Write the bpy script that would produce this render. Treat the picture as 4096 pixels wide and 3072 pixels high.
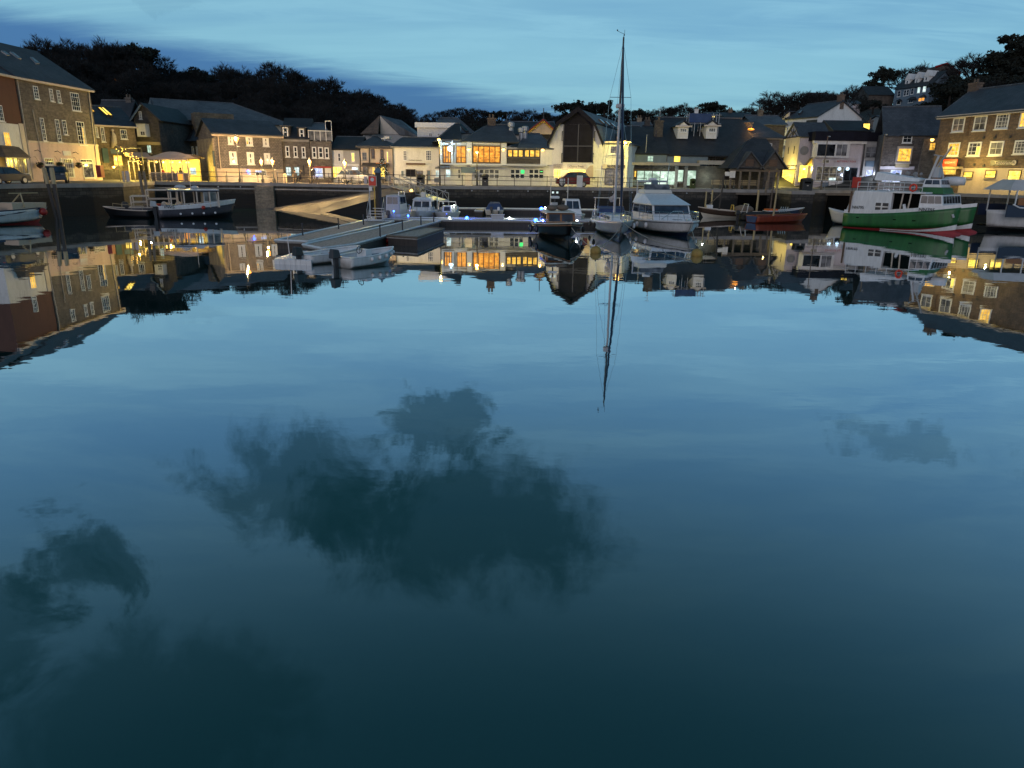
import bpy, bmesh, math, random
from mathutils import Vector, Matrix
for o in list(bpy.data.objects): bpy.data.objects.remove(o)
SC = bpy.context.scene
COL = SC.collection
R_ = math.radians
# ---------------------------------------------------------------- camera
FPX, PITCH, ROLL, CAMZ = 2840.0, R_(16.68), R_(0.85), 4.2      # focal length in photo pixels
cam_d = bpy.data.cameras.new("camera"); cam = bpy.data.objects.new("camera", cam_d); COL.objects.link(cam)
cam_d.sensor_fit = 'HORIZONTAL'; cam_d.sensor_width = 36.0; cam_d.lens = FPX/4096*36.0
cam_d.clip_start = 0.1; cam_d.clip_end = 3000
_up0 = Vector((0, math.sin(PITCH), math.cos(PITCH))); _x = Vector((1, 0, 0))
_fw = Vector((0, math.cos(PITCH), -math.sin(PITCH)))
_r = math.cos(ROLL)*_x + math.sin(ROLL)*_up0; _u = -math.sin(ROLL)*_x + math.cos(ROLL)*_up0
cam.matrix_world = Matrix(((_r.x, _u.x, -_fw.x, 0), (_r.y, _u.y, -_fw.y, 0), (_r.z, _u.z, -_fw.z, CAMZ), (0, 0, 0, 1)))
SC.camera = cam
SC.view_settings.view_transform = 'Standard'; SC.view_settings.look = 'None'
SC.view_settings.exposure = 0.15; SC.view_settings.gamma = 1.0
try:
    SC.cycles.use_denoising = True; SC.cycles.max_bounces = 5; SC.cycles.diffuse_bounces = 2; SC.cycles.glossy_bounces = 4
    SC.cycles.sample_clamp_indirect = 3.0; SC.cycles.caustics_reflective = False; SC.cycles.caustics_refractive = False
    SC.cycles.use_light_tree = True
except Exception: pass

def rayv(px, py):
    u = (px-2048)/FPX; v = (1536-py)/FPX; c, s = math.cos(ROLL), math.sin(ROLL)
    uu = u*c-v*s; vv = u*s+v*c
    return Vector((uu, math.cos(PITCH)+vv*math.sin(PITCH), -math.sin(PITCH)+vv*math.cos(PITCH)))
CR = {'A':(0,120,3.6867),'B':(0,520,3.6867),'C':(350,350,3.6867),'D':(350,600,3.6867),'E':(850,400,3.6867),'F':(1050,700,3.6867),
 'G':(1300,400,3.6867),'H':(1500,650,3.6867),'I':(1700,400,3.6867),'J':(2050,700,4.74),'K':(2150,400,3.6867),'L':(2450,700,4.74),
 'M':(2600,400,3.6867),'N':(3000,350,3.6867),'O':(2750,700,3.6867),'Q':(3350,600,2.9651),'S':(3400,100,3.1782),'T':(3600,400,4.4597),
 'U':(2300,100,4.1475),'V':(2200,350,5.53),'W':(1400,640,4.424),'X':(3130,500,4.7064),'Z':(0,0,1.0),'Y':(2180,640,6.1444)}
def px(k, x, y): a, b, s = CR[k]; return (a+x/s, b+y/s)
def at(k, x, y, Y):
    d = rayv(*px(k, x, y)); t = Y/d.y
    return Vector((d.x*t, Y, CAMZ+d.z*t))
def onz(k, x, y, z):
    d = rayv(*px(k, x, y)); t = (z-CAMZ)/d.z
    return Vector((d.x*t, d.y*t, z))
# ---------------------------------------------------------------- world and sun (dusk, sun just down behind the camera)
W = bpy.data.worlds.new("World"); SC.world = W; W.use_nodes = True
nt = W.node_tree; nt.nodes.clear()
def N(t, nt_, **kw):
    n = nt_.nodes.new(t)
    for k, v in kw.items(): setattr(n, k, v)
    return n
SUN_EL, SUN_AZ = R_(2.0), R_(200)     # azimuth from +Y, clockwise: behind the camera, a little left
wo = N('ShaderNodeOutputWorld', nt); bg = N('ShaderNodeBackground', nt)
sky = N('ShaderNodeTexSky', nt); sky.sky_type = 'NISHITA'; sky.sun_disc = False
sky.sun_elevation = SUN_EL; sky.sun_rotation = SUN_AZ; sky.ozone_density = 6.0; sky.dust_density = 0.5; sky.air_density = 1.0
tc = N('ShaderNodeTexCoord', nt)
def vmath(op, a=None, b=None):
    n = N('ShaderNodeVectorMath', nt, operation=op)
    for i, v in enumerate((a, b)):
        if v is None: continue
        if isinstance(v, (tuple, list, Vector)): n.inputs[i].default_value = tuple(v)
        else: nt.links.new(v, n.inputs[i])
    return n
def fmath(op, a=None, b=None, c=None, clamp=False):
    n = N('ShaderNodeMath', nt, operation=op); n.use_clamp = clamp
    for i, v in enumerate((a, b, c)):
        if v is None: continue
        if isinstance(v, (int, float)): n.inputs[i].default_value = v
        else: nt.links.new(v, n.inputs[i])
    return n.outputs[0]
def wnoise(scale, detail, rough, vec, dist=0.0):
    n = N('ShaderNodeTexNoise', nt); n.inputs['Scale'].default_value = scale; n.inputs['Detail'].default_value = detail
    n.inputs['Roughness'].default_value = rough; n.inputs['Distortion'].default_value = dist
    nt.links.new(vec, n.inputs['Vector']); return n.outputs['Fac']
def mixc(fac, a, b):
    n = N('ShaderNodeMix', nt, data_type='RGBA')
    for s, v in ((0, fac), (6, a), (7, b)):
        if isinstance(v, (int, float)): n.inputs[s].default_value = v
        elif isinstance(v, (tuple, list)): n.inputs[s].default_value = tuple(v)+(1,) if len(v) == 3 else v
        else: nt.links.new(v, n.inputs[s])
    return n.outputs[2]
def smooth(v, a, b):
    n = N('ShaderNodeMapRange', nt, interpolation_type='SMOOTHSTEP'); nt.links.new(v, n.inputs[0])
    n.inputs[1].default_value = a; n.inputs[2].default_value = b; return n.outputs[0]
D = tc.outputs['Generated']
# streaky high cloud: directions flattened onto a cloud sheet
sx = N('ShaderNodeSeparateXYZ', nt); nt.links.new(D, sx.inputs[0])
zz = fmath('MAXIMUM', sx.outputs[2], 0.0); zz = fmath('ADD', zz, 0.12)
cx = fmath('DIVIDE', sx.outputs[0], zz); cy = fmath('DIVIDE', sx.outputs[1], zz)
cb = N('ShaderNodeCombineXYZ', nt); nt.links.new(cx, cb.inputs[0]); nt.links.new(cy, cb.inputs[1])
mp = N('ShaderNodeMapping', nt); mp.inputs['Rotation'].default_value = (0, 0, R_(28)); mp.inputs['Scale'].default_value = (0.35, 1.15, 1)
nt.links.new(cb.outputs[0], mp.inputs[0])
streak = wnoise(0.9, 6, 0.55, mp.outputs[0], 0.3)
streak2 = wnoise(3.1, 5, 0.6, mp.outputs[0], 0.6)
# the low dark cloud bank on the left ends along a straight sloping edge
ra = rayv(0, 60).normalized(); rb = rayv(2300, 452).normalized(); nrm = ra.cross(rb).normalized()
if nrm.z < 0: nrm = -nrm
edge = vmath('DOT_PRODUCT', D, tuple(nrm)).outputs['Value']
edge = fmath('ADD', edge, fmath('MULTIPLY', fmath('SUBTRACT', streak2, 0.5), 0.035))
bank = smooth(edge, -0.012, 0.018)
fwd = smooth(sx.outputs[1], -0.2, 0.2)
bank = fmath('SUBTRACT', 1.0, fmath('MULTIPLY', fmath('SUBTRACT', 1.0, bank), fwd))
elev = sx.outputs[2]
bright = mixc(smooth(elev, 0.02, 0.30), (0.265, 0.52, 0.60), (0.165, 0.35, 0.46))
darkc = mixc(smooth(elev, 0.0, 0.2), (0.052, 0.135, 0.29), (0.07, 0.165, 0.32))
m1 = smooth(streak, 0.34, 0.62)
cl = mixc(m1, (0.115, 0.275, 0.43), bright)
cl = mixc(fmath('MULTIPLY', smooth(streak2, 0.42, 0.66), fmath('SUBTRACT', 0.55, fmath('MULTIPLY', smooth(elev, 0.16, 0.34), 0.35))), cl, (0.29, 0.55, 0.63))
cl = mixc(fmath('MULTIPLY', fmath('SUBTRACT', 1.0, smooth(edge, 0.0, 0.20)), fmath('ADD', 0.35, fmath('MULTIPLY', streak, 0.6))), cl, (0.25, 0.49, 0.565))
cl = mixc(bank, darkc, cl)
skys = vmath('SCALE', sky.outputs[0]); skys.inputs['Scale'].default_value = 0.08
cl = vmath('ADD', skys.outputs[0], cl).outputs[0]
# separate dark cumulus overhead (seen in the water)
def puff(dirv, r, stretch, strength, col, nz=0.15):
    v = vmath('SUBTRACT', D, tuple(Vector(dirv).normalized()))
    m = N('ShaderNodeMapping', nt); m.inputs['Scale'].default_value = stretch
    nt.links.new(v.outputs[0], m.inputs[0])
    l = vmath('LENGTH', m.outputs[0]).outputs['Value']
    n = wnoise(9.0, 7, 0.66, D, 0.4)
    l = fmath('ADD', l, fmath('MULTIPLY', fmath('SUBTRACT', n, 0.5), nz*2))
    return fmath('MULTIPLY', smooth(l, r*1.25, r*0.55), strength)
def refl(x, y):
    d = rayv(x, y); return (d.x, d.y, -d.z)
up_dim = smooth(elev, 0.20, 0.70)
cl = mixc(fmath('MULTIPLY', up_dim, fwd), cl, (0.020, 0.080, 0.118)); cl = mixc(fmath('MULTIPLY', smooth(elev, .3, .7), fmath('SUBTRACT', 1.0, fwd)), cl, (0.06, 0.17, 0.32))
for (x, y, r, st, a) in ((1830, 2090, .142, (.72,1,1.55), .82), (1200, 1960, .096, (.8,1,1.2), .66), (1430, 2060, .08, (.8,1,1.4), .6), (1750, 1720, .055, (.8,1,1.3), .6),
                         (230, 2320, .060, (.8,1,1.2), .7), (20, 2470, .085, (1,1,1.2), .6), (3690, 1770, .05, (.5,1,2.4), .28), (620, 2900, .13, (.7,1,1.2), .55),
                         (640, 5, .03, (.5,1,2.6), .15)):
    dv = rayv(x, y) if y < 100 else Vector(refl(x, y))
    cl = mixc(puff(dv, r, st, a, None), cl, (0.008, 0.044, 0.060) if y > 100 else (0.09, 0.22, 0.36))
# afterglow behind the camera, where the sun went down
sd = Vector((math.sin(SUN_AZ), math.cos(SUN_AZ), 0.02)).normalized()
glow = smooth(vmath('DOT_PRODUCT', D, tuple(sd)).outputs['Value'], 0.2, 1.0)
cl = mixc(fmath('MULTIPLY', glow, 0.6), cl, (0.42, 0.34, 0.34))
nt.links.new(cl, bg.inputs[0]); bg.inputs[1].default_value = 0.92
nt.links.new(bg.outputs[0], wo.inputs[0])
sl = bpy.data.lights.new("sun", 'SUN'); sun = bpy.data.objects.new("sun", sl); COL.objects.link(sun)
sl.energy = 0.62; sl.angle = R_(40); sl.color = (1.0, 0.87, 0.86)
sdir = Vector((math.sin(SUN_AZ)*math.cos(R_(9)), math.cos(SUN_AZ)*math.cos(R_(9)), math.sin(R_(9))))
sun.rotation_euler = sdir.to_track_quat('Z', 'Y').to_euler(); sun.location = sdir*200
# ---------------------------------------------------------------- materials
def lk(t, a, b): t.links.new(a, b)
MATS = {}
def newmat(name):
    m = bpy.data.materials.new(name); m.use_nodes = True; t = m.node_tree; t.nodes.clear()
    o = t.nodes.new('ShaderNodeOutputMaterial'); p = t.nodes.new('ShaderNodeBsdfPrincipled'); lk(t, p.outputs[0], o.inputs[0])
    MATS[name] = m; return m, t, p, o
def tmap(t, kind='Object', scale=(1,1,1), wall=False):
    c = t.nodes.new('ShaderNodeTexCoord'); v = c.outputs[kind]
    if wall:                      # (x+y, z) so that upright faces get an upright pattern
        s = t.nodes.new('ShaderNodeSeparateXYZ'); lk(t, v, s.inputs[0])
        a = t.nodes.new('ShaderNodeMath'); a.operation = 'ADD'; lk(t, s.outputs[0], a.inputs[0]); lk(t, s.outputs[1], a.inputs[1])
        k = t.nodes.new('ShaderNodeCombineXYZ'); lk(t, a.outputs[0], k.inputs[0]); lk(t, s.outputs[2], k.inputs[1]); v = k.outputs[0]
    m = t.nodes.new('ShaderNodeMapping'); m.inputs['Scale'].default_value = scale; lk(t, v, m.inputs[0]); return m.outputs[0]
def tnoise(t, vec, scale, detail=4, rough=.6):
    n = t.nodes.new('ShaderNodeTexNoise'); n.inputs['Scale'].default_value = scale; n.inputs['Detail'].default_value = detail
    n.inputs['Roughness'].default_value = rough; lk(t, vec, n.inputs['Vector']); return n
def ramp(t, fac, stops):
    r = t.nodes.new('ShaderNodeValToRGB'); lk(t, fac, r.inputs[0]); e = r.color_ramp.elements
    while len(e) > 1: e.remove(e[0])
    e[0].position = stops[0][0]; e[0].color = tuple(stops[0][1])+(1,)
    for p, c in stops[1:]: x = e.new(p); x.color = tuple(c)+(1,)
    return r.outputs[0]
def bump(t, p, h, strength=.4, dist=.02):
    b = t.nodes.new('ShaderNodeBump'); b.inputs['Strength'].default_value = strength; b.inputs['Distance'].default_value = dist
    lk(t, h, b.inputs['Height']); lk(t, b.outputs[0], p.inputs['Normal'])
def sc3(c, k): return tuple(min(1, x*k) for x in c)
def paint(name, col, rough=.6, var=.18, scale=1.2, metal=0, wall=False, spec=.5, streak=False):
    m, t, p, o = newmat(name); v = tmap(t, scale=(3, 3, .5) if streak else (1, 1, 1)); n = tnoise(t, v, scale, 6, .65)
    lk(t, ramp(t, n.outputs['Fac'], [(.3, sc3(col, 1-var)), (.7, sc3(col, 1+var*.6))]), p.inputs['Base Color'])
    p.inputs['Roughness'].default_value = rough; p.inputs['Metallic'].default_value = metal
    p.inputs['Specular IOR Level'].default_value = spec
    return m
def stone(name, c1, c2, mortar, bw=.45, bh=.18, rough=.85, msize=.02, strength=.6, weed=False):
    m, t, p, o = newmat(name); v = tmap(t, wall=True)
    b = t.nodes.new('ShaderNodeTexBrick'); lk(t, v, b.inputs['Vector']); b.inputs['Scale'].default_value = 1
    b.inputs['Brick Width'].default_value = bw; b.inputs['Row Height'].default_value = bh; b.inputs['Mortar Size'].default_value = msize
    b.inputs['Color1'].default_value = c1+(1,); b.inputs['Color2'].default_value = c2+(1,); b.inputs['Mortar'].default_value = mortar+(1,)
    n = tnoise(t, tmap(t), .55, 6, .7); n2 = tnoise(t, tmap(t), 4.5, 4, .7)
    mx = t.nodes.new('ShaderNodeMix'); mx.data_type = 'RGBA'; mx.blend_type = 'MULTIPLY'; mx.inputs[0].default_value = 1
    lk(t, b.outputs['Color'], mx.inputs[6]); lk(t, ramp(t, n.outputs['Fac'], [(.3, (.5,.5,.52)), (.7, (1.15,1.1,1.05))]), mx.inputs[7])
    mx2 = t.nodes.new('ShaderNodeMix'); mx2.data_type = 'RGBA'; mx2.blend_type = 'MULTIPLY'; mx2.inputs[0].default_value = 1
    lk(t, mx.outputs[2], mx2.inputs[6]); lk(t, ramp(t, n2.outputs['Fac'], [(.3, (.6,.6,.6)), (.7, (1.2,1.2,1.2))]), mx2.inputs[7])
    res = mx2.outputs[2]
    if weed:      # black seaweed and wet stone below the tide mark
        sz = t.nodes.new('ShaderNodeSeparateXYZ'); lk(t, tmap(t), sz.inputs[0]); w1 = t.nodes.new('ShaderNodeMath'); w1.operation = 'MULTIPLY_ADD'; lk(t, n.outputs['Fac'], w1.inputs[0]); w1.inputs[1].default_value = -1.4; lk(t, sz.outputs[2], w1.inputs[2])
        mw = t.nodes.new('ShaderNodeMix'); mw.data_type = 'RGBA'; lk(t, ramp(t, w1.outputs[0], [(.75, (0,0,0)), (1.0, (1,1,1))]), mw.inputs[0]); mw.inputs[6].default_value = (.007,.007,.006,1); lk(t, res, mw.inputs[7]); res = mw.outputs[2]
    lk(t, res, p.inputs['Base Color']); p.inputs['Roughness'].default_value = rough; bump(t, p, b.outputs['Fac'], strength, -.02)
    return m
def render_wall(name, col, dirt=(.45,.43,.40)):
    m, t, p, o = newmat(name); n = tnoise(t, tmap(t, scale=(1,1,.35)), .9, 8, .7); n2 = tnoise(t, tmap(t), 7, 4, .6)
    a = ramp(t, n.outputs['Fac'], [(.28, sc3(col, .72)), (.5, col), (.8, sc3(col, 1.08))])
    mx = t.nodes.new('ShaderNodeMix'); mx.data_type = 'RGBA'; mx.blend_type = 'MULTIPLY'; mx.inputs[0].default_value = 1
    lk(t, a, mx.inputs[6]); lk(t, ramp(t, n2.outputs['Fac'], [(.3, (.85,.85,.84)), (.7, (1,1,1))]), mx.inputs[7])
    lk(t, mx.outputs[2], p.inputs['Base Color']); p.inputs['Roughness'].default_value = .85; bump(t, p, n2.outputs['Fac'], .15, .01); return m
def slate(name, col, rough=.6):
    m, t, p, o = newmat(name); c = t.nodes.new('ShaderNodeTexCoord')
    s = t.nodes.new('ShaderNodeSeparateXYZ'); lk(t, c.outputs['Object'], s.inputs[0])
    k = t.nodes.new('ShaderNodeCombineXYZ'); lk(t, s.outputs[0], k.inputs[0]); lk(t, s.outputs[1], k.inputs[1])
    b = t.nodes.new('ShaderNodeTexBrick'); lk(t, k.outputs[0], b.inputs['Vector']); b.inputs['Scale'].default_value = 1
    b.inputs['Brick Width'].default_value = .35; b.inputs['Row Height'].default_value = .24; b.inputs['Mortar Size'].default_value = .012
    b.inputs['Color1'].default_value = sc3(col, .8)+(1,); b.inputs['Color2'].default_value = sc3(col, 1.2)+(1,); b.inputs['Mortar'].default_value = sc3(col, .4)+(1,)
    n = tnoise(t, tmap(t), .5, 7, .7)
    mx = t.nodes.new('ShaderNodeMix'); mx.data_type = 'RGBA'; mx.blend_type = 'MULTIPLY'; mx.inputs[0].default_value = 1
    lk(t, b.outputs['Color'], mx.inputs[6]); lk(t, ramp(t, n.outputs['Fac'], [(.3, (.55,.57,.6)), (.7, (1.3,1.3,1.25))]), mx.inputs[7])
    lk(t, mx.outputs[2], p.inputs['Base Color']); p.inputs['Roughness'].default_value = rough; bump(t, p, b.outputs['Fac'], .5, -.015); return m
def emis(name, c1, c2, strength, scale=1.6, dark=.35, glass=True):
    """a lit room seen through its window: brighter and darker patches of furniture and fittings"""
    m, t, p, o = newmat(name); v = tmap(t, scale=(1, .2, 1.4)); n = tnoise(t, v, scale, 3, .7)
    vo = t.nodes.new('ShaderNodeTexVoronoi'); vo.inputs['Scale'].default_value = scale*1.6; lk(t, v, vo.inputs['Vector'])
    col = ramp(t, n.outputs['Fac'], [(.3, sc3(c2, dark)), (.45, c2), (.62, c1)])
    mx = t.nodes.new('ShaderNodeMix'); mx.data_type = 'RGBA'; mx.blend_type = 'MULTIPLY'; mx.inputs[0].default_value = .6
    lk(t, col, mx.inputs[6]); lk(t, vo.outputs['Color'], mx.inputs[7])
    hs = t.nodes.new('ShaderNodeHueSaturation'); hs.inputs['Saturation'].default_value = .0; lk(t, vo.outputs['Color'], hs.inputs['Color']); lk(t, hs.outputs[0], mx.inputs[7])
    p.inputs['Base Color'].default_value = (.02,.02,.02,1); p.inputs['Roughness'].default_value = .1
    lk(t, mx.outputs[2], p.inputs['Emission Color']); p.inputs['Emission Strength'].default_value = strength; return m
def glow_mat(name, col, strength):
    m, t, p, o = newmat(name); p.inputs['Base Color'].default_value = tuple(sc3(col, .8))+(1,)
    n = tnoise(t, tmap(t), 3, 2, .5); lk(t, ramp(t, n.outputs['Fac'], [(.2, sc3(col, .85)), (.8, col)]), p.inputs['Emission Color'])
    p.inputs['Emission Strength'].default_value = strength; return m
def glass_dark(name, col=(.015,.018,.022), rough=.06):
    m, t, p, o = newmat(name); n = tnoise(t, tmap(t), 1.1, 2, .5)
    lk(t, ramp(t, n.outputs['Fac'], [(.35, sc3(col, .5)), (.65, sc3(col, 2.2))]), p.inputs['Base Color']); p.inputs['Roughness'].default_value = rough
    p.inputs['IOR'].default_value = 1.5; return m
def wood(name, col, rough=.6, sc=(1,8,8)):
    m, t, p, o = newmat(name); n = tnoise(t, tmap(t, scale=sc), 1.6, 5, .7)
    lk(t, ramp(t, n.outputs['Fac'], [(.3, sc3(col, .55)), (.7, sc3(col, 1.25))]), p.inputs['Base Color']); p.inputs['Roughness'].default_value = rough
    bump(t, p, n.outputs['Fac'], .3, .01); return m
M = {}
M['white'] = render_wall('white_render', (.72,.71,.69)); M['cream'] = render_wall('cream_render', (.60,.52,.44)); M['pink'] = render_wall('pink_render', (.62,.47,.43))
M['grey_render'] = render_wall('grey_render', (.42,.41,.40)); M['red_render'] = render_wall('red_render', (.105,.042,.028)); M['lilac'] = render_wall('pale_render', (.55,.50,.52))
M['ochre'] = render_wall('ochre_render', (.42,.34,.2)); M['buff'] = render_wall('buff_render', (.55,.44,.33))
M['stone'] = stone('grey_stone', (.20,.175,.155), (.115,.10,.09), (.16,.15,.14)); M['stone_warm'] = stone('warm_stone', (.27,.21,.14), (.18,.14,.09), (.2,.17,.13))
M['stone_pale'] = stone('pale_stone', (.36,.30,.22), (.25,.21,.16), (.28,.25,.2)); M['stone_dark'] = stone('dark_stone', (.12,.105,.09), (.07,.062,.055), (.08,.075,.07))
M['brown_stone'] = stone('brown_stone', (.22,.15,.105), (.14,.10,.075), (.14,.12,.10), .5, .22)
M['hung'] = stone('slate_hung', (.24,.21,.20), (.16,.145,.14), (.07,.065,.065), .3, .17, .7, .018)
M['quay_stone'] = stone('quay_wall_stone', (.095,.085,.072), (.045,.041,.036), (.022,.022,.02), .75, .34, .8, .03, weed=True)
M['slate'] = slate('slate_roof', (.055,.060,.072)); M['slate_pale'] = slate('pale_slate_roof', (.10,.108,.122)); M['slate_dark'] = slate('dark_slate_roof', (.028,.031,.037)); M['tile_brown'] = slate('brown_tile_roof', (.13,.09,.06), .7)
M['concrete'] = paint('concrete', (.30,.28,.26), .85, .3, .8); M['void'] = paint('opening_shade', (.004,.004,.004), .95, .1, 1, spec=.05); M['paving'] = stone('granite_paving', (.26,.24,.21), (.20,.18,.16), (.13,.12,.11), .9, .5, .75)
M['slip'] = paint('wet_concrete', (.155,.13,.11), .6, .5, .5)
M['wframe'] = paint('white_joinery', (.74,.74,.72), .45, .08, 3); M['dframe'] = paint('dark_joinery', (.05,.045,.045), .5, .2, 3); M['brown'] = wood('brown_timber', (.10,.055,.03))
M['black'] = paint('black_paint', (.018,.018,.02), .4, .3, 3); M['iron'] = paint('painted_iron', (.035,.035,.04), .5, .4, 4); M['grey'] = paint('grey_paint', (.22,.225,.23), .5, .2, 2)
M['alu'] = paint('dull_aluminium', (.42,.43,.44), .45, .2, 3, .6); M['steel'] = paint('bright_steel', (.6,.6,.6), .25, .1, 3, 1)
M['timber'] = wood('weathered_timber', (.16,.13,.10), .8); M['deck'] = wood('pontoon_boards', (.27,.265,.255), .75, (9,1,1)); M['pile'] = wood('dark_pile', (.045,.038,.034), .7, (6,6,1))
M['door_dark'] = paint('dark_cladding', (.012,.012,.020), .85, .35, 1.5, spec=.15); M['blueboard'] = paint('teal_board', (.045,.10,.115), .6, .2, 1); M['bluegrey'] = paint('bluegrey_paint', (.12,.17,.22), .6, .2, 1)
M['red'] = paint('red_paint', (.33,.02,.015), .45, .2, 2); M['yellow'] = paint('yellow_paint', (.55,.36,.06), .5, .3, 2); M['buoy_y'] = paint('mooring_buoy', (.30,.20,.05), .7, .35, 2); M['orange'] = paint('orange_paint', (.6,.13,.02), .5, .2, 2)
M['gel'] = paint('white_gelcoat', (.66,.68,.70), .3, .16, 1.5, streak=True); M['gel_grey'] = paint('grey_gelcoat', (.40,.42,.44), .35, .15, 1.5, streak=True); M['gel_cream'] = paint('cream_gelcoat', (.60,.57,.50), .3, .1, 1.5); M['hull_black'] = paint('black_hull', (.008,.009,.011), .35, .3, 1, spec=.25)
M['hull_brown'] = paint('brown_hull', (.045,.025,.015), .35, .4, 1); M['hull_red'] = paint('red_hull', (.20,.035,.012), .4, .3, 1, streak=True); M['hull_green'] = paint('green_hull', (.016,.115,.024), .4, .45, .8, streak=True); M['hull_navy'] = paint('navy_hull', (.012,.02,.05), .3, .2, 1)
M['hull_grey'] = paint('dark_grey_hull', (.055,.055,.07), .4, .3, 1, streak=True); M['antifoul'] = paint('red_antifouling', (.30,.025,.03), .6, .2, 1); M['varnish'] = wood('varnished_wood', (.30,.13,.045), .3); M['canvas'] = paint('folded_canvas', (.16,.12,.09), .9, .3, 3); M['sail'] = paint('stowed_sail', (.36,.34,.33), .85, .15, 3)
M['bluecover'] = paint('blue_canvas', (.03,.06,.15), .85, .25, 2); M['awning'] = paint('awning_canvas', (.48,.47,.46), .8, .12, 1.5); M['awning_pink'] = paint('canopy_canvas', (.46,.36,.31), .8, .15, 1.5); M['rubber'] = paint('black_rubber', (.015,.015,.016), .75, .3, 4); M['rope'] = paint('rope', (.35,.32,.26), .9, .2, 8)
M['glass'] = glass_dark('dark_glass'); M['glass2'] = glass_dark('blue_glass', (.02,.03,.045), .04); M['glassw'] = glass_dark('curtained_glass', (.10,.10,.105), .15)
M['warm'] = emis('warm_lit_room', (1.0,.62,.10), (.80,.40,.04), 1.6); M['amber'] = emis('amber_lit_room', (1.0,.45,.05), (.75,.25,.02), 1.45, 2.2, .5); M['yellowlit'] = emis('bright_shop', (1.0,.76,.16), (.98,.62,.07), 2.1, 1.6, .5)
M['coollit'] = emis('white_lit_shop', (.85,1.0,.98), (.45,.62,.60), 1.35, 1.3, .45); M['greenlit'] = emis('pale_green_lit_hall', (.80,1.0,.85), (.42,.62,.47), 1.1, .8, .6); M['bluelit'] = emis('blue_white_shop', (.75,.85,1.0), (.30,.38,.75), 1.5, 2.0, .35)
M['dimlit'] = emis('dim_room', (.35,.30,.2), (.06,.055,.05), .55, 1.8, .3)
M['lampw'] = glow_mat('warm_lamp', (1.0,.36,.05), 4.5); M['lampy'] = glow_mat('yellow_lamp', (1.0,.55,.12), 5.5); M['lampc'] = glow_mat('cool_lamp', (.85,1.0,.9), 14); M['lampb'] = glow_mat('blue_lamp', (.02,.09,1.0), 22); M['signlit'] = glow_mat('lit_sign', (.62,.85,1.0), 1.5); M['signorange'] = glow_mat('orange_sign', (1.0,.35,.04), 1.2); M['signred'] = paint('red_sign', (.70,.05,.02), .5, .1, 1)
M['bulb'] = glow_mat('string_light', (1.0,.58,.12), 4); M['ledgreen'] = glow_mat('green_light', (.05,.9,.2), 1.2)
M['skin'] = paint('skin', (.42,.24,.17), .6, .1, 5); M['cloth_dark'] = paint('dark_cloth', (.03,.03,.04), .9, .3, 4); M['cloth_tan'] = paint('tan_cloth', (.35,.26,.16), .9, .2, 4); M['cloth_yellow'] = paint('yellow_cloth', (.50,.38,.05), .9, .2, 4); M['hair'] = paint('brown_hair', (.03,.02,.012), .8, .2, 5)
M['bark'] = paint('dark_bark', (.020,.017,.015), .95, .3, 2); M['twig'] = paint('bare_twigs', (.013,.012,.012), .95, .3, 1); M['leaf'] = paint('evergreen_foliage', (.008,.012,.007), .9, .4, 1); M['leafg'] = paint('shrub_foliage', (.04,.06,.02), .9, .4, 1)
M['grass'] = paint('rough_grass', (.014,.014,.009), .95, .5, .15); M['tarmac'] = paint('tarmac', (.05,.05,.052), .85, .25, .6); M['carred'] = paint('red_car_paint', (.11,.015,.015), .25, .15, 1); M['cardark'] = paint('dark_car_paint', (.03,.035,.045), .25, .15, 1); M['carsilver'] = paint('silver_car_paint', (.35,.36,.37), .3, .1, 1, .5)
# water
m, t, p, o = newmat('harbour_water')
t.nodes.remove(p)
df = t.nodes.new('ShaderNodeBsdfDiffuse'); df.inputs['Color'].default_value = (.010,.052,.048,1)
gl = t.nodes.new('ShaderNodeBsdfGlossy'); gl.inputs['Roughness'].default_value = .012; gl.inputs['Color'].default_value = (.93,.96,1.0,1)
lw = t.nodes.new('ShaderNodeLayerWeight'); lw.inputs['Blend'].default_value = .5; fr = t.nodes.new('ShaderNodeMath'); fr.operation = 'POWER'; lk(t, lw.outputs['Facing'], fr.inputs[0]); fr.inputs[1].default_value = 1.4
mxs = t.nodes.new('ShaderNodeMixShader'); lk(t, fr.outputs[0], mxs.inputs[0]); lk(t, df.outputs[0], mxs.inputs[1]); lk(t, gl.outputs[0], mxs.inputs[2]); lk(t, mxs.outputs[0], o.inputs[0])
v = tmap(t, scale=(.55, 1.0, 1)); n1 = tnoise(t, v, .55, 2, .5); n2 = tnoise(t, v, 2.6, 2, .5); n3 = tnoise(t, tmap(t, scale=(.05,.08,1)), 1, 2, .5)
am = t.nodes.new('ShaderNodeMapRange'); lk(t, n3.outputs['Fac'], am.inputs[0]); am.inputs[1].default_value = .35; am.inputs[2].default_value = .7; am.inputs[3].default_value = .25; am.inputs[4].default_value = 1
s1 = t.nodes.new('ShaderNodeMath'); s1.operation = 'MULTIPLY_ADD'; lk(t, n2.outputs['Fac'], s1.inputs[0]); s1.inputs[1].default_value = .16; lk(t, n1.outputs['Fac'], s1.inputs[2])
s2 = t.nodes.new('ShaderNodeMath'); s2.operation = 'MULTIPLY'; lk(t, s1.outputs[0], s2.inputs[0]); lk(t, am.outputs[0], s2.inputs[1])
bp = t.nodes.new('ShaderNodeBump'); bp.inputs['Strength'].default_value = 1.0; bp.inputs['Distance'].default_value = .0085; lk(t, s2.outputs[0], bp.inputs['Height'])
lk(t, bp.outputs[0], gl.inputs['Normal']); M['water'] = m
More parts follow.
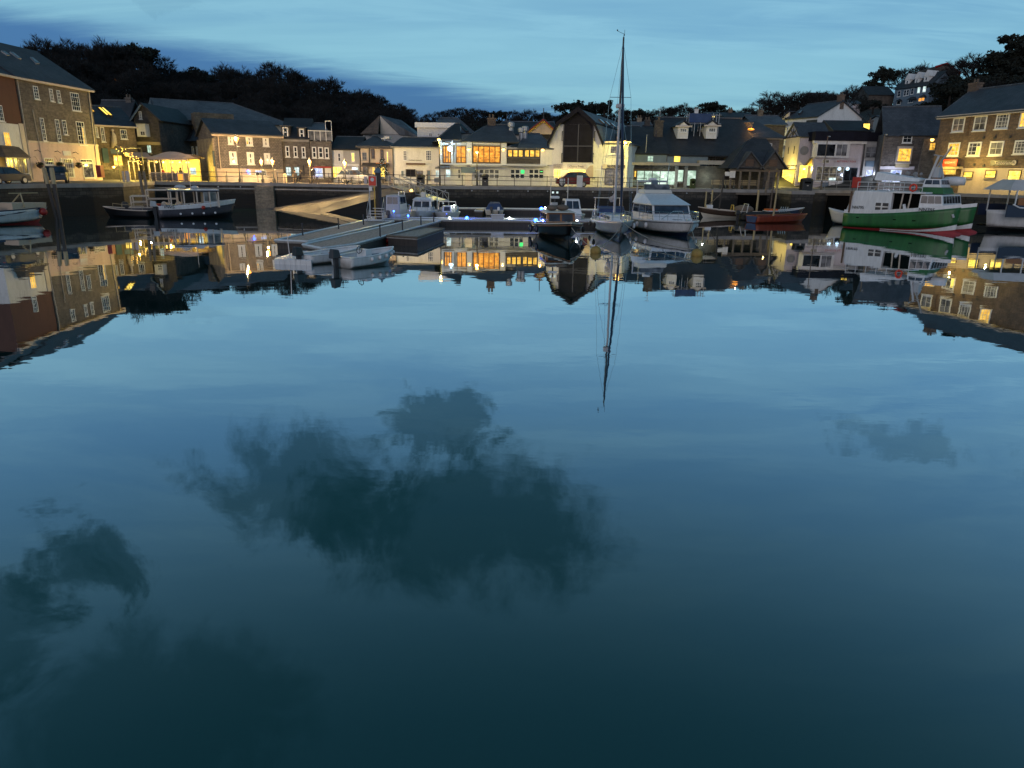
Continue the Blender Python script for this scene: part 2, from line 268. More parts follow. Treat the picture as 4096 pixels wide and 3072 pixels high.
# ---------------------------------------------------------------- mesh and object helpers
class MB:
    def __init__(s): s.bm = bmesh.new()
    def face(s, pts):
        try: return s.bm.faces.new([s.bm.verts.new(p) for p in pts])
        except Exception: return None
    def box(s, x0, y0, z0, x1, y1, z1):
        if x0 > x1: x0, x1 = x1, x0
        if y0 > y1: y0, y1 = y1, y0
        if z0 > z1: z0, z1 = z1, z0
        v = [s.bm.verts.new(p) for p in ((x0,y0,z0),(x1,y0,z0),(x1,y1,z0),(x0,y1,z0),(x0,y0,z1),(x1,y0,z1),(x1,y1,z1),(x0,y1,z1))]
        for f in ((3,2,1,0),(4,5,6,7),(0,1,5,4),(1,2,6,5),(2,3,7,6),(3,0,4,7)): s.bm.faces.new([v[i] for i in f])
        return s
    def hexa(s, lo, hi):
        v = [s.bm.verts.new(p) for p in list(lo)+list(hi)]; n = len(lo)
        s.bm.faces.new([v[i] for i in reversed(range(n))]); s.bm.faces.new([v[n+i] for i in range(n)])
        for i in range(n): j = (i+1) % n; s.bm.faces.new([v[i], v[j], v[n+j], v[n+i]])
        return s
    def prism(s, poly, a, b, axis='y'):
        """poly in the two other axes, extruded from a to b along axis"""
        def q(p, h): return {'y': (p[0], h, p[1]), 'x': (h, p[0], p[1]), 'z': (p[0], p[1], h)}[axis]
        return s.hexa([q(p, a) for p in poly], [q(p, b) for p in poly])
    def tube(s, pts, r, n=6, cap=True):
        pts = [Vector(p) for p in pts]; rs = r if isinstance(r, (list, tuple)) else [r]*len(pts); rings = []
        ref = None
        for i, p in enumerate(pts):
            d = (pts[min(i+1, len(pts)-1)]-pts[max(i-1, 0)])
            if d.length < 1e-6: d = Vector((0,0,1))
            d.normalize()
            if ref is None: ref = Vector((0,0,1)) if abs(d.z) < .9 else Vector((1,0,0))
            a = d.cross(ref)
            if a.length < 1e-4: a = d.cross(Vector((0,1,0)))
            a.normalize(); b = a.cross(d).normalized(); ref = b
            rings.append([s.bm.verts.new(p+(a*math.cos(2*math.pi*k/n)+b*math.sin(2*math.pi*k/n))*rs[i]) for k in range(n)])
        for i in range(len(rings)-1):
            for k in range(n): s.bm.faces.new([rings[i][k], rings[i][(k+1) % n], rings[i+1][(k+1) % n], rings[i+1][k]])
        if cap and n > 2:
            s.bm.faces.new(rings[0][::-1]); s.bm.faces.new(rings[-1])
        return s
    def lathe(s, prof, c=(0,0,0), n=12, axis='z'):
        rings = []
        for r, h in prof:
            ring = []
            for k in range(n):
                a = 2*math.pi*k/n; u, w = r*math.cos(a), r*math.sin(a)
                p = (u, w, h) if axis == 'z' else ((h, u, w) if axis == 'x' else (u, h, w))
                ring.append(s.bm.verts.new((c[0]+p[0], c[1]+p[1], c[2]+p[2])))
            rings.append(ring)
        for i in range(len(rings)-1):
            for k in range(n): s.bm.faces.new([rings[i][k], rings[i][(k+1) % n], rings[i+1][(k+1) % n], rings[i+1][k]])
        s.bm.faces.new(rings[0][::-1]); s.bm.faces.new(rings[-1]); return s
    def ball(s, c, r, n=10, sq=(1,1,1)):
        prof = [(max(.02, math.sin(math.pi*i/n))*r, -math.cos(math.pi*i/n)*r) for i in range(n+1)]
        b = len(s.bm.verts); s.lathe([(a, h) for a, h in prof], (0,0,0), n+2); s.bm.verts.ensure_lookup_table()
        for v in list(s.bm.verts)[b:]: v.co = Vector((v.co.x*sq[0]+c[0], v.co.y*sq[1]+c[1], v.co.z*sq[2]+c[2]))
        return s
    def obj(s, name, mat, parent=None, smooth=False, solid=0, bevel=0):
        bmesh.ops.recalc_face_normals(s.bm, faces=s.bm.faces[:])
        if solid:
            bmesh.ops.remove_doubles(s.bm, verts=s.bm.verts[:], dist=1e-4); bmesh.ops.solidify(s.bm, geom=s.bm.faces[:], thickness=solid)
        if bevel:
            try: bmesh.ops.bevel(s.bm, geom=s.bm.edges[:], offset=bevel, segments=2, profile=.6, affect='EDGES')
            except Exception: pass
        me = bpy.data.meshes.new(name); s.bm.to_mesh(me); s.bm.free()
        if mat: me.materials.append(M[mat] if isinstance(mat, str) else mat)
        if smooth:
            for p_ in me.polygons: p_.use_smooth = True
        o = bpy.data.objects.new(name, me); COL.objects.link(o)
        if parent is not None: o.parent = parent
        return o
def thing(name, label, cat, loc=(0,0,0), rz=0, group=None, kind=None):
    o = bpy.data.objects.new(name, None); COL.objects.link(o); o.location = loc; o.rotation_euler = (0,0,rz); o.empty_display_size = .2
    o['label'] = label; o['category'] = cat
    if group: o['group'] = group
    if kind: o['kind'] = kind
    return o
def tag(o, label, cat, group=None, kind=None):
    o['label'] = label; o['category'] = cat
    if group: o['group'] = group
    if kind: o['kind'] = kind
    return o
def children_of(r): return [o for o in bpy.data.objects if o.parent is r]
def tree_copy(o, parent=None):
    c = o.copy(); COL.objects.link(c); c.parent = parent
    for ch in KIDS.get(o.name, None) or children_of(o): tree_copy(ch, c)
    return c
KIDS = {}
def dup(root, loc, rz, label=None, group=None, scale=None):
    r = tree_copy(root); r.location = loc; r.rotation_euler = (0,0,rz)
    if label: r['label'] = label
    if group: r['group'] = group
    if scale is not None: r.scale = scale if isinstance(scale, (tuple, list)) else (scale,)*3
    return r
def struct(o): o['kind'] = 'structure'; return o
def point(loc, power, col, r=.25, parent=None):
    r = min(r, .06); power *= 2.2; col = (1.0, max(.72, col[1]), col[2]*.7) if col[0] >= 1 and col[2] < .5 and col[1] > .65 else col
    l = bpy.data.lights.new("lamp_light", 'POINT'); l.energy = power; l.color = col; l.shadow_soft_size = r
    o = bpy.data.objects.new("lamp_light", l); COL.objects.link(o); o.location = loc
    if parent is not None: o.parent = parent
    return o
def text_obj(body, parent, s, y, z, w, h, mat, name='lettering', rx=math.pi/2, depth=.01, rz=0):
    cu = bpy.data.curves.new(name, 'FONT'); cu.body = body; cu.size = 1; cu.extrude = depth; cu.align_x = 'CENTER'; cu.align_y = 'CENTER'
    tmp = bpy.data.objects.new('tmp', cu); COL.objects.link(tmp); bpy.context.view_layer.update()
    dg = bpy.context.evaluated_depsgraph_get(); me = bpy.data.meshes.new_from_object(tmp.evaluated_get(dg))
    bpy.data.objects.remove(tmp); bpy.data.curves.remove(cu)
    xs = [v.co.x for v in me.vertices]; ys = [v.co.y for v in me.vertices]
    kx = w/max(1e-3, max(xs)-min(xs)); ky = h/max(1e-3, max(ys)-min(ys)); cx_ = (max(xs)+min(xs))/2; cy_ = (max(ys)+min(ys))/2
    for v in me.vertices: v.co.x = (v.co.x-cx_)*kx; v.co.y = (v.co.y-cy_)*ky
    me.materials.clear(); me.materials.append(M[mat]); me.name = name
    o = bpy.data.objects.new(name, me); COL.objects.link(o); o.parent = parent; o.location = (s, y, z); o.rotation_euler = (rx, 0, rz); return o
# ================================================================ SETTING: water, quay, terrain
Q = 2.62
def flat(name, pts, z, mat, base=None):
    b = MB(); 
    if base is None: b.face([(x, y, z) for x, y in pts])
    else: b.prism(pts, base, z, 'z')
    return b.obj(name, mat)
w = MB(); w.face([(-130,-30,0),(130,-30,0),(130,112,0),(-130,112,0)]); struct(w.obj('harbour_water', 'water'))
w = MB(); w.face([(-140,-40,-3.5),(140,-40,-3.5),(140,112,-3.5),(-140,112,-3.5)]); struct(w.obj('seabed', 'hull_black'))
EDGE = [(-66,10),(-44,40),(-39.8,56),(-38.4,61),(-36.6,63.6),(-35.3,66.2),(-37.4,76.4),(-34,77.3),(-30.5,77.9),(-27.4,78.2),(-25.6,78.0),(-19.5,76.7),(-13,75.6),(-9,75.7),(0,78),(7,79.3),(14,78.8),(23,79.6),
        (28.4,80.4),(28.6,76.0),(31.0,76.2),(31.4,82),(38,83.6),(43,82),(46,77),(48.2,73),(50.5,66),(54,60),(60,48),(66,30)]
back = [(140,30),(140,135),(-140,135),(-140,10)]
struct(flat('quay_pavement', EDGE+back, Q, 'paving', Q-.28))
def wall_run(pts, z0, z1, th, mat, name, parent=None, inset=.06):
    b = MB()
    for i in range(len(pts)-1):
        a, c = Vector(pts[i]), Vector(pts[i+1]); d = (c-a).normalized(); nrm_ = Vector((-d.y, d.x))
        a2, c2 = a-d*.01, c+d*.01; n = max(1, int((c-a).length/2.5))
        p = [a2+nrm_*inset, c2+nrm_*inset, c2+nrm_*(th+inset), a2+nrm_*(th+inset)]
        b.prism([(q.x, q.y) for q in p], z0, z1-.002*(i % 2), 'z')
    return b.obj(name, mat, parent)
hw = thing('harbour_wall', 'long dark stone harbour wall below the promenade, wet and black near the water', 'harbour wall', (0,0,0))
wall_run(EDGE, -2.5, Q-.285, 1.2, 'quay_stone', 'masonry', hw)
cp = wall_run(EDGE, Q-.28, Q+.05, .55, 'concrete', 'coping', hw, -.05)
bt_ = MB(); bt_.box(-27.5,77.6,-2,-25.5,78.6,Q-.30); bt_.obj('buttress', 'stone_pale', hw)
lg = MB()
for a_, c_ in (((-39.8,56),(-27.9,69.6)),((-25.4,77.85),(-13,75.5))):
    a_, c_ = Vector(a_), Vector(c_)
    pts_ = [a_, c_] if a_.y > 70 else [Vector(p) for p in EDGE[6:10]]
    for i in range(len(pts_)-1): lg.tube([(pts_[i].x, pts_[i].y-.04, Q-.62),(pts_[i+1].x, pts_[i+1].y-.04, Q-.62)], .09, 5)
lg.obj('string_course', 'concrete', hw)
for (xa,ya,xb,yb) in ((-9,75.7,0,78),(0,78,7,79.3),(7,79.3,14,78.8),(14,78.8,23,79.6),(-35,77,-27.6,78.2)):
    for f_ in (.2,.5,.8): x_, y_ = xa+(xb-xa)*f_, ya+(yb-ya)*f_; ring = MB().lathe([(.05,-.03),(.085,0),(.05,.03)], (x_, y_-.02, Q-.42), 8, 'y'); ring.obj('mooring_ring', 'alu', hw)
# square openings under the right hand promenade: recess shade painted as flat black slabs, with pale lintels
for k,(xa,xb) in enumerate(((24.2,27.3),(35.2,37.6))):
    o_ = MB(); y_ = 79.55 if k == 0 else 82.6; o_.box(xa,y_,-1,xb,y_+.12,Q-.5); o_.obj('culvert_opening', 'void', hw)
    o_ = MB(); o_.box(xa-.3,y_-.08,Q-.5,xb+.3,y_+.1,Q-.3); o_.obj('lintel', 'timber', hw)
# slipway
s_ = MB()
P1=(-26.4,77.7,.02); P2=(-12.6,75.45,2.40); P3=(-12.0,70.0,1.85); P4=(-18.5,69.6,.02); P5=(-12.3,57.9,-.02); P6=(-12.9,56.9,-.05)
top=[P1,P2,P3,P4]; bm_=s_; bm_.face(top); 
bm_.face([P2,(-9.2,75.5,2.5),(-9.2,71.0,2.2),P3])
sw_=MB()
for a_, c_ in ((P3,P4),((-9.2,71.0,2.2),P3),((-9.2,75.5,2.5),(-9.2,71.0,2.2))): sw_.face([a_, c_, (c_[0],c_[1],-3), (a_[0],a_[1],-3)])
bm_.face([P1,P4,(-18.6,68.9,-.02),(-26.6,76.6,-.03)])
bm_.face([P4,(-18.3,69.7,.12),(-12.2,58.1,.12),P5]); bm_.face([(-18.3,69.7,.12),(-17.8,69.9,.12),(-11.8,58.4,.12),(-12.2,58.1,.12)])
slp_ = s_.obj('slipway', 'slip'); sw_.obj('side_wall', 'quay_stone', slp_)
tag(slp_, 'bare concrete slipway sloping down to the water below the railings', 'slipway')
s_ = MB(); s_.tube([(-26.4,76.9,.1),(-13,75.35,2.45)], .12, 5); 
# ---- terrain with a wooded crest
SKYL = [(-500,190),(0,185),(60,190),(150,152),(210,142),(330,155),(400,170),(460,148),(540,170),(600,215),(700,248),(850,250),(950,268),(1000,262),(1090,255),(1250,285),(1330,322),(1400,352),(1500,366),(1580,402),(1640,430),(1668,455),(1700,444),
        (1800,425),(1900,422),(2000,432),(2100,430),(2200,445),(2300,440),(2400,440),(2500,425),(2640,420),(2700,412),(2850,412),(2950,418),(3040,415),(3150,400),(3250,375),(3300,372),(3400,380),(3480,350),(3600,330),(3700,318),(3800,315),(3870,312),(3960,300),(4096,285),(4500,270)]
CRD = [(-500,150),(0,165),(600,185),(1400,215),(1700,270),(2200,290),(2900,270),(3300,255),(3600,262),(4096,245),(4500,235)]
TRH = [(-500,9),(0,10),(1200,10),(1500,9),(1700,7.5),(2600,8),(3100,7),(3400,5),(3700,7),(4096,8),(4500,8)]
def interp(tab, x):
    if x <= tab[0][0]: return tab[0][1]
    for i in range(len(tab)-1):
        if x <= tab[i+1][0]:
            f = (x-tab[i][0])/(tab[i+1][0]-tab[i][0]); return tab[i][1]*(1-f)+tab[i+1][1]*f
    return tab[-1][1]
def crest(pxx):
    sy = interp(SKYL, pxx); d = rayv(pxx, sy); m_ = math.hypot(d.x, d.y); Dc = interp(CRD, pxx)
    return d.x/m_, d.y/m_, Dc, CAMZ+d.z/m_*Dc, interp(TRH, pxx)
R0 = 112
def terr(pxx, r):
    ux, uy, Dc, zs, th = crest(pxx); zc = max(Q+4, zs-th)
    s = (r-R0)/(Dc-R0)
    if s <= 0: z = Q-.4
    elif s < 1: z = Q-.4+(zc-Q+.4)*(s**(1.05-.45*min(1,max(0,(pxx-2900)/400))))
    else: z = zc-(s-1)*6
    z += .5*math.sin(pxx*.013+r*.11)*min(1, max(0, s*2))
    return ux*r, uy*r, z
g = MB(); cols = list(range(-900, 5001, 60)); rs = [R0-6, R0, 118, 124, 132, 140, 150, 160, 172, 185, 200, 215, 235, 260, 290, 320, 380, 500, 700]; grid = []
for c_ in cols:
    pc = min(4500, max(-500, c_)); row = []
    for r in rs:
        x, y, z = terr(pc, r)
        if c_ != pc: 
            a = (c_-pc)*.0004; ca, sa = math.cos(-a), math.sin(-a); x, y = x*ca-y*sa, x*sa+y*ca
        row.append(g.bm.verts.new((x, y, z)))
    grid.append(row)
for i in range(len(grid)-1):
    for j in range(len(rs)-1): g.bm.faces.new([grid[i][j], grid[i+1][j], grid[i+1][j+1], grid[i][j+1]])
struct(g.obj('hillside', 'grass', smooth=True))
struct(flat('distant_ground', [(-1500,690),(1500,690),(1500,2400),(-1500,2400)], -2, 'grass'))
for k,(x_,s__) in enumerate(((-140,-1),(140,1))): struct(flat('side_ground', [(x_,-200),(x_+s__*900,-200),(x_+s__*900,700),(x_,700)], -.5, 'grass'))
# ---- trees
def bare_proto(seed, h=10, lev=5, spread=1.0, trunk=.32):
    rnd = random.Random(seed); T = MB(); Cn = MB()
    def br(p, d, l, r, lv):
        bend = Vector((rnd.uniform(-.35,.35), rnd.uniform(-.35,.35), rnd.uniform(-.05,.25)))
        m = p+d*l*.5; d2 = (d+bend*.5).normalized(); e = m+d2*l*.5
        tgt = T if lv >= lev-1 else Cn
        tgt.tube([p, m, e], [r, r*.85, r*.65], 5 if lv >= lev-1 else 3, cap=False)
        if lv <= 0:
            for _ in range(10):
                q = (d2+Vector((rnd.uniform(-.9,.9), rnd.uniform(-.9,.9), rnd.uniform(-.3,.8)))).normalized(); L_ = rnd.uniform(.35,.9)
                sd_ = q.cross(Vector((rnd.uniform(-1,1), rnd.uniform(-1,1), .3))).normalized()*.03
                o_ = e-d2*l*rnd.uniform(0,.8); Cn.face([o_-sd_, o_+sd_, o_+q*L_])
            return
        n = rnd.choice((3,3,4)) if lv > 1 else 3
        for k in range(n):
            a = 2*math.pi*(k+rnd.random()*.7)/n; ax = d2.cross(Vector((math.cos(a), math.sin(a), .2))).normalized()
            tilt = rnd.uniform(.35,.85)*spread; nd = (d2*math.cos(tilt)+ax*math.sin(tilt)); nd.z += .12; nd.normalize()
            br(m+(e-m)*rnd.uniform(.2,1), nd, l*rnd.uniform(.62,.82), r*.58, lv-1)
    br(Vector((0,0,-.6)), Vector((rnd.uniform(-.08,.08), rnd.uniform(-.08,.08), 1)).normalized(), h*.34, trunk, lev)
    return T, Cn
def norm_tree(t, parts):
    zs_ = [v.co.z for p_ in parts for v in p_.data.vertices]; t['h'] = max(zs_)
PROTO = []
for k, (sd_, sp_) in enumerate(((1,1.0),(2,1.15),(3,.9),(4,1.25))):
    t_ = thing('bare_tree', 'bare dark tree in the wood on the left hill', 'tree', (0,0,-50)); T, Cn = bare_proto(sd_, 10, 5, sp_)
    a_ = T.obj('trunk', 'bark', t_); b_ = Cn.obj('crown', 'twig', t_); norm_tree(t_, [a_, b_]); KIDS[t_.name] = [a_, b_]; PROTO.append(t_)
def clump_crown(rnd, clumps, n, size):
    C_ = MB()
    for (c, r) in clumps:
        for _ in range(n):
            v = Vector((rnd.gauss(0,1), rnd.gauss(0,1), rnd.gauss(0,1))).normalized()*r*(rnd.random()**.4); v.z *= .75
            p = Vector(c)+v; a = Vector((rnd.uniform(-1,1), rnd.uniform(-1,1), rnd.uniform(-1,1))).normalized()*size*rnd.uniform(.5,1.3); b = a.cross(Vector((rnd.uniform(-1,1), rnd.uniform(-1,1), rnd.uniform(-1,1)))).normalized()*size*rnd.uniform(.4,1)
            C_.face([p-a, p-b, p+a*.9, p+b])
    return C_
def dense_proto(seed, kind='round'):
    rnd = random.Random(seed); t = thing('evergreen_tree', 'dark tree', 'tree', (0,0,-50)); T = MB(); cl = []
    if kind == 'round':
        T.tube([(0,0,-.6),(.1,0,2),(0,.1,5)], [.35,.28,.15], 6)
        for _ in range(34):
            a = rnd.uniform(0, 2*math.pi); ph = rnd.uniform(-.25, 1.3); r = 2.7*rnd.uniform(.5,1)
            cl.append(((math.cos(a)*math.cos(ph)*r*1.15, math.sin(a)*math.cos(ph)*r*1.15, 4.8+math.sin(ph)*r*.95), rnd.uniform(.6,1.15)))
    elif kind == 'cedar':
        T.tube([(0,0,-.6),(.1,0,4),(.2,0,9.2)], [.4,.3,.08], 6)
        for k in range(9):
            z = 2.2+k*.85; R__ = 4.2*(1-k/10.5)+.4
            for j in range(7):
                a = rnd.uniform(0, 2*math.pi); T.tube([(0,0,z-.3),(math.cos(a)*R__*.9, math.sin(a)*R__*.9, z)], [.09,.03], 4)
                for q in (.45,.7,.95): cl.append(((math.cos(a)*R__*q, math.sin(a)*R__*q, z+rnd.uniform(-.1,.2)), .55))
    else:  # palm-like spiky crown
        T.tube([(0,0,-.6),(.05,0,5)], [.25,.2], 6)
        for _ in range(22): cl.append(((rnd.uniform(-1.6,1.6), rnd.uniform(-1.6,1.6), rnd.uniform(3.4,6.0)), rnd.uniform(.35,.7)))
    a_ = T.obj('trunk', 'bark', t); b_ = clump_crown(rnd, cl, 75 if kind != 'cedar' else 26, .22).obj('crown', 'leaf', t); norm_tree(t, [a_, b_]); KIDS[t.name] = [a_, b_]; return t
ROUND, CEDAR, SPIKY = dense_proto(11), dense_proto(12, 'cedar'), dense_proto(13, 'spiky')
used_proto = set(); TREES = []
def put_tree(proto, x, y, z, h, label, group=None, rz=None, wide=1.0):
    k = h/proto['h']; rz = random.uniform(0, 6.28) if rz is None else rz
    if proto.name not in used_proto:
        used_proto.add(proto.name); o = proto; o.location = (x,y,z); o.rotation_euler = (0,0,rz); o.scale = (k*wide,k*wide,k); o['label'] = label
        if group: o['group'] = group
        return o
    o = dup(proto, (x,y,z), rz, label, group, (k*wide,k*wide,k))
    if not group and 'group' in o: del o['group']
    return o
random.seed(5)
def zone(p):
    if p < 1660: return 'bare dark tree in the wood on the left hill', 'bare trees of the wood on the left hill'
    if p < 2230: return 'low bare tree on the far ridge behind the lit restaurant', 'trees along the far ridge behind the restaurant'
    if p < 3400: return 'bare dark tree on the ridge right of the tall yacht mast', 'trees along the ridge right of the mast'
    return 'bare dark tree among the trees above the large brown stone building', 'trees above the brown stone building'
p_ = -60
while p_ < 4300:
    if 3480 < p_ < 3640: p_ = 3640
    if 0 < p_ < 60 : pass
    ux, uy, Dc, zs, th = crest(p_); r = Dc+random.uniform(-6,4); x, y, z = terr(p_, r); hh = (zs-z)*random.uniform(.88,1.08)
    l_, g_ = zone(p_)
    if hh > 2.5:
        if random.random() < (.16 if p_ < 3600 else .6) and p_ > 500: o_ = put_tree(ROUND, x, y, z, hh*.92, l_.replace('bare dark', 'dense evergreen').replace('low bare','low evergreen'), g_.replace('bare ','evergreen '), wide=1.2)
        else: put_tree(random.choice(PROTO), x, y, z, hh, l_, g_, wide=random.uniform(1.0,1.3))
    p_ += random.uniform(34, 52)*(1.0 if p_ < 1700 else .85)
for s in (.22,.42,.6,.74,.88):
    p_ = 30+random.uniform(0,60)
    while p_ < 4300:
        if 3350 < p_ < 3790: p_ = 3790+random.uniform(0,40)
        ux, uy, Dc, zs, th = crest(p_); r = R0+(Dc-R0)*s*random.uniform(.95,1.05); x, y, z = terr(p_, r); l_, g_ = zone(p_)
        if (p_ < 1660 or s > (.5 if p_ < 3600 else .3)) and not (440 < p_ < 500 and s < .7): put_tree(ROUND if p_ > 3600 and random.random() < .5 else random.choice(PROTO), x, y, z, random.uniform(6.5,9.5) if p_ < 1660 else random.uniform(4.5,7), l_, g_, wide=1.25)
        p_ += random.uniform(60, 95) if p_ < 1660 else random.uniform(70, 120)
def sky_tree(proto, cx, topy, r, h, label, wide=1.0, rz=None):
    if cx > 3400 and r > 125: h *= r*1.32/r; r *= 1.38
    d = rayv(cx, topy); m_ = math.hypot(d.x, d.y); z = CAMZ+d.z/m_*r
    return put_tree(proto, d.x/m_*r, d.y/m_*r, z-h, h, label, None, rz, wide)
sky_tree(ROUND, 2292, 398, 205, 9.5, 'big round dark pine on the skyline, left behind the barn roof peak', 1.5)
sky_tree(ROUND, 2385, 405, 205, 8, 'smaller round dark pine right behind the barn roof peak', 1.25)
sky_tree(SPIKY, 2420, 400, 200, 7, 'spiky topped palm-like tree on the skyline just left of the mast', 1.2)
sky_tree(PROTO[0], 480, 146, 170, 13, 'ivy-clad domed tree standing highest on the left hill skyline', 1.2)
sky_tree(ROUND, 2850, 402, 230, 7, 'round dark tree on the ridge above the dormer roof', 1.5)
sky_tree(ROUND, 3545, 262, 170, 7, 'round dark pine left of the white hillside house', 1.05)
sky_tree(ROUND, 3495, 312, 168, 5, 'small dark round bush just left of the hillside pine', 1.0)
sky_tree(PROTO[1], 3640, 243, 176, 8, 'bare branching tree behind the roof of the white hillside house', 1.3)
sky_tree(PROTO[3], 3700, 250, 178, 8, 'bare branching tree beside the dark house gable on the hill', 1.1)
sky_tree(PROTO[2], 3905, 200, 165, 9, 'fan shaped bare tree between the dark house and the cedar', 1.5)
sky_tree(PROTO[0], 3860, 226, 160, 7, 'lower bare tree at the left of the fan shaped one', 1.4)
sky_tree(CEDAR, 4055, 136, 160, 13, 'tall layered cedar at the right edge of the skyline', 1.1)
sky_tree(CEDAR, 4010, 205, 157, 9, 'lower spreading cedar in front of the tall one', 1.5)
sky_tree(CEDAR, 4130, 170, 158, 12, 'dark cedar half cut by the right edge of the photo', 1.4)
for k,(cx_,ty_,h_,l_) in enumerate(((3110,352,7,'bare tree with a rounded crown left of the small dark roofed cottage'),(3075,380,6,'small bare tree leaning left on the ridge end'),(3160,362,7,'bushy bare tree directly left of the dark roofed cottage'),
        (3200,356,7,'bare tree touching the dark roofed cottage on its left'),(3300,350,8,'bare tree behind the dark roofed cottage'),(3360,345,8,'bare tree standing right of the dark roofed cottage'),(3420,330,8,'bare tree between the cottage and the pine'),(3450,345,6,'low bare tree left of the small dark bush'))):
    sky_tree(PROTO[k % 4], cx_, ty_, 172, h_, l_, 1.3)
for k,(cx_,ty_,r_,h_,l_) in enumerate(((3795,330,140,4,'dark bush right of the white hillside house'),(3835,330,138,5,'dense dark tree below the gabled dark house'),(3840,300,140,7,'dense dark tree on the slope above the big stone building'),(3900,310,135,6,'dark rounded tree behind the ridge of the big stone building'),
        (3740,395,128,5,'dark bush above the left end of the big stone building'),(3775,395,130,3.5,'dark bush just right of the white hillside house door'),(3960,300,132,6,'dark tree behind the big stone building roof'),(4040,290,130,6,'dark tree at far right behind the stone building roof'),(3500,395,140,4,'dark shrub below the white hillside house'),(3345,545,125,2.6,'dark ivy mound beside the lit sloping window'),(3600,500,125,2.6,'dark hedge below the parked car on the hill'))):
    sky_tree(ROUND, cx_, ty_, r_, h_, l_, 1.5)

# undergrowth and far crowns that read as one dark mass along the ridges
rnd = random.Random(77); C_ = MB(); p_ = -100.0
while p_ < 4400:
    ux, uy, Dc, zs, th = crest(p_)
    for s__ in (1.0, .93, .85, .72, .55, .4):
        if 3470 < p_ < 3800 and s__ < .97: continue
        if s__ < .6 and p_ > 1700: continue
        if 440 < p_ < 500 and s__ < .7: continue
        r = R0+(Dc-R0)*s__+rnd.uniform(-3,3); x, y, z = terr(p_, r); hh = max(1.5, (zs-z)*.62 if s__ == 1.0 else rnd.uniform(2.5,4.5))
        for _ in range(5):
            cx_, cy_, cz_ = x+rnd.uniform(-2.6,2.6), y+rnd.uniform(-2.6,2.6), z+rnd.uniform(.1,.75)*hh; rr_ = rnd.uniform(.9,1.6)
            for _ in range(16):
                v = Vector((rnd.gauss(0,1), rnd.gauss(0,1), rnd.gauss(0,1))).normalized()*rr_*(rnd.random()**.3); a = Vector((rnd.uniform(-1,1), rnd.uniform(-1,1), rnd.uniform(-1,1))).normalized()*rnd.uniform(.25,.5); b = a.cross(Vector((rnd.uniform(-1,1), rnd.uniform(-1,1), rnd.uniform(-1,1)))).normalized()*rnd.uniform(.2,.45); p = Vector((cx_,cy_,cz_))+v
                C_.face([p-a, p-b, p+a*.9, p+b])
    p_ += 21 if p_ < 1700 else 15
tag(C_.obj('woodland_undergrowth', 'leaf'), 'dense dark undergrowth filling the woods along the ridges behind the town', 'undergrowth', kind='stuff')
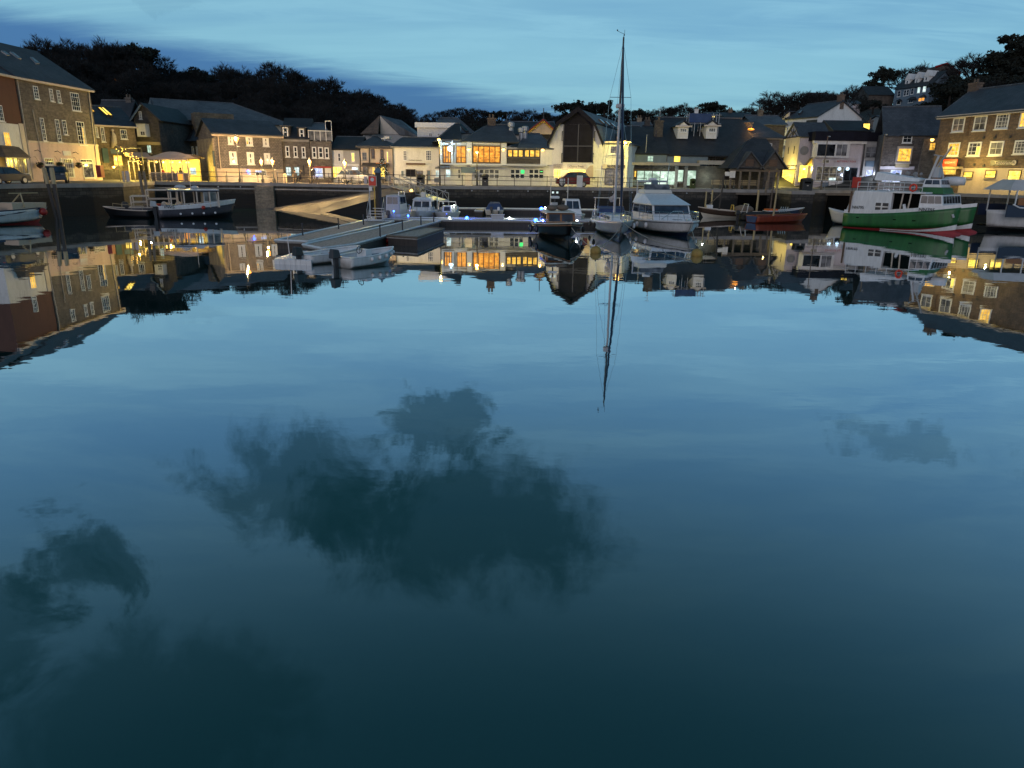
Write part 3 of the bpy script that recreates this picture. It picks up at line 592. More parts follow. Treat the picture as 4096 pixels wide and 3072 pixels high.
# ================================================================ BUILDINGS
class Bld:
    def __init__(s, name, label, cat, kL, kR, YL, YR, z0=Q):
        a = at(*kL, YL); b = at(*kR, YR or 1)
        if YR is None: YR = (a.z-CAMZ)/(b.z-CAMZ); b = at(*kR, YR)
        s.A = Vector((a.x, a.y)); s.Bp = Vector((b.x, b.y)); s.z0 = z0
        u = s.Bp-s.A; s.L = u.length; u.normalize(); s.u = u; s.v = Vector((-u.y, u.x)); s.th = math.atan2(u.y, u.x)
        s.zE = (a.z+b.z)/2-z0; s.zl, s.zr = a.z-z0, b.z-z0
        s.t = thing(name, label, cat, (a.x, a.y, z0), s.th)
    def fp(s, k, x, y, off=0.0):
        d = rayv(*px(k, x, y)); dv = d.x*s.v.x+d.y*s.v.y; av = s.A.x*s.v.x+s.A.y*s.v.y
        t = (av+off)/dv; p = Vector((d.x*t, d.y*t)); return (p-s.A).dot(s.u), CAMZ+d.z*t-s.z0
    def box(s, name, mat, x0, y0, z0, x1, y1, z1, parent=None, bevel=0):
        return MB().box(x0, y0, z0, x1, y1, z1).obj(name, mat, parent or s.t, bevel=bevel)
    def pbox(s, name, mat, TL, BR, y0, y1, parent=None):       # box from two photo corners on the facade
        a = s.fp(*TL, y0); b = s.fp(*BR, y0); return s.box(name, mat, a[0], y0, b[1], b[0], y1, a[1], parent)
    def wall(s, mat, depth, s0=0, s1=None, z0=-.3, z1=None, gl=None, gr=None, name='wall', y0=0):
        s1 = s.L if s1 is None else s1; z1 = s.zE if z1 is None else z1; b = MB().box(s0, y0, z0, s1, y0+depth, z1)
        for gx, gz in ((s0, gl), (s1, gr)):
            if gz: b.prism([(y0+.0, z1+.001), (y0+depth, z1+.001), (y0+depth/2, gz)], gx-(.0 if gx == s0 else .25), gx+(.25 if gx == s0 else 0), 'x')
        return b.obj(name, mat, s.t)
    def roof(s, mat, depth, rL, rR, zR, zE=None, s0=0, s1=None, ov=.28, y0=0, gl=False, gr=False, name='roof', th=.14):
        s1 = s.L if s1 is None else s1; zE = s.zE if zE is None else zE; k = (zR-zE)/(depth/2); ze = zE-k*ov+.04; ym = y0+depth/2; zR += .04
        e = [(s0-ov, y0-ov, ze), (s1+ov, y0-ov, ze), (s1+ov, y0+depth+ov, ze), (s0-ov, y0+depth+ov, ze)]
        a = (s0-ov, ym, zR) if gl else (rL, ym, zR); c = (s1+ov, ym, zR) if gr else (rR, ym, zR)
        b = MB(); b.face([e[0], e[1], c, a]); b.face([e[2], e[3], a, c])
        if not gl: b.face([e[3], e[0], a])
        if not gr: b.face([e[1], e[2], c])
        o = b.obj(name, mat, s.t, solid=-th)
        rc = MB(); rc.tube([(a[0], a[1], a[2]+.03), (c[0], c[1], c[2]+.03)], .09, 6)
        if not gl: rc.tube([e[0], a], .06, 5)
        if not gr: rc.tube([e[1], c], .06, 5)
        rc.obj('ridge_tiles', 'slate_pale' if mat != 'tile_brown' else mat, o)
        s.R = (e[0], e[1], c, a); return o
    def eaves(s, mat='wframe', s0=0, s1=None, z=None, y=-.3, h=.16):
        s1 = s.L if s1 is None else s1; z = s.zE if z is None else z
        s.box('gutter', mat, s0-.25, y-.06, z-h-.08, s1+.25, y+.24, z-.06)
    def slope_pt(s, k, x, y):
        A_, B_, C_ = [Vector(q) for q in (s.R[0], s.R[1], s.R[3])]; n = (B_-A_).cross(C_-A_).normalized()
        d = rayv(*px(k, x, y)); dl = Vector((d.x*s.u.x+d.y*s.u.y, d.x*s.v.x+d.y*s.v.y, d.z))
        o = Vector(((-s.A).dot(s.u), (-s.A).dot(s.v), CAMZ-s.z0)); t = (A_-o).dot(n)/dl.dot(n); return o+dl*t, n
    def rooflight(s, pts, mat='glassw', frame='dframe', lift=.08, roof=None):
        q = []; lift += .15
        for (k, x, y) in pts: p, n = s.slope_pt(k, x, y); q.append((p, n if n.z > 0 else -n))
        f = MB().hexa([p for p, n in q], [p+n*lift for p, n in q]).obj('rooflight', frame, roof or s.t)
        c = sum((p for p, n in q), Vector())/len(q); qq = [c+(p-c)*.82+n*(lift+.012) for p, n in q]; b = MB(); b.face(qq); b.face([v-q[0][1]*.01 for v in qq][::-1]); b.obj('pane', mat, f)
        return f
    def win(s, k, x0, y0, x1, y1, nx=2, ny=2, glass='glass', frame='wframe', off=0.0, name='window', fw=.07, mw=.035, sill=True, proud=.05, lintel=None):
        a = s.fp(k, x0, y0, off); b = s.fp(k, x1, y1, off); X0, X1, Z0, Z1 = a[0], b[0], b[1], a[1]
        return s.winr(X0, X1, Z0, Z1, nx, ny, glass, frame, off, name, fw, mw, sill, proud)
    def winr(s, X0, X1, Z0, Z1, nx=2, ny=2, glass='glass', frame='wframe', off=0.0, name='window', fw=.07, mw=.035, sill=True, proud=.05, parent=None):
        if X1 < X0: X0, X1 = X1, X0
        if Z1 < Z0: Z0, Z1 = Z1, Z0
        y0, y1 = off-proud, off+.01; m_ = MB(); m_.box(X0, y0, Z0, X0+fw, y1, Z1); m_.box(X1-fw, y0, Z0, X1, y1, Z1); m_.box(X0+fw, y0, Z0, X1-fw, y1, Z0+fw); m_.box(X0+fw, y0, Z1-fw, X1-fw, y1, Z1)
        for i in range(1, nx): c = X0+(X1-X0)*i/nx; m_.box(c-mw/2, y0+.008, Z0+fw, c+mw/2, y1-.004, Z1-fw)
        for j in range(1, ny): c = Z0+(Z1-Z0)*j/ny; m_.box(X0+fw, y0+.012, c-mw/2, X1-fw, y1-.008, c+mw/2)
        f = m_.obj(name, frame, parent or s.t)
        MB().box(X0+fw*.5, off-.018, Z0+fw*.5, X1-fw*.5, off+.004, Z1-fw*.5).obj('pane', glass, f)
        if sill: MB().box(X0-.06, off-.13, Z0-.09, X1+.06, off+.006, Z0-.012).obj('sill', 'wframe' if frame == 'wframe' else 'concrete', f)
        return f
    def wins(s, lst, nx=2, ny=2, glass='glass', frame='wframe', **kw):
        for w_ in lst: s.win(*w_, nx, ny, glass, frame, **kw)
    def pipe(s, p0, p1, mat='wframe', r=.06):
        a = s.fp(*p0, -.09); b = s.fp(*p1, -.09); MB().tube([(a[0], -.09, a[1]), (b[0]*.5+a[0]*.5, -.09, (a[1]+b[1])/2), (b[0], -.09, b[1])], r, 6).obj('downpipe', mat, s.t)
    def chimney(s, x, y, z0, w_, h, mat='stone', pots=2, roof=None, d=None):
        b = MB(); d = d or w_*.7; b.box(x-w_/2, y-d/2, z0, x+w_/2, y+d/2, z0+h); b.box(x-w_/2-.06, y-d/2-.06, z0+h-.18, x+w_/2+.06, y+d/2+.06, z0+h-.002+.02)
        o = b.obj('chimney', mat, roof or s.t)
        for i in range(pots): MB().lathe([(.13,0),(.11,.4),(.14,.42)], (x+(i-(pots-1)/2)*.4, y, z0+h+.01), 8).obj('chimney_pot', 'tile_brown', o)
        return o
    def sign(s, TL, BR, body, mat_b, mat_t, off=-.05, th=.06, frac=(.85,.6), name='sign'):
        a = s.fp(*TL, off); b = s.fp(*BR, off)
        o = None
        if mat_b: o = s.box(name, mat_b, a[0], off-th, b[1], b[0], off, a[1])
        w_, h_ = b[0]-a[0], a[1]-b[1]; lines = body.split('\n'); n = len(lines)
        for i, ln in enumerate(lines):
            if ln.strip(): text_obj(ln, o or s.t, (a[0]+b[0])/2, off-th-.012, b[1]+h_*(n-i-.5)/n, w_*frac[0], h_/n*frac[1], mat_t)
        return o
    def local(s, k, x, y, off=0): return s.fp(k, x, y, off)
    def lamp(s, k, x, y, off=-.3, mat='lampw', r=.12, power=60, col=(1,.6,.25), name='wall_lamp'):
        a = s.fp(k, x, y, off); b = MB(); b.box(a[0]-.04, off, a[1]+.05, a[0]+.04, 0, a[1]+.12); b.lathe([(.05,r),(r*1.3,r*.6),(r*1.3,r*.5)], (a[0],off,a[1]), 8)
        o = b.obj(name, 'iron', s.t); MB().ball((a[0], off, a[1]), r, 8).obj('bulb', mat, o, smooth=True)
        if power: point((a[0], off-.15, a[1]), power, col, .15, s.t)
        return o
def rz(b, depth, k, x, y): return b.fp(k, x, y, depth/2)     # a photo point of the ridge -> (s, z)
DBG = []
def dbg(n, *a): DBG.append((n,)+tuple(round(float(v), 2) for v in a))
# ---- 1/2 left: red painted house and tall grey stone house with pink shop, one roof line
b = Bld('stone_house', 'tall grey stone house with a pale pink ground floor shop and hipped slate roof', 'house', ('A',215,685), ('A',1320,880), 69, 80)
dbg('B2', b.A.x, b.A.y, b.Bp.x, b.Bp.y, b.zl, b.zr, b.L)
D_ = 11; b.wall('stone', D_, z0=3.59); bb = b.fp('B', 900, 200); dbg('B2 pink top', *bb)
b.wall('pink', D_+.02, z0=-.3, z1=3.58, y0=-.03, name='shop_wall')
rl = rz(b, D_, 'Z', 0, 188); rr = rz(b, D_, 'Z', 142, 212); dbg('B2 ridge', *rl, *rr)
rf = b.roof('slate', D_, 0, rr[0], rr[1], gl=True); b.eaves('cream')
b.box('string_band', 'cream', .2, -.1, 3.5, b.L, .0-.031, 3.68)
for (q) in (((('A',0,340),('A',90,400),('A',135,405),('A',60,350))), (('A',130,355),('A',185,365),('A',305,455),('A',255,450)), (('A',430,432),('A',475,440),('A',575,520),('A',520,525))): b.rooflight(q, 'glassw', 'alu', .12, rf)
b.wins([('A',475,820,580,1025)], 2, 4); b.wins([('A',715,862,795,1055),('A',825,885,905,1078)], 2, 4); b.win('A',1025,915,1190,1200,4,4)
b.wins([('A',578,1292,690,1640),('A',800,1315,912,1655)], 2, 6); b.wins([('A',905,1325,997,1545)], 2, 4); b.win('B',1110,-130,1278,225,3,5)
b.win('B',1195,-40,1262,215,1,3,'warm','wframe',off=-.06,name='window',sill=False)
b.pipe(('A',245,700),('B',490,730),'cream'); b.pipe(('A',1305,890),('B',1450,700),'cream'); b.pipe(('A',480,1170),('B',650,560),'cream',.04)
b.wins([('B',645,410,797,515)], 5, 2, name='shop_window', off=-.04); 
d_ = b.win('B',925,420,1090,700,4,4,'glassw','wframe',off=-.05,name='door',sill=False)
b.win('B',905,415,930,690,1,1,'bluegrey','wframe',off=-.05,name='shutter',sill=False); b.win('B',1055,415,1100,700,1,1,'bluegrey','wframe',off=-.05,name='shutter',sill=False)
b.win('B',1175,430,1360,480,2,1,off=-.04,name='fanlight',sill=False); b.win('B',1205,485,1395,705,1,1,'dimlit',off=-.04,name='shop_window')
b.sign(('B',920,308),('B',1045,380),' ','white','black',-.05,.05)
for (x_, y_) in ((845,325),(1110,340),(550,310)):
    a_ = b.fp('B', x_, y_, -.3); MB().tube([(a_[0],0,a_[1]),(a_[0],-.35,a_[1]+.1),(a_[0]+.2,-.5,a_[1]-.1)], .03, 5).obj('lamp_bracket', 'iron', b.t)
for k_, (x_, y_) in enumerate(((590,520),(880,515),(1160,520))):
    a_ = b.fp('B', x_, y_, -.5); h_ = b.t; p = b.t.matrix_world
    w_ = Vector((b.A.x, b.A.y, 0))+b.u.to_3d()*a_[0]-b.v.to_3d()*.5
    hb = thing('hanging_basket', ('leftmost','middle','rightmost')[k_]+' of three planted hanging baskets on the pink shop wall', 'hanging basket', (w_.x, w_.y, Q+a_[1]), b.th, 'hanging baskets on the pink shop')
    MB().lathe([(.05,-.3),(.28,-.12),(.32,.02),(.28,.03)], (0,0,0), 10).obj('basket', 'brown', hb); rn = random.Random(k_); clump_crown(rn, [((rn.uniform(-.2,.2), rn.uniform(-.2,.2), .12), .22) for _ in range(8)], 26, .06).obj('plants', 'leafg', hb)
    MB().tube([(0,0,.1),(0,.3,.75),(0,.5,.75)], .015, 4).obj('bracket', 'iron', hb)
b2 = b
# red house to its left
b = Bld('red_house', 'deep red painted house with white ground floor, cut by the left edge of the photo', 'house', ('A',-520,560), ('A',205,683), 61.8, 68.9)
dbg('B1', b.A.x, b.A.y, b.Bp.x, b.Bp.y, b.zl, b.zr, b.L)
b.zE = b2.zE; zt = b.fp('A', 100, 1375)[1]; dbg('B1 white top', zt)
b.wall('red_render', D_, z0=zt+.01); b.wall('white', D_+.02, z0=-.3, z1=zt, y0=-.04, name='ground_floor_wall'); b.roof('slate', D_, 0, b.L, rl[1], gl=True, gr=True, ov=.26); b.eaves('cream', s1=b.L-.3)
b.wins([('A',-60,1100,62,1350)], 3, 4); b.wins([('B',32,20,175,280)], 3, 1, 'warm', sill=True, off=-.05); b.box('quoin_pilaster','cream', b.L-.75, -.1, -.3, b.L-.02, -.045, zt+.1)
bw = b.fp('B', 70, 400, -.9); bw2 = b.fp('B', 430, 660, -.9); X0, X1 = bw[0], bw2[0]; z0_, z1_ = bw2[1], bw[1]
b.box('shopfront_base', 'white', X0, -.9, -.3, X1, -.045, z0_); b.winr(X0+.05, X0+(X1-X0)*.33, z0_+.05, z1_, 2, 2, 'warm', off=-.9, name='shop_window'); b.winr(X0+(X1-X0)*.35, X1-.05, z0_+.05, z1_, 3, 2, 'glassw', off=-.9, name='shop_window')
b.box('shopfront_side', 'wframe', X1-.06, -.88, z0_, X1, -.045, z1_); MB().hexa([(X0-.3,-1.2,z1_),(X1+.3,-1.2,z1_),(X1+.3,-.05,z1_),(X0-.3,-.05,z1_)], [(X0+.3,-.6,z1_+.9),(X1-.3,-.6,z1_+.9),(X1-.3,-.05,z1_+1.0),(X0+.3,-.05,z1_+1.0)]).obj('canopy_roof', 'tile_brown', b.t)
# ---- 3 small yellow-lit house with skylights
b = Bld('skylight_house', 'small two storey stone house with glowing skylights in its slate roof', 'house', ('A',1340,1362), ('A',1985,1440), 84.5, 88)
dbg('B3', b.zl, b.zr, b.L); b.wall('stone_warm', 8); r1 = rz(b, 8, 'A', 1350, 1120); r2 = rz(b, 8, 'A', 1800, 1150); dbg('B3 ridge', *r1, *r2)
rf = b.roof('slate', 8, 0, b.L, max(b.zE+1.8, r1[1]), gl=True, gr=True); b.eaves('cream')
b.rooflight((('A',1580,1285),('A',1615,1285),('A',1465,1155),('A',1432,1155)), 'yellowlit', 'dframe', .06, rf); b.rooflight((('A',1632,1290),('A',1665,1290),('A',1515,1158),('A',1482,1155)), 'yellowlit', 'dframe', .06, rf); b.rooflight((('A',1352,1235),('A',1398,1228),('A',1352,1185),('A',1325,1185)), 'warm', 'dframe', .06, rf)
b.win('A',1395,1425,1455,1580,2,2); b.win('A',1470,1430,1560,1650,2,2); b.win('A',1765,1465,1880,1610,3,2)
b.sign(('B',1495,268),('B',1612,485),' ','blueboard','black',-.1,.1,name='teal_board'); b.sign(('B',1622,280),('B',1770,352),' ','bluegrey','cream',-.06,.06,name='fascia_sign')
b.win('B',1662,368,1815,525,4,3,'yellowlit','yellow',off=-.05,name='shop_window'); b.lamp('B',1675,545,-.25,'lampy',.16,120,(1,.75,.3)); b.box('plinth','stone_dark',-.2,-.12,-.3,2.2,-.01,1.1)
fg = MB(); a_ = b.fp('B',1680,130,-.35); fg.tube([(a_[0]-.25,-.1,a_[1]-1),(a_[0],-.3,a_[1]-.4),(a_[0]+.05,-.35,a_[1]+.35),(a_[0]-.05,-.35,a_[1]+.75)], [.12,.32,.24,.1], 8); fg.ball((a_[0]-.03,-.36,a_[1]+.92),.17,8); fg.tube([(a_[0]-.3,-.2,a_[1]-.5),(a_[0]+.8,-.5,a_[1]-1.1)],.07,6); fg.obj('carved_figure','cream',b.t,smooth=True)
mz = b.fp('C', 690, 960); aw = MB(); a1 = b.fp('B',1800,265); a2 = b.fp('B',2150,350); aw.hexa([(a1[0],-.1,a1[1]-.5),(a2[0],-.1,a1[1]-.5),(a2[0],-1.8,a1[1]-1.1),(a1[0],-1.8,a1[1]-1.1)], [(a1[0],-.1,a1[1]-.42),(a2[0],-.1,a1[1]-.42),(a2[0],-1.8,a1[1]-1.0),(a1[0],-1.8,a1[1]-1.0)]); aw.obj('awning','awning_pink',b.t)
B3 = b
# ---- 4 dark gabled house with white oriel
b = Bld('gabled_house', 'dark stone gabled house with a white bay window, right of the skylight house', 'house', ('C',700,600), ('C',1045,500), 89, 89)
b.zE = b.fp('C', 690, 470)[1]; zp = b.fp('C', 830, 262)[1]; dbg('gabled', b.zE, zp, b.L)
b.wall('stone_dark', 9); MB().prism([(0,b.zE+.001),(b.L,b.zE+.001),(b.L*.42,zp)], .0, .3, 'y').obj('gable_wall','stone_dark',b.t)
r_ = MB(); r_.face([(-.3,-.3,b.zE-.2),(b.L*.42,-.3,zp+.05),(b.L*.42,9.3,zp+.05),(-.3,9.3,b.zE-.2)]); r_.face([(b.L*.42,-.3,zp+.05),(b.L+.3,-.3,b.zE-.2),(b.L+.3,9.3,b.zE-.2),(b.L*.42,9.3,zp+.05)]); r_.obj('roof','slate_dark',b.t,solid=-.16)
MB().tube([(-.3,-.36,b.zE-.2),(b.L*.42,-.36,zp+.0)],.1,5).obj('bargeboard','bluegrey',b.t)
b.win('C',755,352,808,465,2,3)
a1 = b.fp('C',712,530,-1.0); a2 = b.fp('C',868,725,-1.0); b.box('bay','white',a1[0],-1.0,a2[1],a2[0],-.01,a1[1]); b.winr(a1[0]+1.0,a2[0]-.1,a2[1]+.2,a1[1]-1.3,3,2,'dimlit',off=-1.0); b.win('C',775,640,860,712,2,1,'dimlit',off=-1.02,sill=False)
b.box('bay_roof','slate_dark',a1[0]-.15,-1.15,a1[1]+.003,a2[0]+.15,-.02,a1[1]+.2); b.win('C',870,845,955,970,2,2,'greenlit','dframe',name='shop_window'); b.box('shop_fascia','ochre',-.2,-.25,b.fp('C',850,800)[1]-.35,b.L,-.01,b.fp('C',850,800)[1])
# ---- 5 long two-part building behind
b = Bld('long_house', 'long pale rendered building under one broad slate roof, behind the slate hung house', 'house', ('C',1040,492), ('C',1690,465), 96, 99)
dbg('B5long', b.zl, b.zr, b.L); b.L += 12; r1 = rz(b, 12, 'C', 930, 230); r2 = rz(b, 12, 'C', 2150, 185); dbg('long ridge', *r1, *r2)
b.wall('buff', 12, s0=0); b.roof('slate_pale', 12, r1[0], r2[0], (r1[1]+r2[1])/2, s0=0, gl=False, gr=False)
b.wins([('C',1272,490,1325,612),('C',1510,480,1562,600)],1,2); b.win('C',1098,500,1142,628,1,2,'warm'); b.win('C',1635,560,1662,625,1,1,'warm'); b.pipe(('C',1445,480),('C',1460,670),'cream')
b.box('lower_wall','stone_dark',-.1,-1.1,-.3,b.L-9,-.01,b.fp('C',1300,680)[1]); b.wins([('C',1125,715,1187,850),('C',1300,705,1362,842)],1,2,off=-1.1)
st = b.fp('C',2080,380,-2.5); b.box('rear_gable','stone_warm',st[0]-4.2,-2.5,st[1]-3,st[0]+.6,-.32,st[1]-.1)
a1 = b.fp('C',1255,878,-1.4); a2 = b.fp('C',1405,955,-1.4); mbd = b.sign(('C',1255,876),('C',1405,952),' ','cream','black',-1.2,.06,(.4,.3))
a1 = b.fp('C',1455,840,-1.4); MB().lathe([(.3,-.06),(.42,0),(.3,.06)], (a1[0],-1.3,a1[1]-.6), 14, 'y').obj('oval_sign','cream',b.t)
b.win('C',1530,870,1578,1025,1,3,off=-1.1); b.win('C',1595,870,1635,1025,1,3,off=-1.1)
lw = MB(); a1 = b.fp('C',1405,790,-1.1); a2 = b.fp('C',1640,650,-1.1); lw.hexa([(a1[0],-3,a1[1]),(a2[0],-3,a1[1]),(a2[0],-1.11,a1[1]+.1),(a1[0],-1.11,a1[1]+.1)],[(a1[0]+.6,-2.9,a1[1]+.15),(a2[0],-2.9,a1[1]+.15),(a2[0],-1.11,a1[1]+1.9),(a1[0]+1.8,-1.11,a1[1]+1.9)]); lw.obj('lean_to_roof','slate_dark',b.t)
# small house roof behind the skylights
b = Bld('back_cottage', 'dark slate roofed cottage behind the skylight house', 'cottage', ('A',1350,1300), ('A',1790,1290), 98, 98); b.zE = 5.6; b.wall('stone_dark', 7); rr = rz(b, 7, 'A', 1500, 1040); dbg('cottage ridge', *rr); b.roof('slate_dark', 7, 0, b.L, rr[1], gl=True, gr=True); b.chimney(b.L-.5, 3.5, rr[1]-.5, .7, .9, 'stone')
b = Bld('wooded_house', 'tiny pale house with one orange lit window among the trees on the left hill', 'house', ('A',1660,740), ('A',1850,760), 150, 150, 18.0); b.zE = 2.6; b.wall('white', 6, z0=-5); b.roof('slate', 6, 0, b.L, 4.6, gl=True, gr=True); b.win('A',1672,715,1722,752,2,1,'amber'); b.win('A',1745,790,1800,830,2,1,'glassw')
# ---- 6 slate hung house
b = Bld('slate_hung_house', 'three storey slate hung house with a cream ground floor, behind the Victorian lamp post', 'house', ('C',1855,668), ('E',1005,548), 82.5, 86.5)
dbg('B4', b.zl, b.zr, b.L); zt = b.fp('E', 500, 1012)[1]; r1 = rz(b, 9, 'C', 1735, 482); r2 = rz(b, 9, 'E', 700, 325); dbg('B4 ridge', *r1, *r2, zt); zr_ = (r1[1]+r2[1])/2
b.wall('hung', 9, z0=zt+.01, gl=zr_-.1, gr=zr_-.1); b.wall('buff', 9.04, z0=-.3, z1=zt, y0=-.04, name='ground_floor_wall'); rf = b.roof('slate', 9, 0, b.L, zr_, gl=True, gr=True); b.eaves('buff')
b.box('side_wall','stone_pale',-.2,.0,-.3,-.005,9,zt+3.2)
b.wins([('E',218,518,312,655),('E',485,535,597,675),('E',735,550,835,685)],3,2,fw=.16,mw=.12); b.wins([('E',240,757,367,945),('E',500,768,622,950)],3,2,fw=.18,mw=.14); b.win('E',755,782,858,940,3,2,'dimlit',fw=.18,mw=.14); b.win('E',497,598,528,655,1,1,'warm',off=-.06,fw=.02,sill=False)
b.pipe(('E',75,500),('E',122,1010),'buff'); b.sign(('E',510,990),('E',880,1018),' ','timber','black',-.05,.25,name='shop_fascia')
b.win('E',625,1030,800,1165,5,3,'dimlit','wframe',off=-.05,name='shop_window'); b.win('E',630,1035,740,1075,2,1,'bluelit','wframe',off=-.08,fw=.02,sill=False); b.win('E',512,1035,570,1110,1,2,'bluelit',off=-.06); b.win('E',945,1045,975,1165,1,2,'bluegrey','cream',off=-.06,name='door',sill=False); a_=b.fp('E',525,1050,-.2); MB().ball((a_[0],-.25,a_[1]),.1,6).obj('blue_lamp','lampb',b.t)
b.win('C',1835,930,1895,1165,1,1,'blueboard','iron',off=-.05,name='poster_case',sill=False)
b.box('garden_wall','concrete',.2,-3.3,-.1,b.L-2.5,-3.0,.75); B4 = b
# ---- 7 grey stone pair with dormers
b = Bld('dormer_house', 'grey stone terrace house with two white dormer windows, right of the slate hung house', 'house', ('E',1012,572), ('E',1425,590), 87, 87.5)
dbg('B5', b.zl, b.zr, b.L); b.wall('stone', 9); r1 = rz(b, 9, 'E', 742, 272); r2 = rz(b, 9, 'E', 1175, 300); dbg('B5 ridge', *r1, *r2); zr_=(r1[1]+r2[1])/2; b.L += .0; rf = b.roof('slate_dark', 9, 0, b.L, zr_, gl=True, gr=True, ov=.1)
b.box('parapet','concrete',0,-.1,b.zE-.25,b.L,-.002,b.zE+.02)
for (k,x0,y0,x1,y1) in (('E',1030,398,1122,552),('E',1275,422,1357,572)):
    a1 = b.fp(k,x0,y0,.3); a2 = b.fp(k,x1,y1,.3); w0,w1 = a1[0],a2[0]; d_ = MB().box(w0-.15,.32,a2[1]-.3,w1+.15,4.2,a1[1]+.05).obj('dormer','stone_dark',rf); b.winr(w0,w1,a2[1],a1[1],1,2,'glass','wframe',off=.3,fw=.14,mw=.1,parent=d_)
    MB().hexa([(w0-.3,.0,a1[1]+.06),(w1+.3,.0,a1[1]+.06),(w1+.3,4.4,a1[1]+.3),(w0-.3,4.4,a1[1]+.3)],[(w0-.3,.0,a1[1]+.16),(w1+.3,.0,a1[1]+.16),(w1+.3,4.4,a1[1]+.42),(w0-.3,4.4,a1[1]+.42)]).obj('dormer_roof','slate_pale',d_)
b.wins([('E',1070,677,1142,840),('E',1190,682,1260,845),('E',1310,690,1378,850)],1,2,fw=.12,mw=.09); b.wins([('E',1075,983,1168,1120),('E',1198,983,1293,1122)],2,3,'coollit','bluegrey',off=-.03,name='shop_window'); b.win('E',1330,960,1365,1120,1,2,'glass','dframe',name='door',sill=False)
b = Bld('balcony_house', 'grey stone house with a glazed roof balcony, right of the two dormer windows', 'house', ('E',1432,592), ('E',1752,622), 87.5, 88)
dbg('B6', b.zl, b.zr, b.L); b.wall('stone', 9); r1 = rz(b, 9, 'E', 1175, 300); r2 = rz(b, 9, 'E', 1510, 345); dbg('B6 ridge', *r1, *r2); zr_=r2[1]
b.wall('stone_dark', 6, s0=.3, s1=b.L*.72, z0=b.zE+.01, z1=b.zE+(zr_-b.zE)*.62, y0=1.5, name='attic_wall'); b.roof('slate_pale', 7, 0, b.L*.6, zr_, zE=b.zE+(zr_-b.zE)*.6, s0=0, s1=b.L*.72, y0=1.2, gl=True)
a1=b.fp('E',1470,415,1.4);a2=b.fp('E',1540,545,1.4); b.winr(a1[0],a2[0],b.zE+.1,a1[1]-.3,2,2,'glassw','wframe',off=1.48,name='balcony_door',sill=False)
rb_=MB(); x0_=a1[0]-.4; x1_=b.L+.1
for x_ in [x0_+(x1_-x0_)*k/4 for k in range(5)]: rb_.box(x_-.03,.05,b.zE,x_+.03,.11,b.zE+1.15+ (1.1 if x_>x0_+(x1_-x0_)*.7 else 0))
rb_.box(x0_,.04,b.zE+1.1,x1_,.12,b.zE+1.17); rb_.box(x0_+(x1_-x0_)*.74,.04,b.zE+2.2,x1_,.12,b.zE+2.27); rb_.obj('balcony_frame','wframe',b.t); MB().box(x0_,.07,b.zE+.1,x1_,.085,b.zE+1.1).obj('balcony_glass','glassw',b.t)
b.wins([('E',1463,690,1537,855),('E',1555,692,1637,858),('E',1650,700,1722,862)],1,2,fw=.12,mw=.09); b.box('shop_surround','red',b.fp('E',1462,1000)[0],-.12,b.fp('E',1500,1000)[1]-.02,b.fp('E',1755,1000)[0],-.01,b.fp('E',1600,985)[1]+.05)
b.win('E',1470,998,1635,1152,3,1,'bluelit','wframe',off=-.04,name='shop_window'); b.sign(('E',1655,1003),('E',1755,1145),' ','white','black',-.04,.05,name='white_board'); B6=b
# ---- 8 low cottages
b = Bld('low_cottage', 'low two storey cottage, half white and half grey, behind the silver parked car', 'cottage', ('G',92,738), ('G',505,745), 88.3, 88.3)
b.wall('white', 7, s1=b.L*.42); b.wall('grey_render', 7, s0=b.L*.42+.01, name='side_wall'); r1=rz(b,7,'G',20,610); r2=rz(b,7,'G',470,640); dbg('B7 ridge',*r1,*r2,b.zE,b.L); b.roof('slate_dark',7,0,b.L,max(b.zE+1.6,r1[1]),gl=True,gr=True,ov=.1)
b.win('G',185,782,236,908,1,2); b.win('G',385,775,442,912,1,2,'yellowlit'); b.box('shop_fascia','wframe',.1,-.12,b.fp('G',100,970)[1],b.L*.97,-.005,b.fp('G',100,938)[1]); b.win('G',110,978,268,1150,4,1,'yellowlit',off=-.03,name='shop_window'); b.win('G',395,985,500,1112,2,1,'coollit',off=-.03,name='shop_window')
b.win('G',398,990,465,1058,1,1,'signlit','wframe',off=-.1,fw=.03,name='lit_board',sill=False)
b = Bld('corner_cottage', 'cream corner cottage with a hipped slate roof and orange lit shopfront', 'cottage', ('G',520,682), ('G',990,692), 88, 88)
b.wall('cream', 9); r1=rz(b,9,'G',470,515); r2=rz(b,9,'G',740,535); dbg('B7b ridge',*r1,*r2,b.zE,b.L); b.L+=0; b.roof('slate',9,1.2,b.L-3.2,r2[1],ov=.4); b.eaves('dframe')
b.win('G',548,772,615,888,2,2,'glass','grey'); b.wins([('G',678,722,737,865),('G',815,730,868,867)],2,3,'glass','brown'); b.win('G',905,760,940,925,1,2,'yellowlit'); b.win('G',745,925,905,960,2,1,'signorange','dframe',off=-.15,name='lit_fascia',sill=False,fw=.03)
b.win('G',808,965,895,1140,2,1,'yellowlit',off=-.03,name='shop_window'); b.win('G',555,978,640,1110,2,1,'dimlit','brown',off=-.03,name='shop_window'); b.win('G',690,985,745,1110,1,1,'warm',off=-.03,name='door',sill=False)
xt=b.fp('G',850,1060,-1.0); tr=MB(); 
for i in range(7): tr.lathe([(.85-.11*i,-.0+i*.42),(.25-.03*i,.45+i*.42)],(xt[0],-1.0,xt[1]-1.6),12)
w_=Vector((b.A.x,b.A.y,0))+b.u.to_3d()*xt[0]-b.v.to_3d()*1.0
xm=thing('christmas_tree','small fir tree with white lights in front of the orange lit shop','fir tree',(w_.x,w_.y,Q)); rn=random.Random(3)
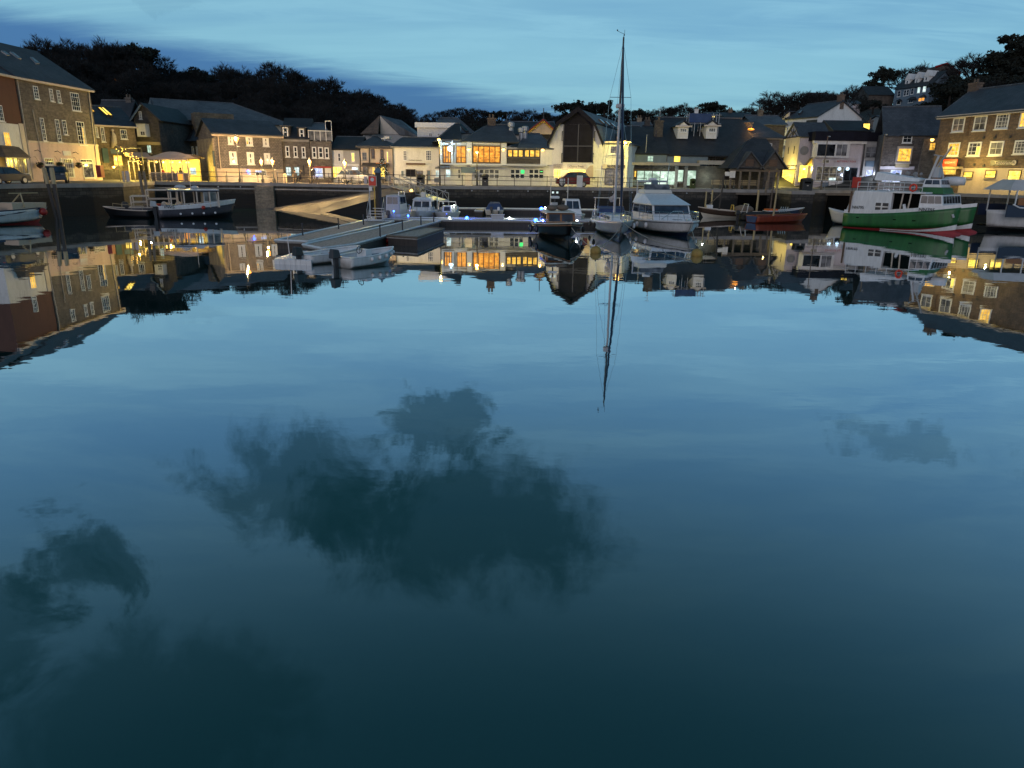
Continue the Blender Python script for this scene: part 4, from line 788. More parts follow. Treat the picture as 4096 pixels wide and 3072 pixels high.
clump_crown(rn,[((math.cos(a)*r,math.sin(a)*r,.4+h_) ,.22) for h_ in [k*.28 for k in range(9)] for a in [q*1.05 for q in range(6)] for r in [.8*(1-h_/2.7)]],14,.08).obj('branches','leaf',xm); MB().tube([(0,0,0),(0,0,.6)],.06,6).obj('trunk','bark',xm)
lb=MB(); 
for k in range(40): h_=k/40*2.4; a=k*2.4; lb.ball((math.cos(a)*(.85*(1-h_/2.8)),math.sin(a)*(.85*(1-h_/2.8)),.4+h_),.035,4)
lb.obj('string_lights','coollit',xm)
for x0_,x1_,y_ in ((520,660,935),):
    a1=b.fp('G',545,935,-.5);a2=b.fp('G',935,960,-.5); MB().hexa([(a1[0],-1.0,a1[1]-.35),(a2[0],-1.0,a1[1]-.35),(a2[0],-.01,a1[1]),(a1[0],-.01,a1[1])],[(a1[0],-1.0,a1[1]-.25),(a2[0],-1.0,a1[1]-.25),(a2[0],-.01,a1[1]+.1),(a1[0],-.01,a1[1]+.1)]).obj('shop_canopy','dframe',b.t)
b.box('dormer','white',b.fp('G',818,540)[0],2.6,b.zE+1.0,b.fp('G',890,540)[0],4.6,b.fp('G',850,535,2.6)[1]); b.win('G',830,560,888,640,2,1,off=2.6,sill=False)
b.pipe(('G',650,710),('G',655,930),'iron')
# gabled barn behind
b = Bld('big_roof_house', 'large house with a pale hipped gable end rising behind the corner cottage', 'house', ('G',560,510), ('G',1340,500), 108, 108)
b.zE=b.fp('G',900,505)[1]; zp=b.fp('G',820,240,2.0)[1]; dbg('bigroof',b.zE,zp,b.L)
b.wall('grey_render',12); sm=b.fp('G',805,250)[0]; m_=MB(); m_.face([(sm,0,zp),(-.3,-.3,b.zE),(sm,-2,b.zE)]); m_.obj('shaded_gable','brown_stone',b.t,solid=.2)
m_=MB(); m_.prism([(sm+.05,b.zE+.01),(sm+.1,zp-.05),(b.fp('G',1100,480)[0],b.zE+.01)],-.1,.25,'y'); m_.obj('gable_wall','cream',b.t)
m_=MB(); s2=b.fp('G',1110,290,2)[0]; zq=b.fp('G',1110,290,2)[1]; m_.face([(sm,-.1,zp),(b.fp('G',1105,485)[0],-.2,b.zE),(b.L+.3,-.3,b.zE-.2),(s2,3,zq)]); m_.face([(sm,-.1,zp),(s2,3,zq),(b.L,12,b.zE),(0,12,b.zE)]); m_.face([(s2,3,zq),(b.L+.3,-.3,b.zE-.2),(b.L,12,b.zE)]); m_.face([(sm,-.1,zp),(0,12,b.zE),(-.3,-.3,b.zE)]); m_.obj('roof','slate_pale',b.t,solid=-.12)
# ---- 9 bakery
b = Bld('bakery', 'white two storey bakery with a dark sign bar, lit yellow at its right end', 'shop', ('G',1003,682), ('G',1708,684), 86.3, 86.3)
dbg('B8',b.zl,b.zr,b.L); b.wall('white',8); r1=rz(b,8,'G',1150,556); r2=rz(b,8,'G',1700,562); dbg('B8 ridge',*r1,*r2); b.roof('slate',8,r1[0],b.L,r1[1],gr=True); b.eaves('grey',h=.1)
b.wins([('G',1150,745,1212,893),('G',1483,742,1572,895)],3,4); b.sign(('G',1235,878),('G',1430,900),'CORNISH BAKERY',None,'dframe',-.005,.01,(1,.75),name='lettering'); a1=b.fp('G',1195,927,-.3);a2=b.fp('G',1477,957,-.3); b.box('blind_box','brown',a1[0],-.35,a2[1],a2[0],-.005,a1[1])
b.win('G',1115,1035,1172,1130,1,1,'bluegrey','wframe',off=-.03); b.win('G',1190,1018,1336,1132,2,1,'door_dark','dframe',off=-.04,name='shutter_doors',sill=False); b.win('G',1340,1040,1440,1100,2,1,'dimlit','brown',off=-.03,name='shop_window'); b.win('G',1498,1030,1562,1200,1,2,'bluegrey','cream',off=-.03,name='door',sill=False); b.win('G',1625,1030,1690,1140,2,3,'coollit',off=-.03,name='shop_window'); b.pipe(('G',998,700),('G',1008,1190),'iron')
B8=b
b = Bld('white_box_house', 'flat roofed white block with two small windows above the bakery roof', 'house', ('G',1358,400), ('G',1905,405), 95, 95); b.wall('white',8); b.box('cornice','wframe',-.25,-.25,b.zE-.05,b.L+.25,8.2,b.zE+.55); b.win('G',1530,485,1585,548,2,1); b.win('G',1655,488,1712,550,2,1,'dimlit'); b.pipe(('G',1828,420),('G',1835,545),'iron')
b = Bld('hipped_back_house', 'house with a pale hipped slate roof and one dark roof window, behind the white block', 'house', ('G',1560,372), ('I',700,470), 104, 104); b.zE=b.fp('I',600,480)[1]; b.wall('grey_render',10); r1=rz(b,10,'G',1695,268); r2=rz(b,10,'I',480,315); dbg('hb',*r1,*r2,b.zE,b.L); rf=b.roof('slate_pale',10,r1[0],r2[0],r1[1]); b.rooflight((('I',600,480),('I',645,480),('I',520,360),('I',475,352)),'glass','dframe',.1,rf)
# ---- 10 restaurant
b = Bld('restaurant', 'long two storey restaurant with orange lit upper windows and white ground floor', 'restaurant', ('I',215,605), ('I',1875,712), 85, 86.6)
sC=b.fp('I',1200,640)[0]; zA=b.fp('I',650,592)[1]; zB=b.fp('I',1500,700)[1]; dbg('B9',b.L,sC,zA,zB); b.zE=zA
b.wall('grey_render',12,s0=0,s1=sC,z1=zA); b.wall('grey_render',12,s0=sC+.01,z1=zB,name='lower_wing_wall')
r1=rz(b,12,'I',930,368); r2=rz(b,12,'I',1232,375); s0_=b.fp('I',590,600)[0]; rf=b.roof('slate',12,r1[0],r2[0],r1[1],zE=zA,s0=s0_,s1=sC+.9,ov=.5); dbg('B9 ridge',*r1,*r2)
r1=rz(b,12,'I',0,560); b.roof('slate_dark',10,2,s0_,zA+2.0,zE=zA-.12,s0=-.3,s1=s0_-.55,ov=.2,gr=True,name='left_roof'); r1=rz(b,12,'I',1480,500); r2=rz(b,12,'I',1690,500); b.roof('slate_pale',12,r1[0],r2[0],r1[1],zE=zB,s0=sC+1.6,s1=b.L,ov=.35,name='right_roof')
pz0=b.fp('I',800,945)[1]; 
def pier(xa,xb,mat='white'):
    a1=b.fp('I',xa,800); a2=b.fp('I',xb,800); b.box('pier',mat,a1[0],-.28,pz0,a2[0],-.003,zA-.1 if xb<1300 else zB-.1)
pier(610,690);pier(1120,1198);pier(1700,1862);pier(388,412,'white');pier(222,252)
for (x0,x1,n) in ((262,385,3),(455,607,2),(703,1113,5)):
    f=b.win('I',x0,672,x1,932,n,1,'amber','brown',off=-.05,fw=.1,mw=.1,sill=False); a1=b.fp('I',x0,838,-.12);a2=b.fp('I',x1,848,-.12); b.box('transom','brown',a1[0],-.14,a2[1],a2[0],-.105,a1[1],f)
    a3=b.fp('I',x1,932,-.12); bs=MB(); 
    for k in range(int((a2[0]-a1[0])/.16)): bs.box(a1[0]+k*.16,-.135,a3[1],a1[0]+k*.16+.035,-.115,a2[1]) 
    bs.obj('balustrade','brown',f)
f=b.win('I',1213,722,1452,850,3,1,'warm','dframe',off=-.05,fw=.12,mw=.18,sill=False); f=b.win('I',1462,724,1698,852,3,1,'warm','dframe',off=-.05,fw=.12,mw=.18,sill=False); b.pbox('boarded_panel','stone_dark',('I',1208,852),('I',1698,940),-.1,-.003)
for (x0,x1) in ((215,460),(460,610),(700,1113)): a1=b.fp('I',x0,628); a2=b.fp('I',x1,662); b.box('blind_pelmet','white',a1[0]+.05,-.2,a2[1],a2[0]-.05,-.004,a1[1])
a1=b.fp('I',220,930,-.5);a2=b.fp('I',1790,952,-.5); b.box('ledge','wframe',a1[0],-.7,pz0-.1,b.fp('I',1790,940)[0],-.004,pz0+.02)
for (x0,x1) in ((415,617),(675,1127),(1225,1782)): a1=b.fp('I',x0,958,-.9);a2=b.fp('I',x1,985,-.9); b.box('awning_box','awning',a1[0],-1.1,a2[1]+.02,a2[0],-.72,a1[1]); 
b.wall('white',.12,s0=0,s1=b.fp('I',1870,1000)[0],z0=-.2,z1=pz0-.12,y0=-.13,name='ground_floor_wall')
for (x0,x1,n,g) in ((478,530,1,'dimlit'),(718,770,1,'glassw'),(795,1097,4,'glassw'),(1255,1470,3,'glass'),(1528,1752,3,'glass')): b.win('I',x0,1015,x1,1163,n,2,g,'white',off=-.15,fw=.1,mw=.14,name='shop_window',sill=False)
b.win('I',1412,1030,1465,1085,1,1,'ledgreen','wframe',off=-.2,fw=.01,name='green_lit_pane',sill=False); b.win('I',1700,1048,1735,1062,1,1,'ledgreen','wframe',off=-.2,fw=.01,name='exit_light',sill=False)
b.win('I',300,1015,383,1145,2,3,'coollit','wframe',off=-.18,name='shop_window',sill=False)
a1=b.fp('I',140,955,-.9);a2=b.fp('I',360,1015,-.9); MB().hexa([(a1[0],-1.9,a2[1]),(a2[0],-1.9,a2[1]),(a2[0],-.14,a1[1]-.1),(a1[0]+.8,-.14,a1[1]-.1)],[(a1[0],-1.9,a2[1]+.1),(a2[0],-1.9,a2[1]+.1),(a2[0],-.14,a1[1]),(a1[0]+.8,-.14,a1[1])]).obj('porch_roof','slate_pale',b.t)
a1=b.fp('I',530,990,-1.6);a2=b.fp('I',735,1075,-1.6); sg=b.box('hanging_sign_board','bluegrey',a1[0],-1.65,a2[1],a2[0],-1.55,a1[1]); 
a_=b.fp('I',368,717,-.45); rs_=MB().lathe([(.29,-.06),(.31,0),(.29,.06)],(a_[0],-.5,a_[1]),20,'y').obj('round_sign','signlit',b.t); MB().box(a_[0]-.03,-.45,a_[1]+.28,a_[0]+.03,-.28,a_[1]+.55).obj('sign_bracket','iron',b.t); point((a_[0],-1.0,a_[1]),55,(.45,.75,1),.4,b.t)
for (x_,y_) in ((650,728),(1157,728),(1735,735)):
    b.lamp('I',x_,y_,-.45,'lampy',.17,30,(1,.72,.3))
b.chimney(b.fp('I',980,330,6)[0],6,b.fp('I',980,370,6)[1]-.5,.95,1.3,'brown_stone',2)
for (x_,y_) in ((1270,380),(1420,460),(1478,440)):
    a_=b.fp('I',x_,y_,4); MB().lathe([(.28,-1.6),(.28,-.2),(.42,-.1),(.42,.35),(.2,.45)],(a_[0],4,a_[1]),10).obj('roof_vent','alu',b.t)
b.win('I',222,730,240,800,1,1,'lampy','wframe',off=-.32,fw=.01,name='lit_panel',sill=False); B9=b
b = Bld('dutch_gable_hall', 'slate hall with a red and yellow edged gable standing behind the restaurant', 'hall', ('I',1000,420), ('I',1960,420), 112, 112)
b.zE=b.fp('I',1300,500)[1]; b.wall('grey_render',12); r1=rz(b,12,'I',1050,320); r2=rz(b,12,'I',1900,330); dbg('hall',*r1,b.zE,b.L); b.roof('slate_dark',12,r1[0]+1,r2[0],r1[1]); 
g0=b.fp('I',1500,500,-6); g1=b.fp('I',1745,300,-6); g2=b.fp('I',1800,355,-6); bx=MB(); bx.prism([(g0[0],g0[1]),(g1[0],g1[1]),(g1[0]+(g1[0]-g0[0])*.9,g0[1])],-6,-1,'y'); bx.obj('gable_wing','buff',b.t)
k_=g1[0]+(g1[0]-g0[0])*.9
for off_,mt,th_ in ((.1,'red',.10),(-.12,'yellow',.12)): 
    rr_=MB(); rr_.tube([(g0[0]-.2,-6.25,g0[1]+off_),(g1[0],-6.25,g1[1]+off_)],th_,4); rr_.tube([(g1[0],-6.25,g1[1]+off_),(k_+.2,-6.25,g0[1]+off_)],th_,4); rr_.obj('bargeboard',mt,b.t)
m_=MB(); m_.face([(g0[0]-.3,-6.3,g0[1]),(g1[0],-6.3,g1[1]+.15),(g1[0],2,g1[1]+.15),(g0[0]-.3,2,g0[1])]); m_.face([(g1[0],-6.3,g1[1]+.15),(k_+.3,-6.3,g0[1]),(k_+.3,2,g0[1]),(g1[0],2,g1[1]+.15)]); m_.obj('wing_roof','slate',b.t,solid=-.12); MB().tube([(g1[0],-6.2,g1[1]),(g1[0],-6.2,g1[1]+1.6)],.06,5).obj('finial','iron',b.t); a_=b.fp('I',1205,320,6); MB().tube([(a_[0],6,a_[1]-.2),(a_[0],6,a_[1]+1.2)],.07,5).obj('finial','iron',b.t)
point((g1[0],-8,g1[1]-3),40,(1,.7,.25),.4,b.t)
# ---- 11 barn with gambrel roof
b = Bld('gambrel_barn', 'white barn-like building with a steep curb roof and huge dark shutter over shops', 'building', ('K',165,660), ('K',985,625), 86.5, 84.4)
O_=[b.fp('K',165,668),b.fp('K',310,352),b.fp('K',622,132),b.fp('K',862,345),b.fp('K',985,632)]; dbg('barn',*[v for p in O_ for v in p]); ze=(O_[0][1]+O_[4][1])/2; zb=(O_[1][1]+O_[3][1])/2
O_=[(O_[0][0],ze),(O_[1][0],zb),O_[2],(O_[3][0],zb),(O_[4][0],ze)]; BL=27
MB().prism([(O_[0][0]+.1,-.3),(O_[4][0]-.1,-.3),(O_[4][0]-.1,ze),(O_[3][0]-.1,zb-.05),(O_[1][0]+.1,zb-.05),(O_[0][0]+.1,ze)],0,BL,'y').obj('wall','white',b.t); MB().prism([(O_[1][0]-.1,zb-.04),(O_[3][0]+.1,zb-.04),(O_[2][0],O_[2][1]-.2)],-.04,BL,'y').obj('gable_cladding','door_dark',b.t)
m_=MB()
for i in range(4): (x0,z0_),(x1,z1_)=O_[i],O_[i+1]; m_.face([(x0,-.45,z0_),(x1,-.45,z1_),(x1,BL+.3,z1_),(x0,BL+.3,z0_)])
m_.obj('roof','slate_pale',b.t,solid=-.1); rb_=MB()
for i in range(4): (x0,z0_),(x1,z1_)=O_[i],O_[i+1]; rb_.hexa([(x0,-.66,z0_-.34),(x1,-.66,z1_-.34),(x1,-.56,z1_-.34),(x0,-.56,z0_-.34)],[(x0,-.66,z0_+.2),(x1,-.66,z1_+.2),(x1,-.56,z1_+.2),(x0,-.56,z0_+.2)])
rb_.obj('bargeboard','door_dark',b.t)
bmr=MB(); 
for (x_,y_) in ((890,270),(970,295),(1055,320)):
    pass
s_v=O_[3][0]-O_[2][0]; z_v=O_[3][1]-O_[2][1]
for k in range(3):
    y0_=5+k*3.4; t0,t1=.52,.86; n_=Vector((-z_v,0,s_v)).normalized(); P=lambda t,y: Vector((O_[2][0]+s_v*t,y,O_[2][1]+z_v*t))
    q=[P(t1,y0_),P(t1,y0_+1.1),P(t0,y0_+1.1),P(t0,y0_)]; rl_=MB().hexa([p+n_*.02 for p in q],[p+n_*.16 for p in q]).obj('rooflight','dframe',b.t); c_=sum(q,Vector())/4; MB().hexa([c_+(p-c_)*.8+n_*.165 for p in q],[c_+(p-c_)*.8+n_*.18 for p in q]).obj('pane','glassw',rl_)
a1=b.fp('K',392,357);a2=b.fp('K',812,922); b.box('dark_shutter','door_dark',a1[0],-.12,a2[1],a2[0],-.002,zb-.06); zm=b.fp('K',600,680)[1]; b.box('shutter_joint','black',a1[0],-.15,zm-.06,a2[0],-.121,zm+.06)
for x_ in (a1[0]+.03,a2[0]-.03,(a1[0]+a2[0])/2): b.box('shutter_rail','black',x_-.06,-.16,a2[1],x_+.06,-.1205,zb-.08)
for (x_,ya,yb) in ((368,462,600),(845,462,600),(360,785,925),(820,790,930)): 
    c1=b.fp('K',x_,ya,-.25);c2=b.fp('K',x_,yb,-.25); MB().tube([(c1[0],0,c1[1]),(c1[0],-.3,c1[1]),(c1[0],-.3,c2[1]),(c1[0],0,c2[1])],.05,5).obj('rail_bracket','iron',b.t)
s1_=b.fp('K',1342,670)[0]; zw=b.fp('K',1150,655)[1]; b.wall('white',14,s0=O_[4][0]-.1,s1=s1_,z1=zw,name='side_wing_wall',y0=.05); b.box('side_wing_roof','slate_pale',O_[4][0],-.35,zw+.003,s1_+.3,14,zw+.14); b.box('side_gutter','cream',O_[4][0]+.1,-.42,zw+.15,s1_+.35,-.22,zw+.33)
b.win('K',1065,665,1218,803,1,1,'dimlit','wframe',fw=.14,off=.03); b.pbox('string_line','grey',('K',985,822),('K',1310,830),.0,.049)
b.sign(('K',233,945),('K',368,1005),'GIFTS\nCORNISH CLOTHING CO\nPADSTOW','lilac','dframe',-.05,.06,(.8,.5)); b.sign(('K',443,950),('K',715,1020),'Cherry Trees','lilac','dframe',-.05,.06,(.75,.6))
b.win('K',238,1015,352,1155,3,1,'yellowlit','wframe',off=-.03,name='shop_window'); b.win('K',448,1018,712,1160,3,1,'yellowlit','wframe',off=-.03,name='shop_window')
bu=MB(); 
for k in range(16): a_=b.fp('K',345+k*8,1045+(k%3)*8,-.35); bu.ball((a_[0],-.35,a_[1]),.06,5)
bu.obj('string_lights','bulb',b.t); sl_=b.fp('K',550,1080,-.8); point((sl_[0],-1.2,sl_[1]),26,(1,.8,.3),.5,b.t); sl_=b.fp('K',290,1080,-.8); point((sl_[0],-1.0,sl_[1]),12,(1,.7,.25),.3,b.t)
b.win('K',828,1018,948,1262,1,1,'glass','wframe',off=.02,fw=.14,name='door',sill=False); b.win('K',1000,1015,1240,1255,2,1,'dimlit','dframe',off=.02,name='shop_window',sill=False)
b.sign(('Y',1415,118),('Y',1965,208),'BOAT TRIPS & SEA SAFARIS\nWATER TAXI','black','cream',-.03,.08,(.95,.62)); a_=b.fp('Y',1460,160,-.2); MB().lathe([(.26,-.03),(.3,0),(.26,.03)],(a_[0],-.16,a_[1]),16,'y').obj('round_badge','cream',b.t)
# curved cream board beside the red car
sh=[b.fp('Y',x,y,-.9) for x,y in ((1180,450),(1185,130),(1120,130),(1050,200),(1015,250),(975,360),(1000,420),(1060,440))]; bd=MB().prism(sh,-.95,-.85,'y').obj('curved_board','buff',b.t); text_obj('BOAT TRIPS',bd,(sh[0][0]+sh[4][0])/2+.15,-.97,sh[4][1]-.9,1.1,.25,'dframe')
b.lamp('K',1285,618,-.75,'lampy',.2,520,(1,.78,.16)); 
BARN=b
# ================================================================ right hand side
b = Bld('slate_roof_hall', 'low building with huge slate roof, two white dormers and pale green lit glass front', 'building', ('K',1350,800), ('M',860,800), 88, 88)
dbg('B11', b.zE, b.L); zE=b.zE; rr=rz(b,18,'M',600,268); dbg('B11 ridge',*rr); sA=b.fp('M',168,500,6)[0]
b.wall('bluegrey', 18, z1=zE); b.zE=zE
rf=b.roof('slate_dark', 18, sA+.3, b.L, rr[1], s0=sA, s1=b.L+6, gl=True, gr=True, ov=.25); k_=(rr[1]-zE)/9
R_main=b.R; rf2=b.roof('slate_dark', 12, 0, sA-.3, zE+k_*6, s0=0, s1=sA-.28, gl=True, gr=True, ov=.22, name='lower_roof'); b.R=R_main
b.pipe(('K',1615,505),('K',1595,800),'grey')
for (x0,y0,x1,y1,ax,ay) in (('M',415,395,560,520,497,322),('M',835,385,985,520,915,312)) and ((415,395,560,520,497,322),(838,385,985,520,922,312)):
    yy=3.2; a1=b.fp('M',x0,y0,yy); a2=b.fp('M',x1,y1,yy); ap=b.fp('M',ax,ay,yy); d_=MB().box(a1[0],yy,a2[1]-.4,a2[0],yy+4,a1[1]).obj('dormer','white',rf)
    MB().prism([(a1[0]-.1,a1[1]+.02),(a2[0]+.1,a1[1]+.02),(ap[0],ap[1])],yy+.02,yy+5,'y').obj('dormer_gable','white',d_); MB().box(a1[0]-.35,yy-.3,a1[1]-.04,a2[0]+.35,yy-.003,a1[1]+.14).obj('dormer_ledge','cream',d_)
    m_=MB(); m_.face([(a1[0]-.3,yy-.2,a1[1]+.1),(ap[0],yy-.2,ap[1]+.15),(ap[0],yy+6,ap[1]+.15),(a1[0]-.3,yy+6,a1[1]+.1)]); m_.face([(ap[0],yy-.2,ap[1]+.15),(a2[0]+.3,yy-.2,a1[1]+.1),(a2[0]+.3,yy+6,a1[1]+.1),(ap[0],yy+6,ap[1]+.15)]); m_.obj('dormer_roof','slate_dark',d_,solid=-.1)
    w0,w1=a1[0]+(a2[0]-a1[0])*.2,a2[0]-(a2[0]-a1[0])*.15; b.winr(w0,w1,a2[1]+.35,a1[1]-.2,3,2,'glass','wframe',off=yy,parent=d_)
b.win('K',1620,817,1708,914,2,2,'greenlit','bluegrey'); b.win('K',2010,808,2108,922,1,1,'yellowlit','bluegrey'); b.box('upper_mullion','dframe',b.fp('K',1905,820)[0],-.06,b.fp('K',1905,910)[1],b.fp('K',1915,820)[0],-.002,zE-.05)
a1=b.fp('K',1335,918,-1.5); a2=b.fp('M',735,972,-1.5); b.box('canopy','concrete',a1[0],-1.6,a2[1],a2[0],-.003,a1[1]); zc=a2[1]; a3=b.fp('M',1135,955,-1.0); b.box('side_canopy','concrete',a2[0]+.01,-1.0,a3[1],a3[0],-.003,a3[1]+.45)
b.wall('stone_dark', 1, s0=-.2, s1=a3[0], z0=-.3, z1=zc-.01, y0=-.35, name='ground_floor_wall')
b.win('K',1463,1032,2028,1262,5,1,'greenlit','dframe',off=-.38,fw=.1,mw=.09,name='glazed_front'); b.win('M',398,1020,492,1215,1,1,'greenlit','dframe',off=-.38,fw=.1); b.win('M',548,1028,673,1275,1,1,'greenlit','dframe',off=-.38,fw=.1,name='glazed_door',sill=False); b.win('K',1425,1040,1458,1140,1,1,'warm','brown',off=-.38,sill=False)
for x_ in (375,515): a1=b.fp('M',x_,1010,-.5); a2=b.fp('M',x_+22,1280,-.5); b.box('pier','grey',a1[0],-.6,-.2,a2[0],-.352,zc-.02)
sl_=b.fp('K',1760,1130,-1.2); 
for dx in (-3,1,6): point((sl_[0]+dx,-1.3,sl_[1]),26,(.8,1,.85),.5,b.t)
b.chimney(b.fp('M',150,400,4)[0]-.2,4,b.fp('M',150,500,4)[1]-.6,1.0,b.fp('M',100,290,4)[1]-b.fp('M',100,500,4)[1]+.5,'stone_dark',1)
m_=MB(); a_=b.fp('M',145,250,4); h_=b.fp('M',145,112,4)[1]; m_.tube([(a_[0],4,a_[1]-.5),(a_[0],4,h_)],.03,5)
for k in range(4): m_.tube([(a_[0]-.28+.05*k,4,h_-.08-.0*k),(a_[0]-.28+.05*k,4.0,h_-.3)],.012,4); 
m_.tube([(a_[0]-.35,4,h_-.15),(a_[0]+.25,4,h_-.15)],.015,4); m_.obj('television_aerial','alu',b.t)
B11=b
b = Bld('scaffolded_house', 'stone house with low hipped slate roof, lit chimney and scaffolding on its left corner', 'house', ('M',855,545), ('M',1918,548), 94, 94)
dbg('B11b', b.zE, b.L); r1=rz(b,12,'M',1150,325); r2=rz(b,12,'M',1560,330); b.wall('stone',12,z0=-.3); rf=b.roof('slate',12,r1[0],r2[0],r1[1],ov=.5); b.eaves('cream',h=.14)
c1=b.fp('M',1372,330,3); c2=b.fp('M',1490,445,3); b.chimney((c1[0]+c2[0])/2,3,c2[1]-1.0,c2[0]-c1[0],c1[1]-c2[1]+1.0,'stone_warm',0,rf); a_=b.fp('M',1487,445,1.2); lp_=MB().ball((a_[0],1.2,a_[1]+.1),.28,8,(1.6,1,.5)).obj('roof_lamp','signorange',b.t); point((a_[0],.8,a_[1]+.7),25,(1,.5,.15),.2,b.t)
b.wins([('M',1010,640,1050,740),('M',1140,660,1180,760),('M',1750,640,1790,740)],1,2); B11b=b
# scaffolding
A0=b.fp('M',560,450,-1.6); A1=b.fp('M',1000,450,-1.6)
sc=thing('scaffolding','blue-sheeted scaffolding of tubes and boards against the stone house corner','scaffolding',(b.A.x,b.A.y,Q),b.th)
tb=MB(); bd=MB(); sh_=MB(); zt=b.zE+1.6
X_=[A0[0]+(A1[0]-A0[0])*k/5 for k in range(6)]
for x_ in X_:
    for y_ in (-1.7,-.5): tb.tube([(x_,y_,1.2 if x_<X_[1] else -.0),(x_,y_,zt+1.0)],.045,5)
for z_ in (zt-4.2,zt-2.2,zt-.2,zt+.8):
    for y_ in (-1.7,-.5): tb.tube([(X_[0]-.3,y_,z_),(X_[-1]+.3,y_,z_)],.04,5)
for k in range(5): tb.tube([(X_[k],-1.72,zt-4.2),(X_[k+1],-1.72,zt-2.2)],.035,4)
for z_ in (zt-4.15,zt-2.15,zt-.15): bd.box(X_[0]-.2,-1.65,z_,X_[-1]+.2,-.55,z_+.05)
tb.obj('tubes','alu',sc); bd.obj('boards','timber',sc); sh_.box(X_[0],-1.78,zt-.1,X_[2]+1.2,-1.75,zt+.95); sh_.obj('sheeting','bluecover',sc)
# lower lean roofs seen between
# shelter
c0=at('M',1140,1005,83.2); c1=at('M',2000,1012,83.2); W_=c1.x-c0.x; sh=thing('harbour_shelter','open fronted seafront shelter with a steep dark slate roof and two front gables','shelter',(c0.x,83.2,Q),0)
dbg('shelter',c0.x,c0.z,c1.x,c1.z)
ze=(c0.z+c1.z)/2-Q; pk=at('M',1560,592,86.5); zp=pk.z-Q; dp=6.5; lx=lambda k,x,y,Y=83.2: at(k,x,y,Y).x-c0.x
m_=MB(); rA,rB=lx('M',1440,595,86.5),lx('M',1700,595,86.5)
m_.face([(0,0,ze),(W_,0,ze),(rB,dp/2,zp),(rA,dp/2,zp)]); m_.face([(W_,dp,ze),(0,dp,ze),(rA,dp/2,zp),(rB,dp/2,zp)]); m_.face([(0,dp,ze),(0,0,ze),(rA,dp/2,zp)]); m_.face([(W_,0,ze),(W_,dp,ze),(rB,dp/2,zp)]); m_.obj('roof','slate_dark',sh,solid=-.14)
zg=at('M',1790,770,83.0).z-Q
for (xa,xp,xb) in ((1300,1480,1655),(1655,1830,1990)):
    a_,p_,q_=lx('M',xa,1000),lx('M',xp,780),lx('M',xb,1000); g_=MB().prism([(a_,ze-.02),(q_,ze-.02),(p_,zg)],-.1,.0,'y').obj('front_gable','stone_dark',sh); m_=MB(); m_.face([(a_-.25,-.4,ze-.1),(p_,-.4,zg+.08),(p_,2.6,zg+.08),(a_-.25,2.6,ze-.1)]); m_.face([(p_,-.4,zg+.08),(q_+.25,-.4,ze-.1),(q_+.25,2.6,ze-.1),(p_,2.6,zg+.08)]); m_.obj('gable_roof','slate',sh,solid=-.1); MB().box(p_-.45,-.13,ze+.25,p_+.45,-.101,ze+.95).obj('louvre','brown',g_)
for k in range(6): x_=.6+(W_-1.2)*k/5; MB().box(x_-.1,.3,0,x_+.1,.5,ze-.1).obj('post','timber',sh)
MB().box(.5,dp-1,0,W_-.5,dp-.8,ze-.1).obj('back_wall','stone_dark',sh); MB().box(.4,.25,ze-.35,W_-.4,.55,ze-.1).obj('beam','timber',sh)
for (x0,x1,y0,y1) in ((1108,1172,1058,1120),(1182,1252,1045,1148)): a1=at('M',x0,y0,83.4);a2=at('M',x1,y1,83.4); MB().box(a1.x-c0.x,.18,a2.z-Q,a2.x-c0.x,.24,a1.z-Q).obj('notice_board','white',sh)
def bench(name,label,loc,w_,rz_=0,group=None,mat='ochre'):
    t=thing(name,label,'bench',loc,rz_,group)
    for k in range(3): MB().box(-w_/2,.32+k*.012,.52+k*.17,w_/2,.36+k*.012,.62+k*.17).obj('back_slat',mat,t)
    for k in range(3): MB().box(-w_/2,-.12+k*.14,.43,w_/2,-.01+k*.14,.47).obj('seat_slat',mat,t)
    for x_ in (-w_/2+.15,w_/2-.15): MB().box(x_-.03,-.1,0,x_+.03,.3,.43).box(x_-.03,.28,.431,x_+.03,.32,1.0).obj('leg','iron',t)
    return t
for k,(xa,xb) in enumerate(((918,1066),(1108,1268),(1350,1605))): a1=at('M',xa,1240,83.9);a2=at('M',xb,1240,83.9); bench('slatted_bench',('leftmost','middle','rightmost and longest')[k]+' of the three yellow slatted benches in the dark shelter',((a1.x+a2.x)/2,84.0,Q),a2.x-a1.x,0,'benches in the shelter')
point(((c0.x+c1.x)/2+3,81.9,Q+2.2),3,(1,.7,.3),.4,sh).location=(W_*.72,-1.2,2.2)
# white scaffolded house on the slope
b = Bld('white_gabled_house', 'white house with slate roof and tube scaffolding over its yellow lit gable', 'house', ('N',525,462), ('N',1000,418), 130, None, 7.0)
dbg('whitescaff',b.zl,b.zr,b.L,b.zE); b.zE=b.zl; r2=rz(b,9,'N',1180,215); dbg(*r2); b.wall('white',9,z0=-7,gl=r2[1]-.1,gr=r2[1]-.1); rf=b.roof('slate',9,0,b.L,r2[1],gl=True,gr=True); b.rooflight((('N',712,400),('N',745,400),('N',785,350),('N',752,352)),'glassw','dframe',.1,rf); b.chimney(b.L-.4,4.5,b.zE+1.2,1.0,2.2,'brown_stone',2,rf)
a_=b.fp('N',440,640,-1.5); tb=MB()
for k in range(5):
    for y_ in (-1.0,2.5): tb.tube([(-4.4+k*1.3,y_,-7),(-4.4+k*1.3,y_,b.zE+1.0)],.05,5)
for z_ in (b.zE-4.5,b.zE-3,b.zE-1.5,b.zE): 
    for y_ in (-1.0,2.5): tb.tube([(-4.8,y_,z_),(1.2,y_,z_)],.05,5)
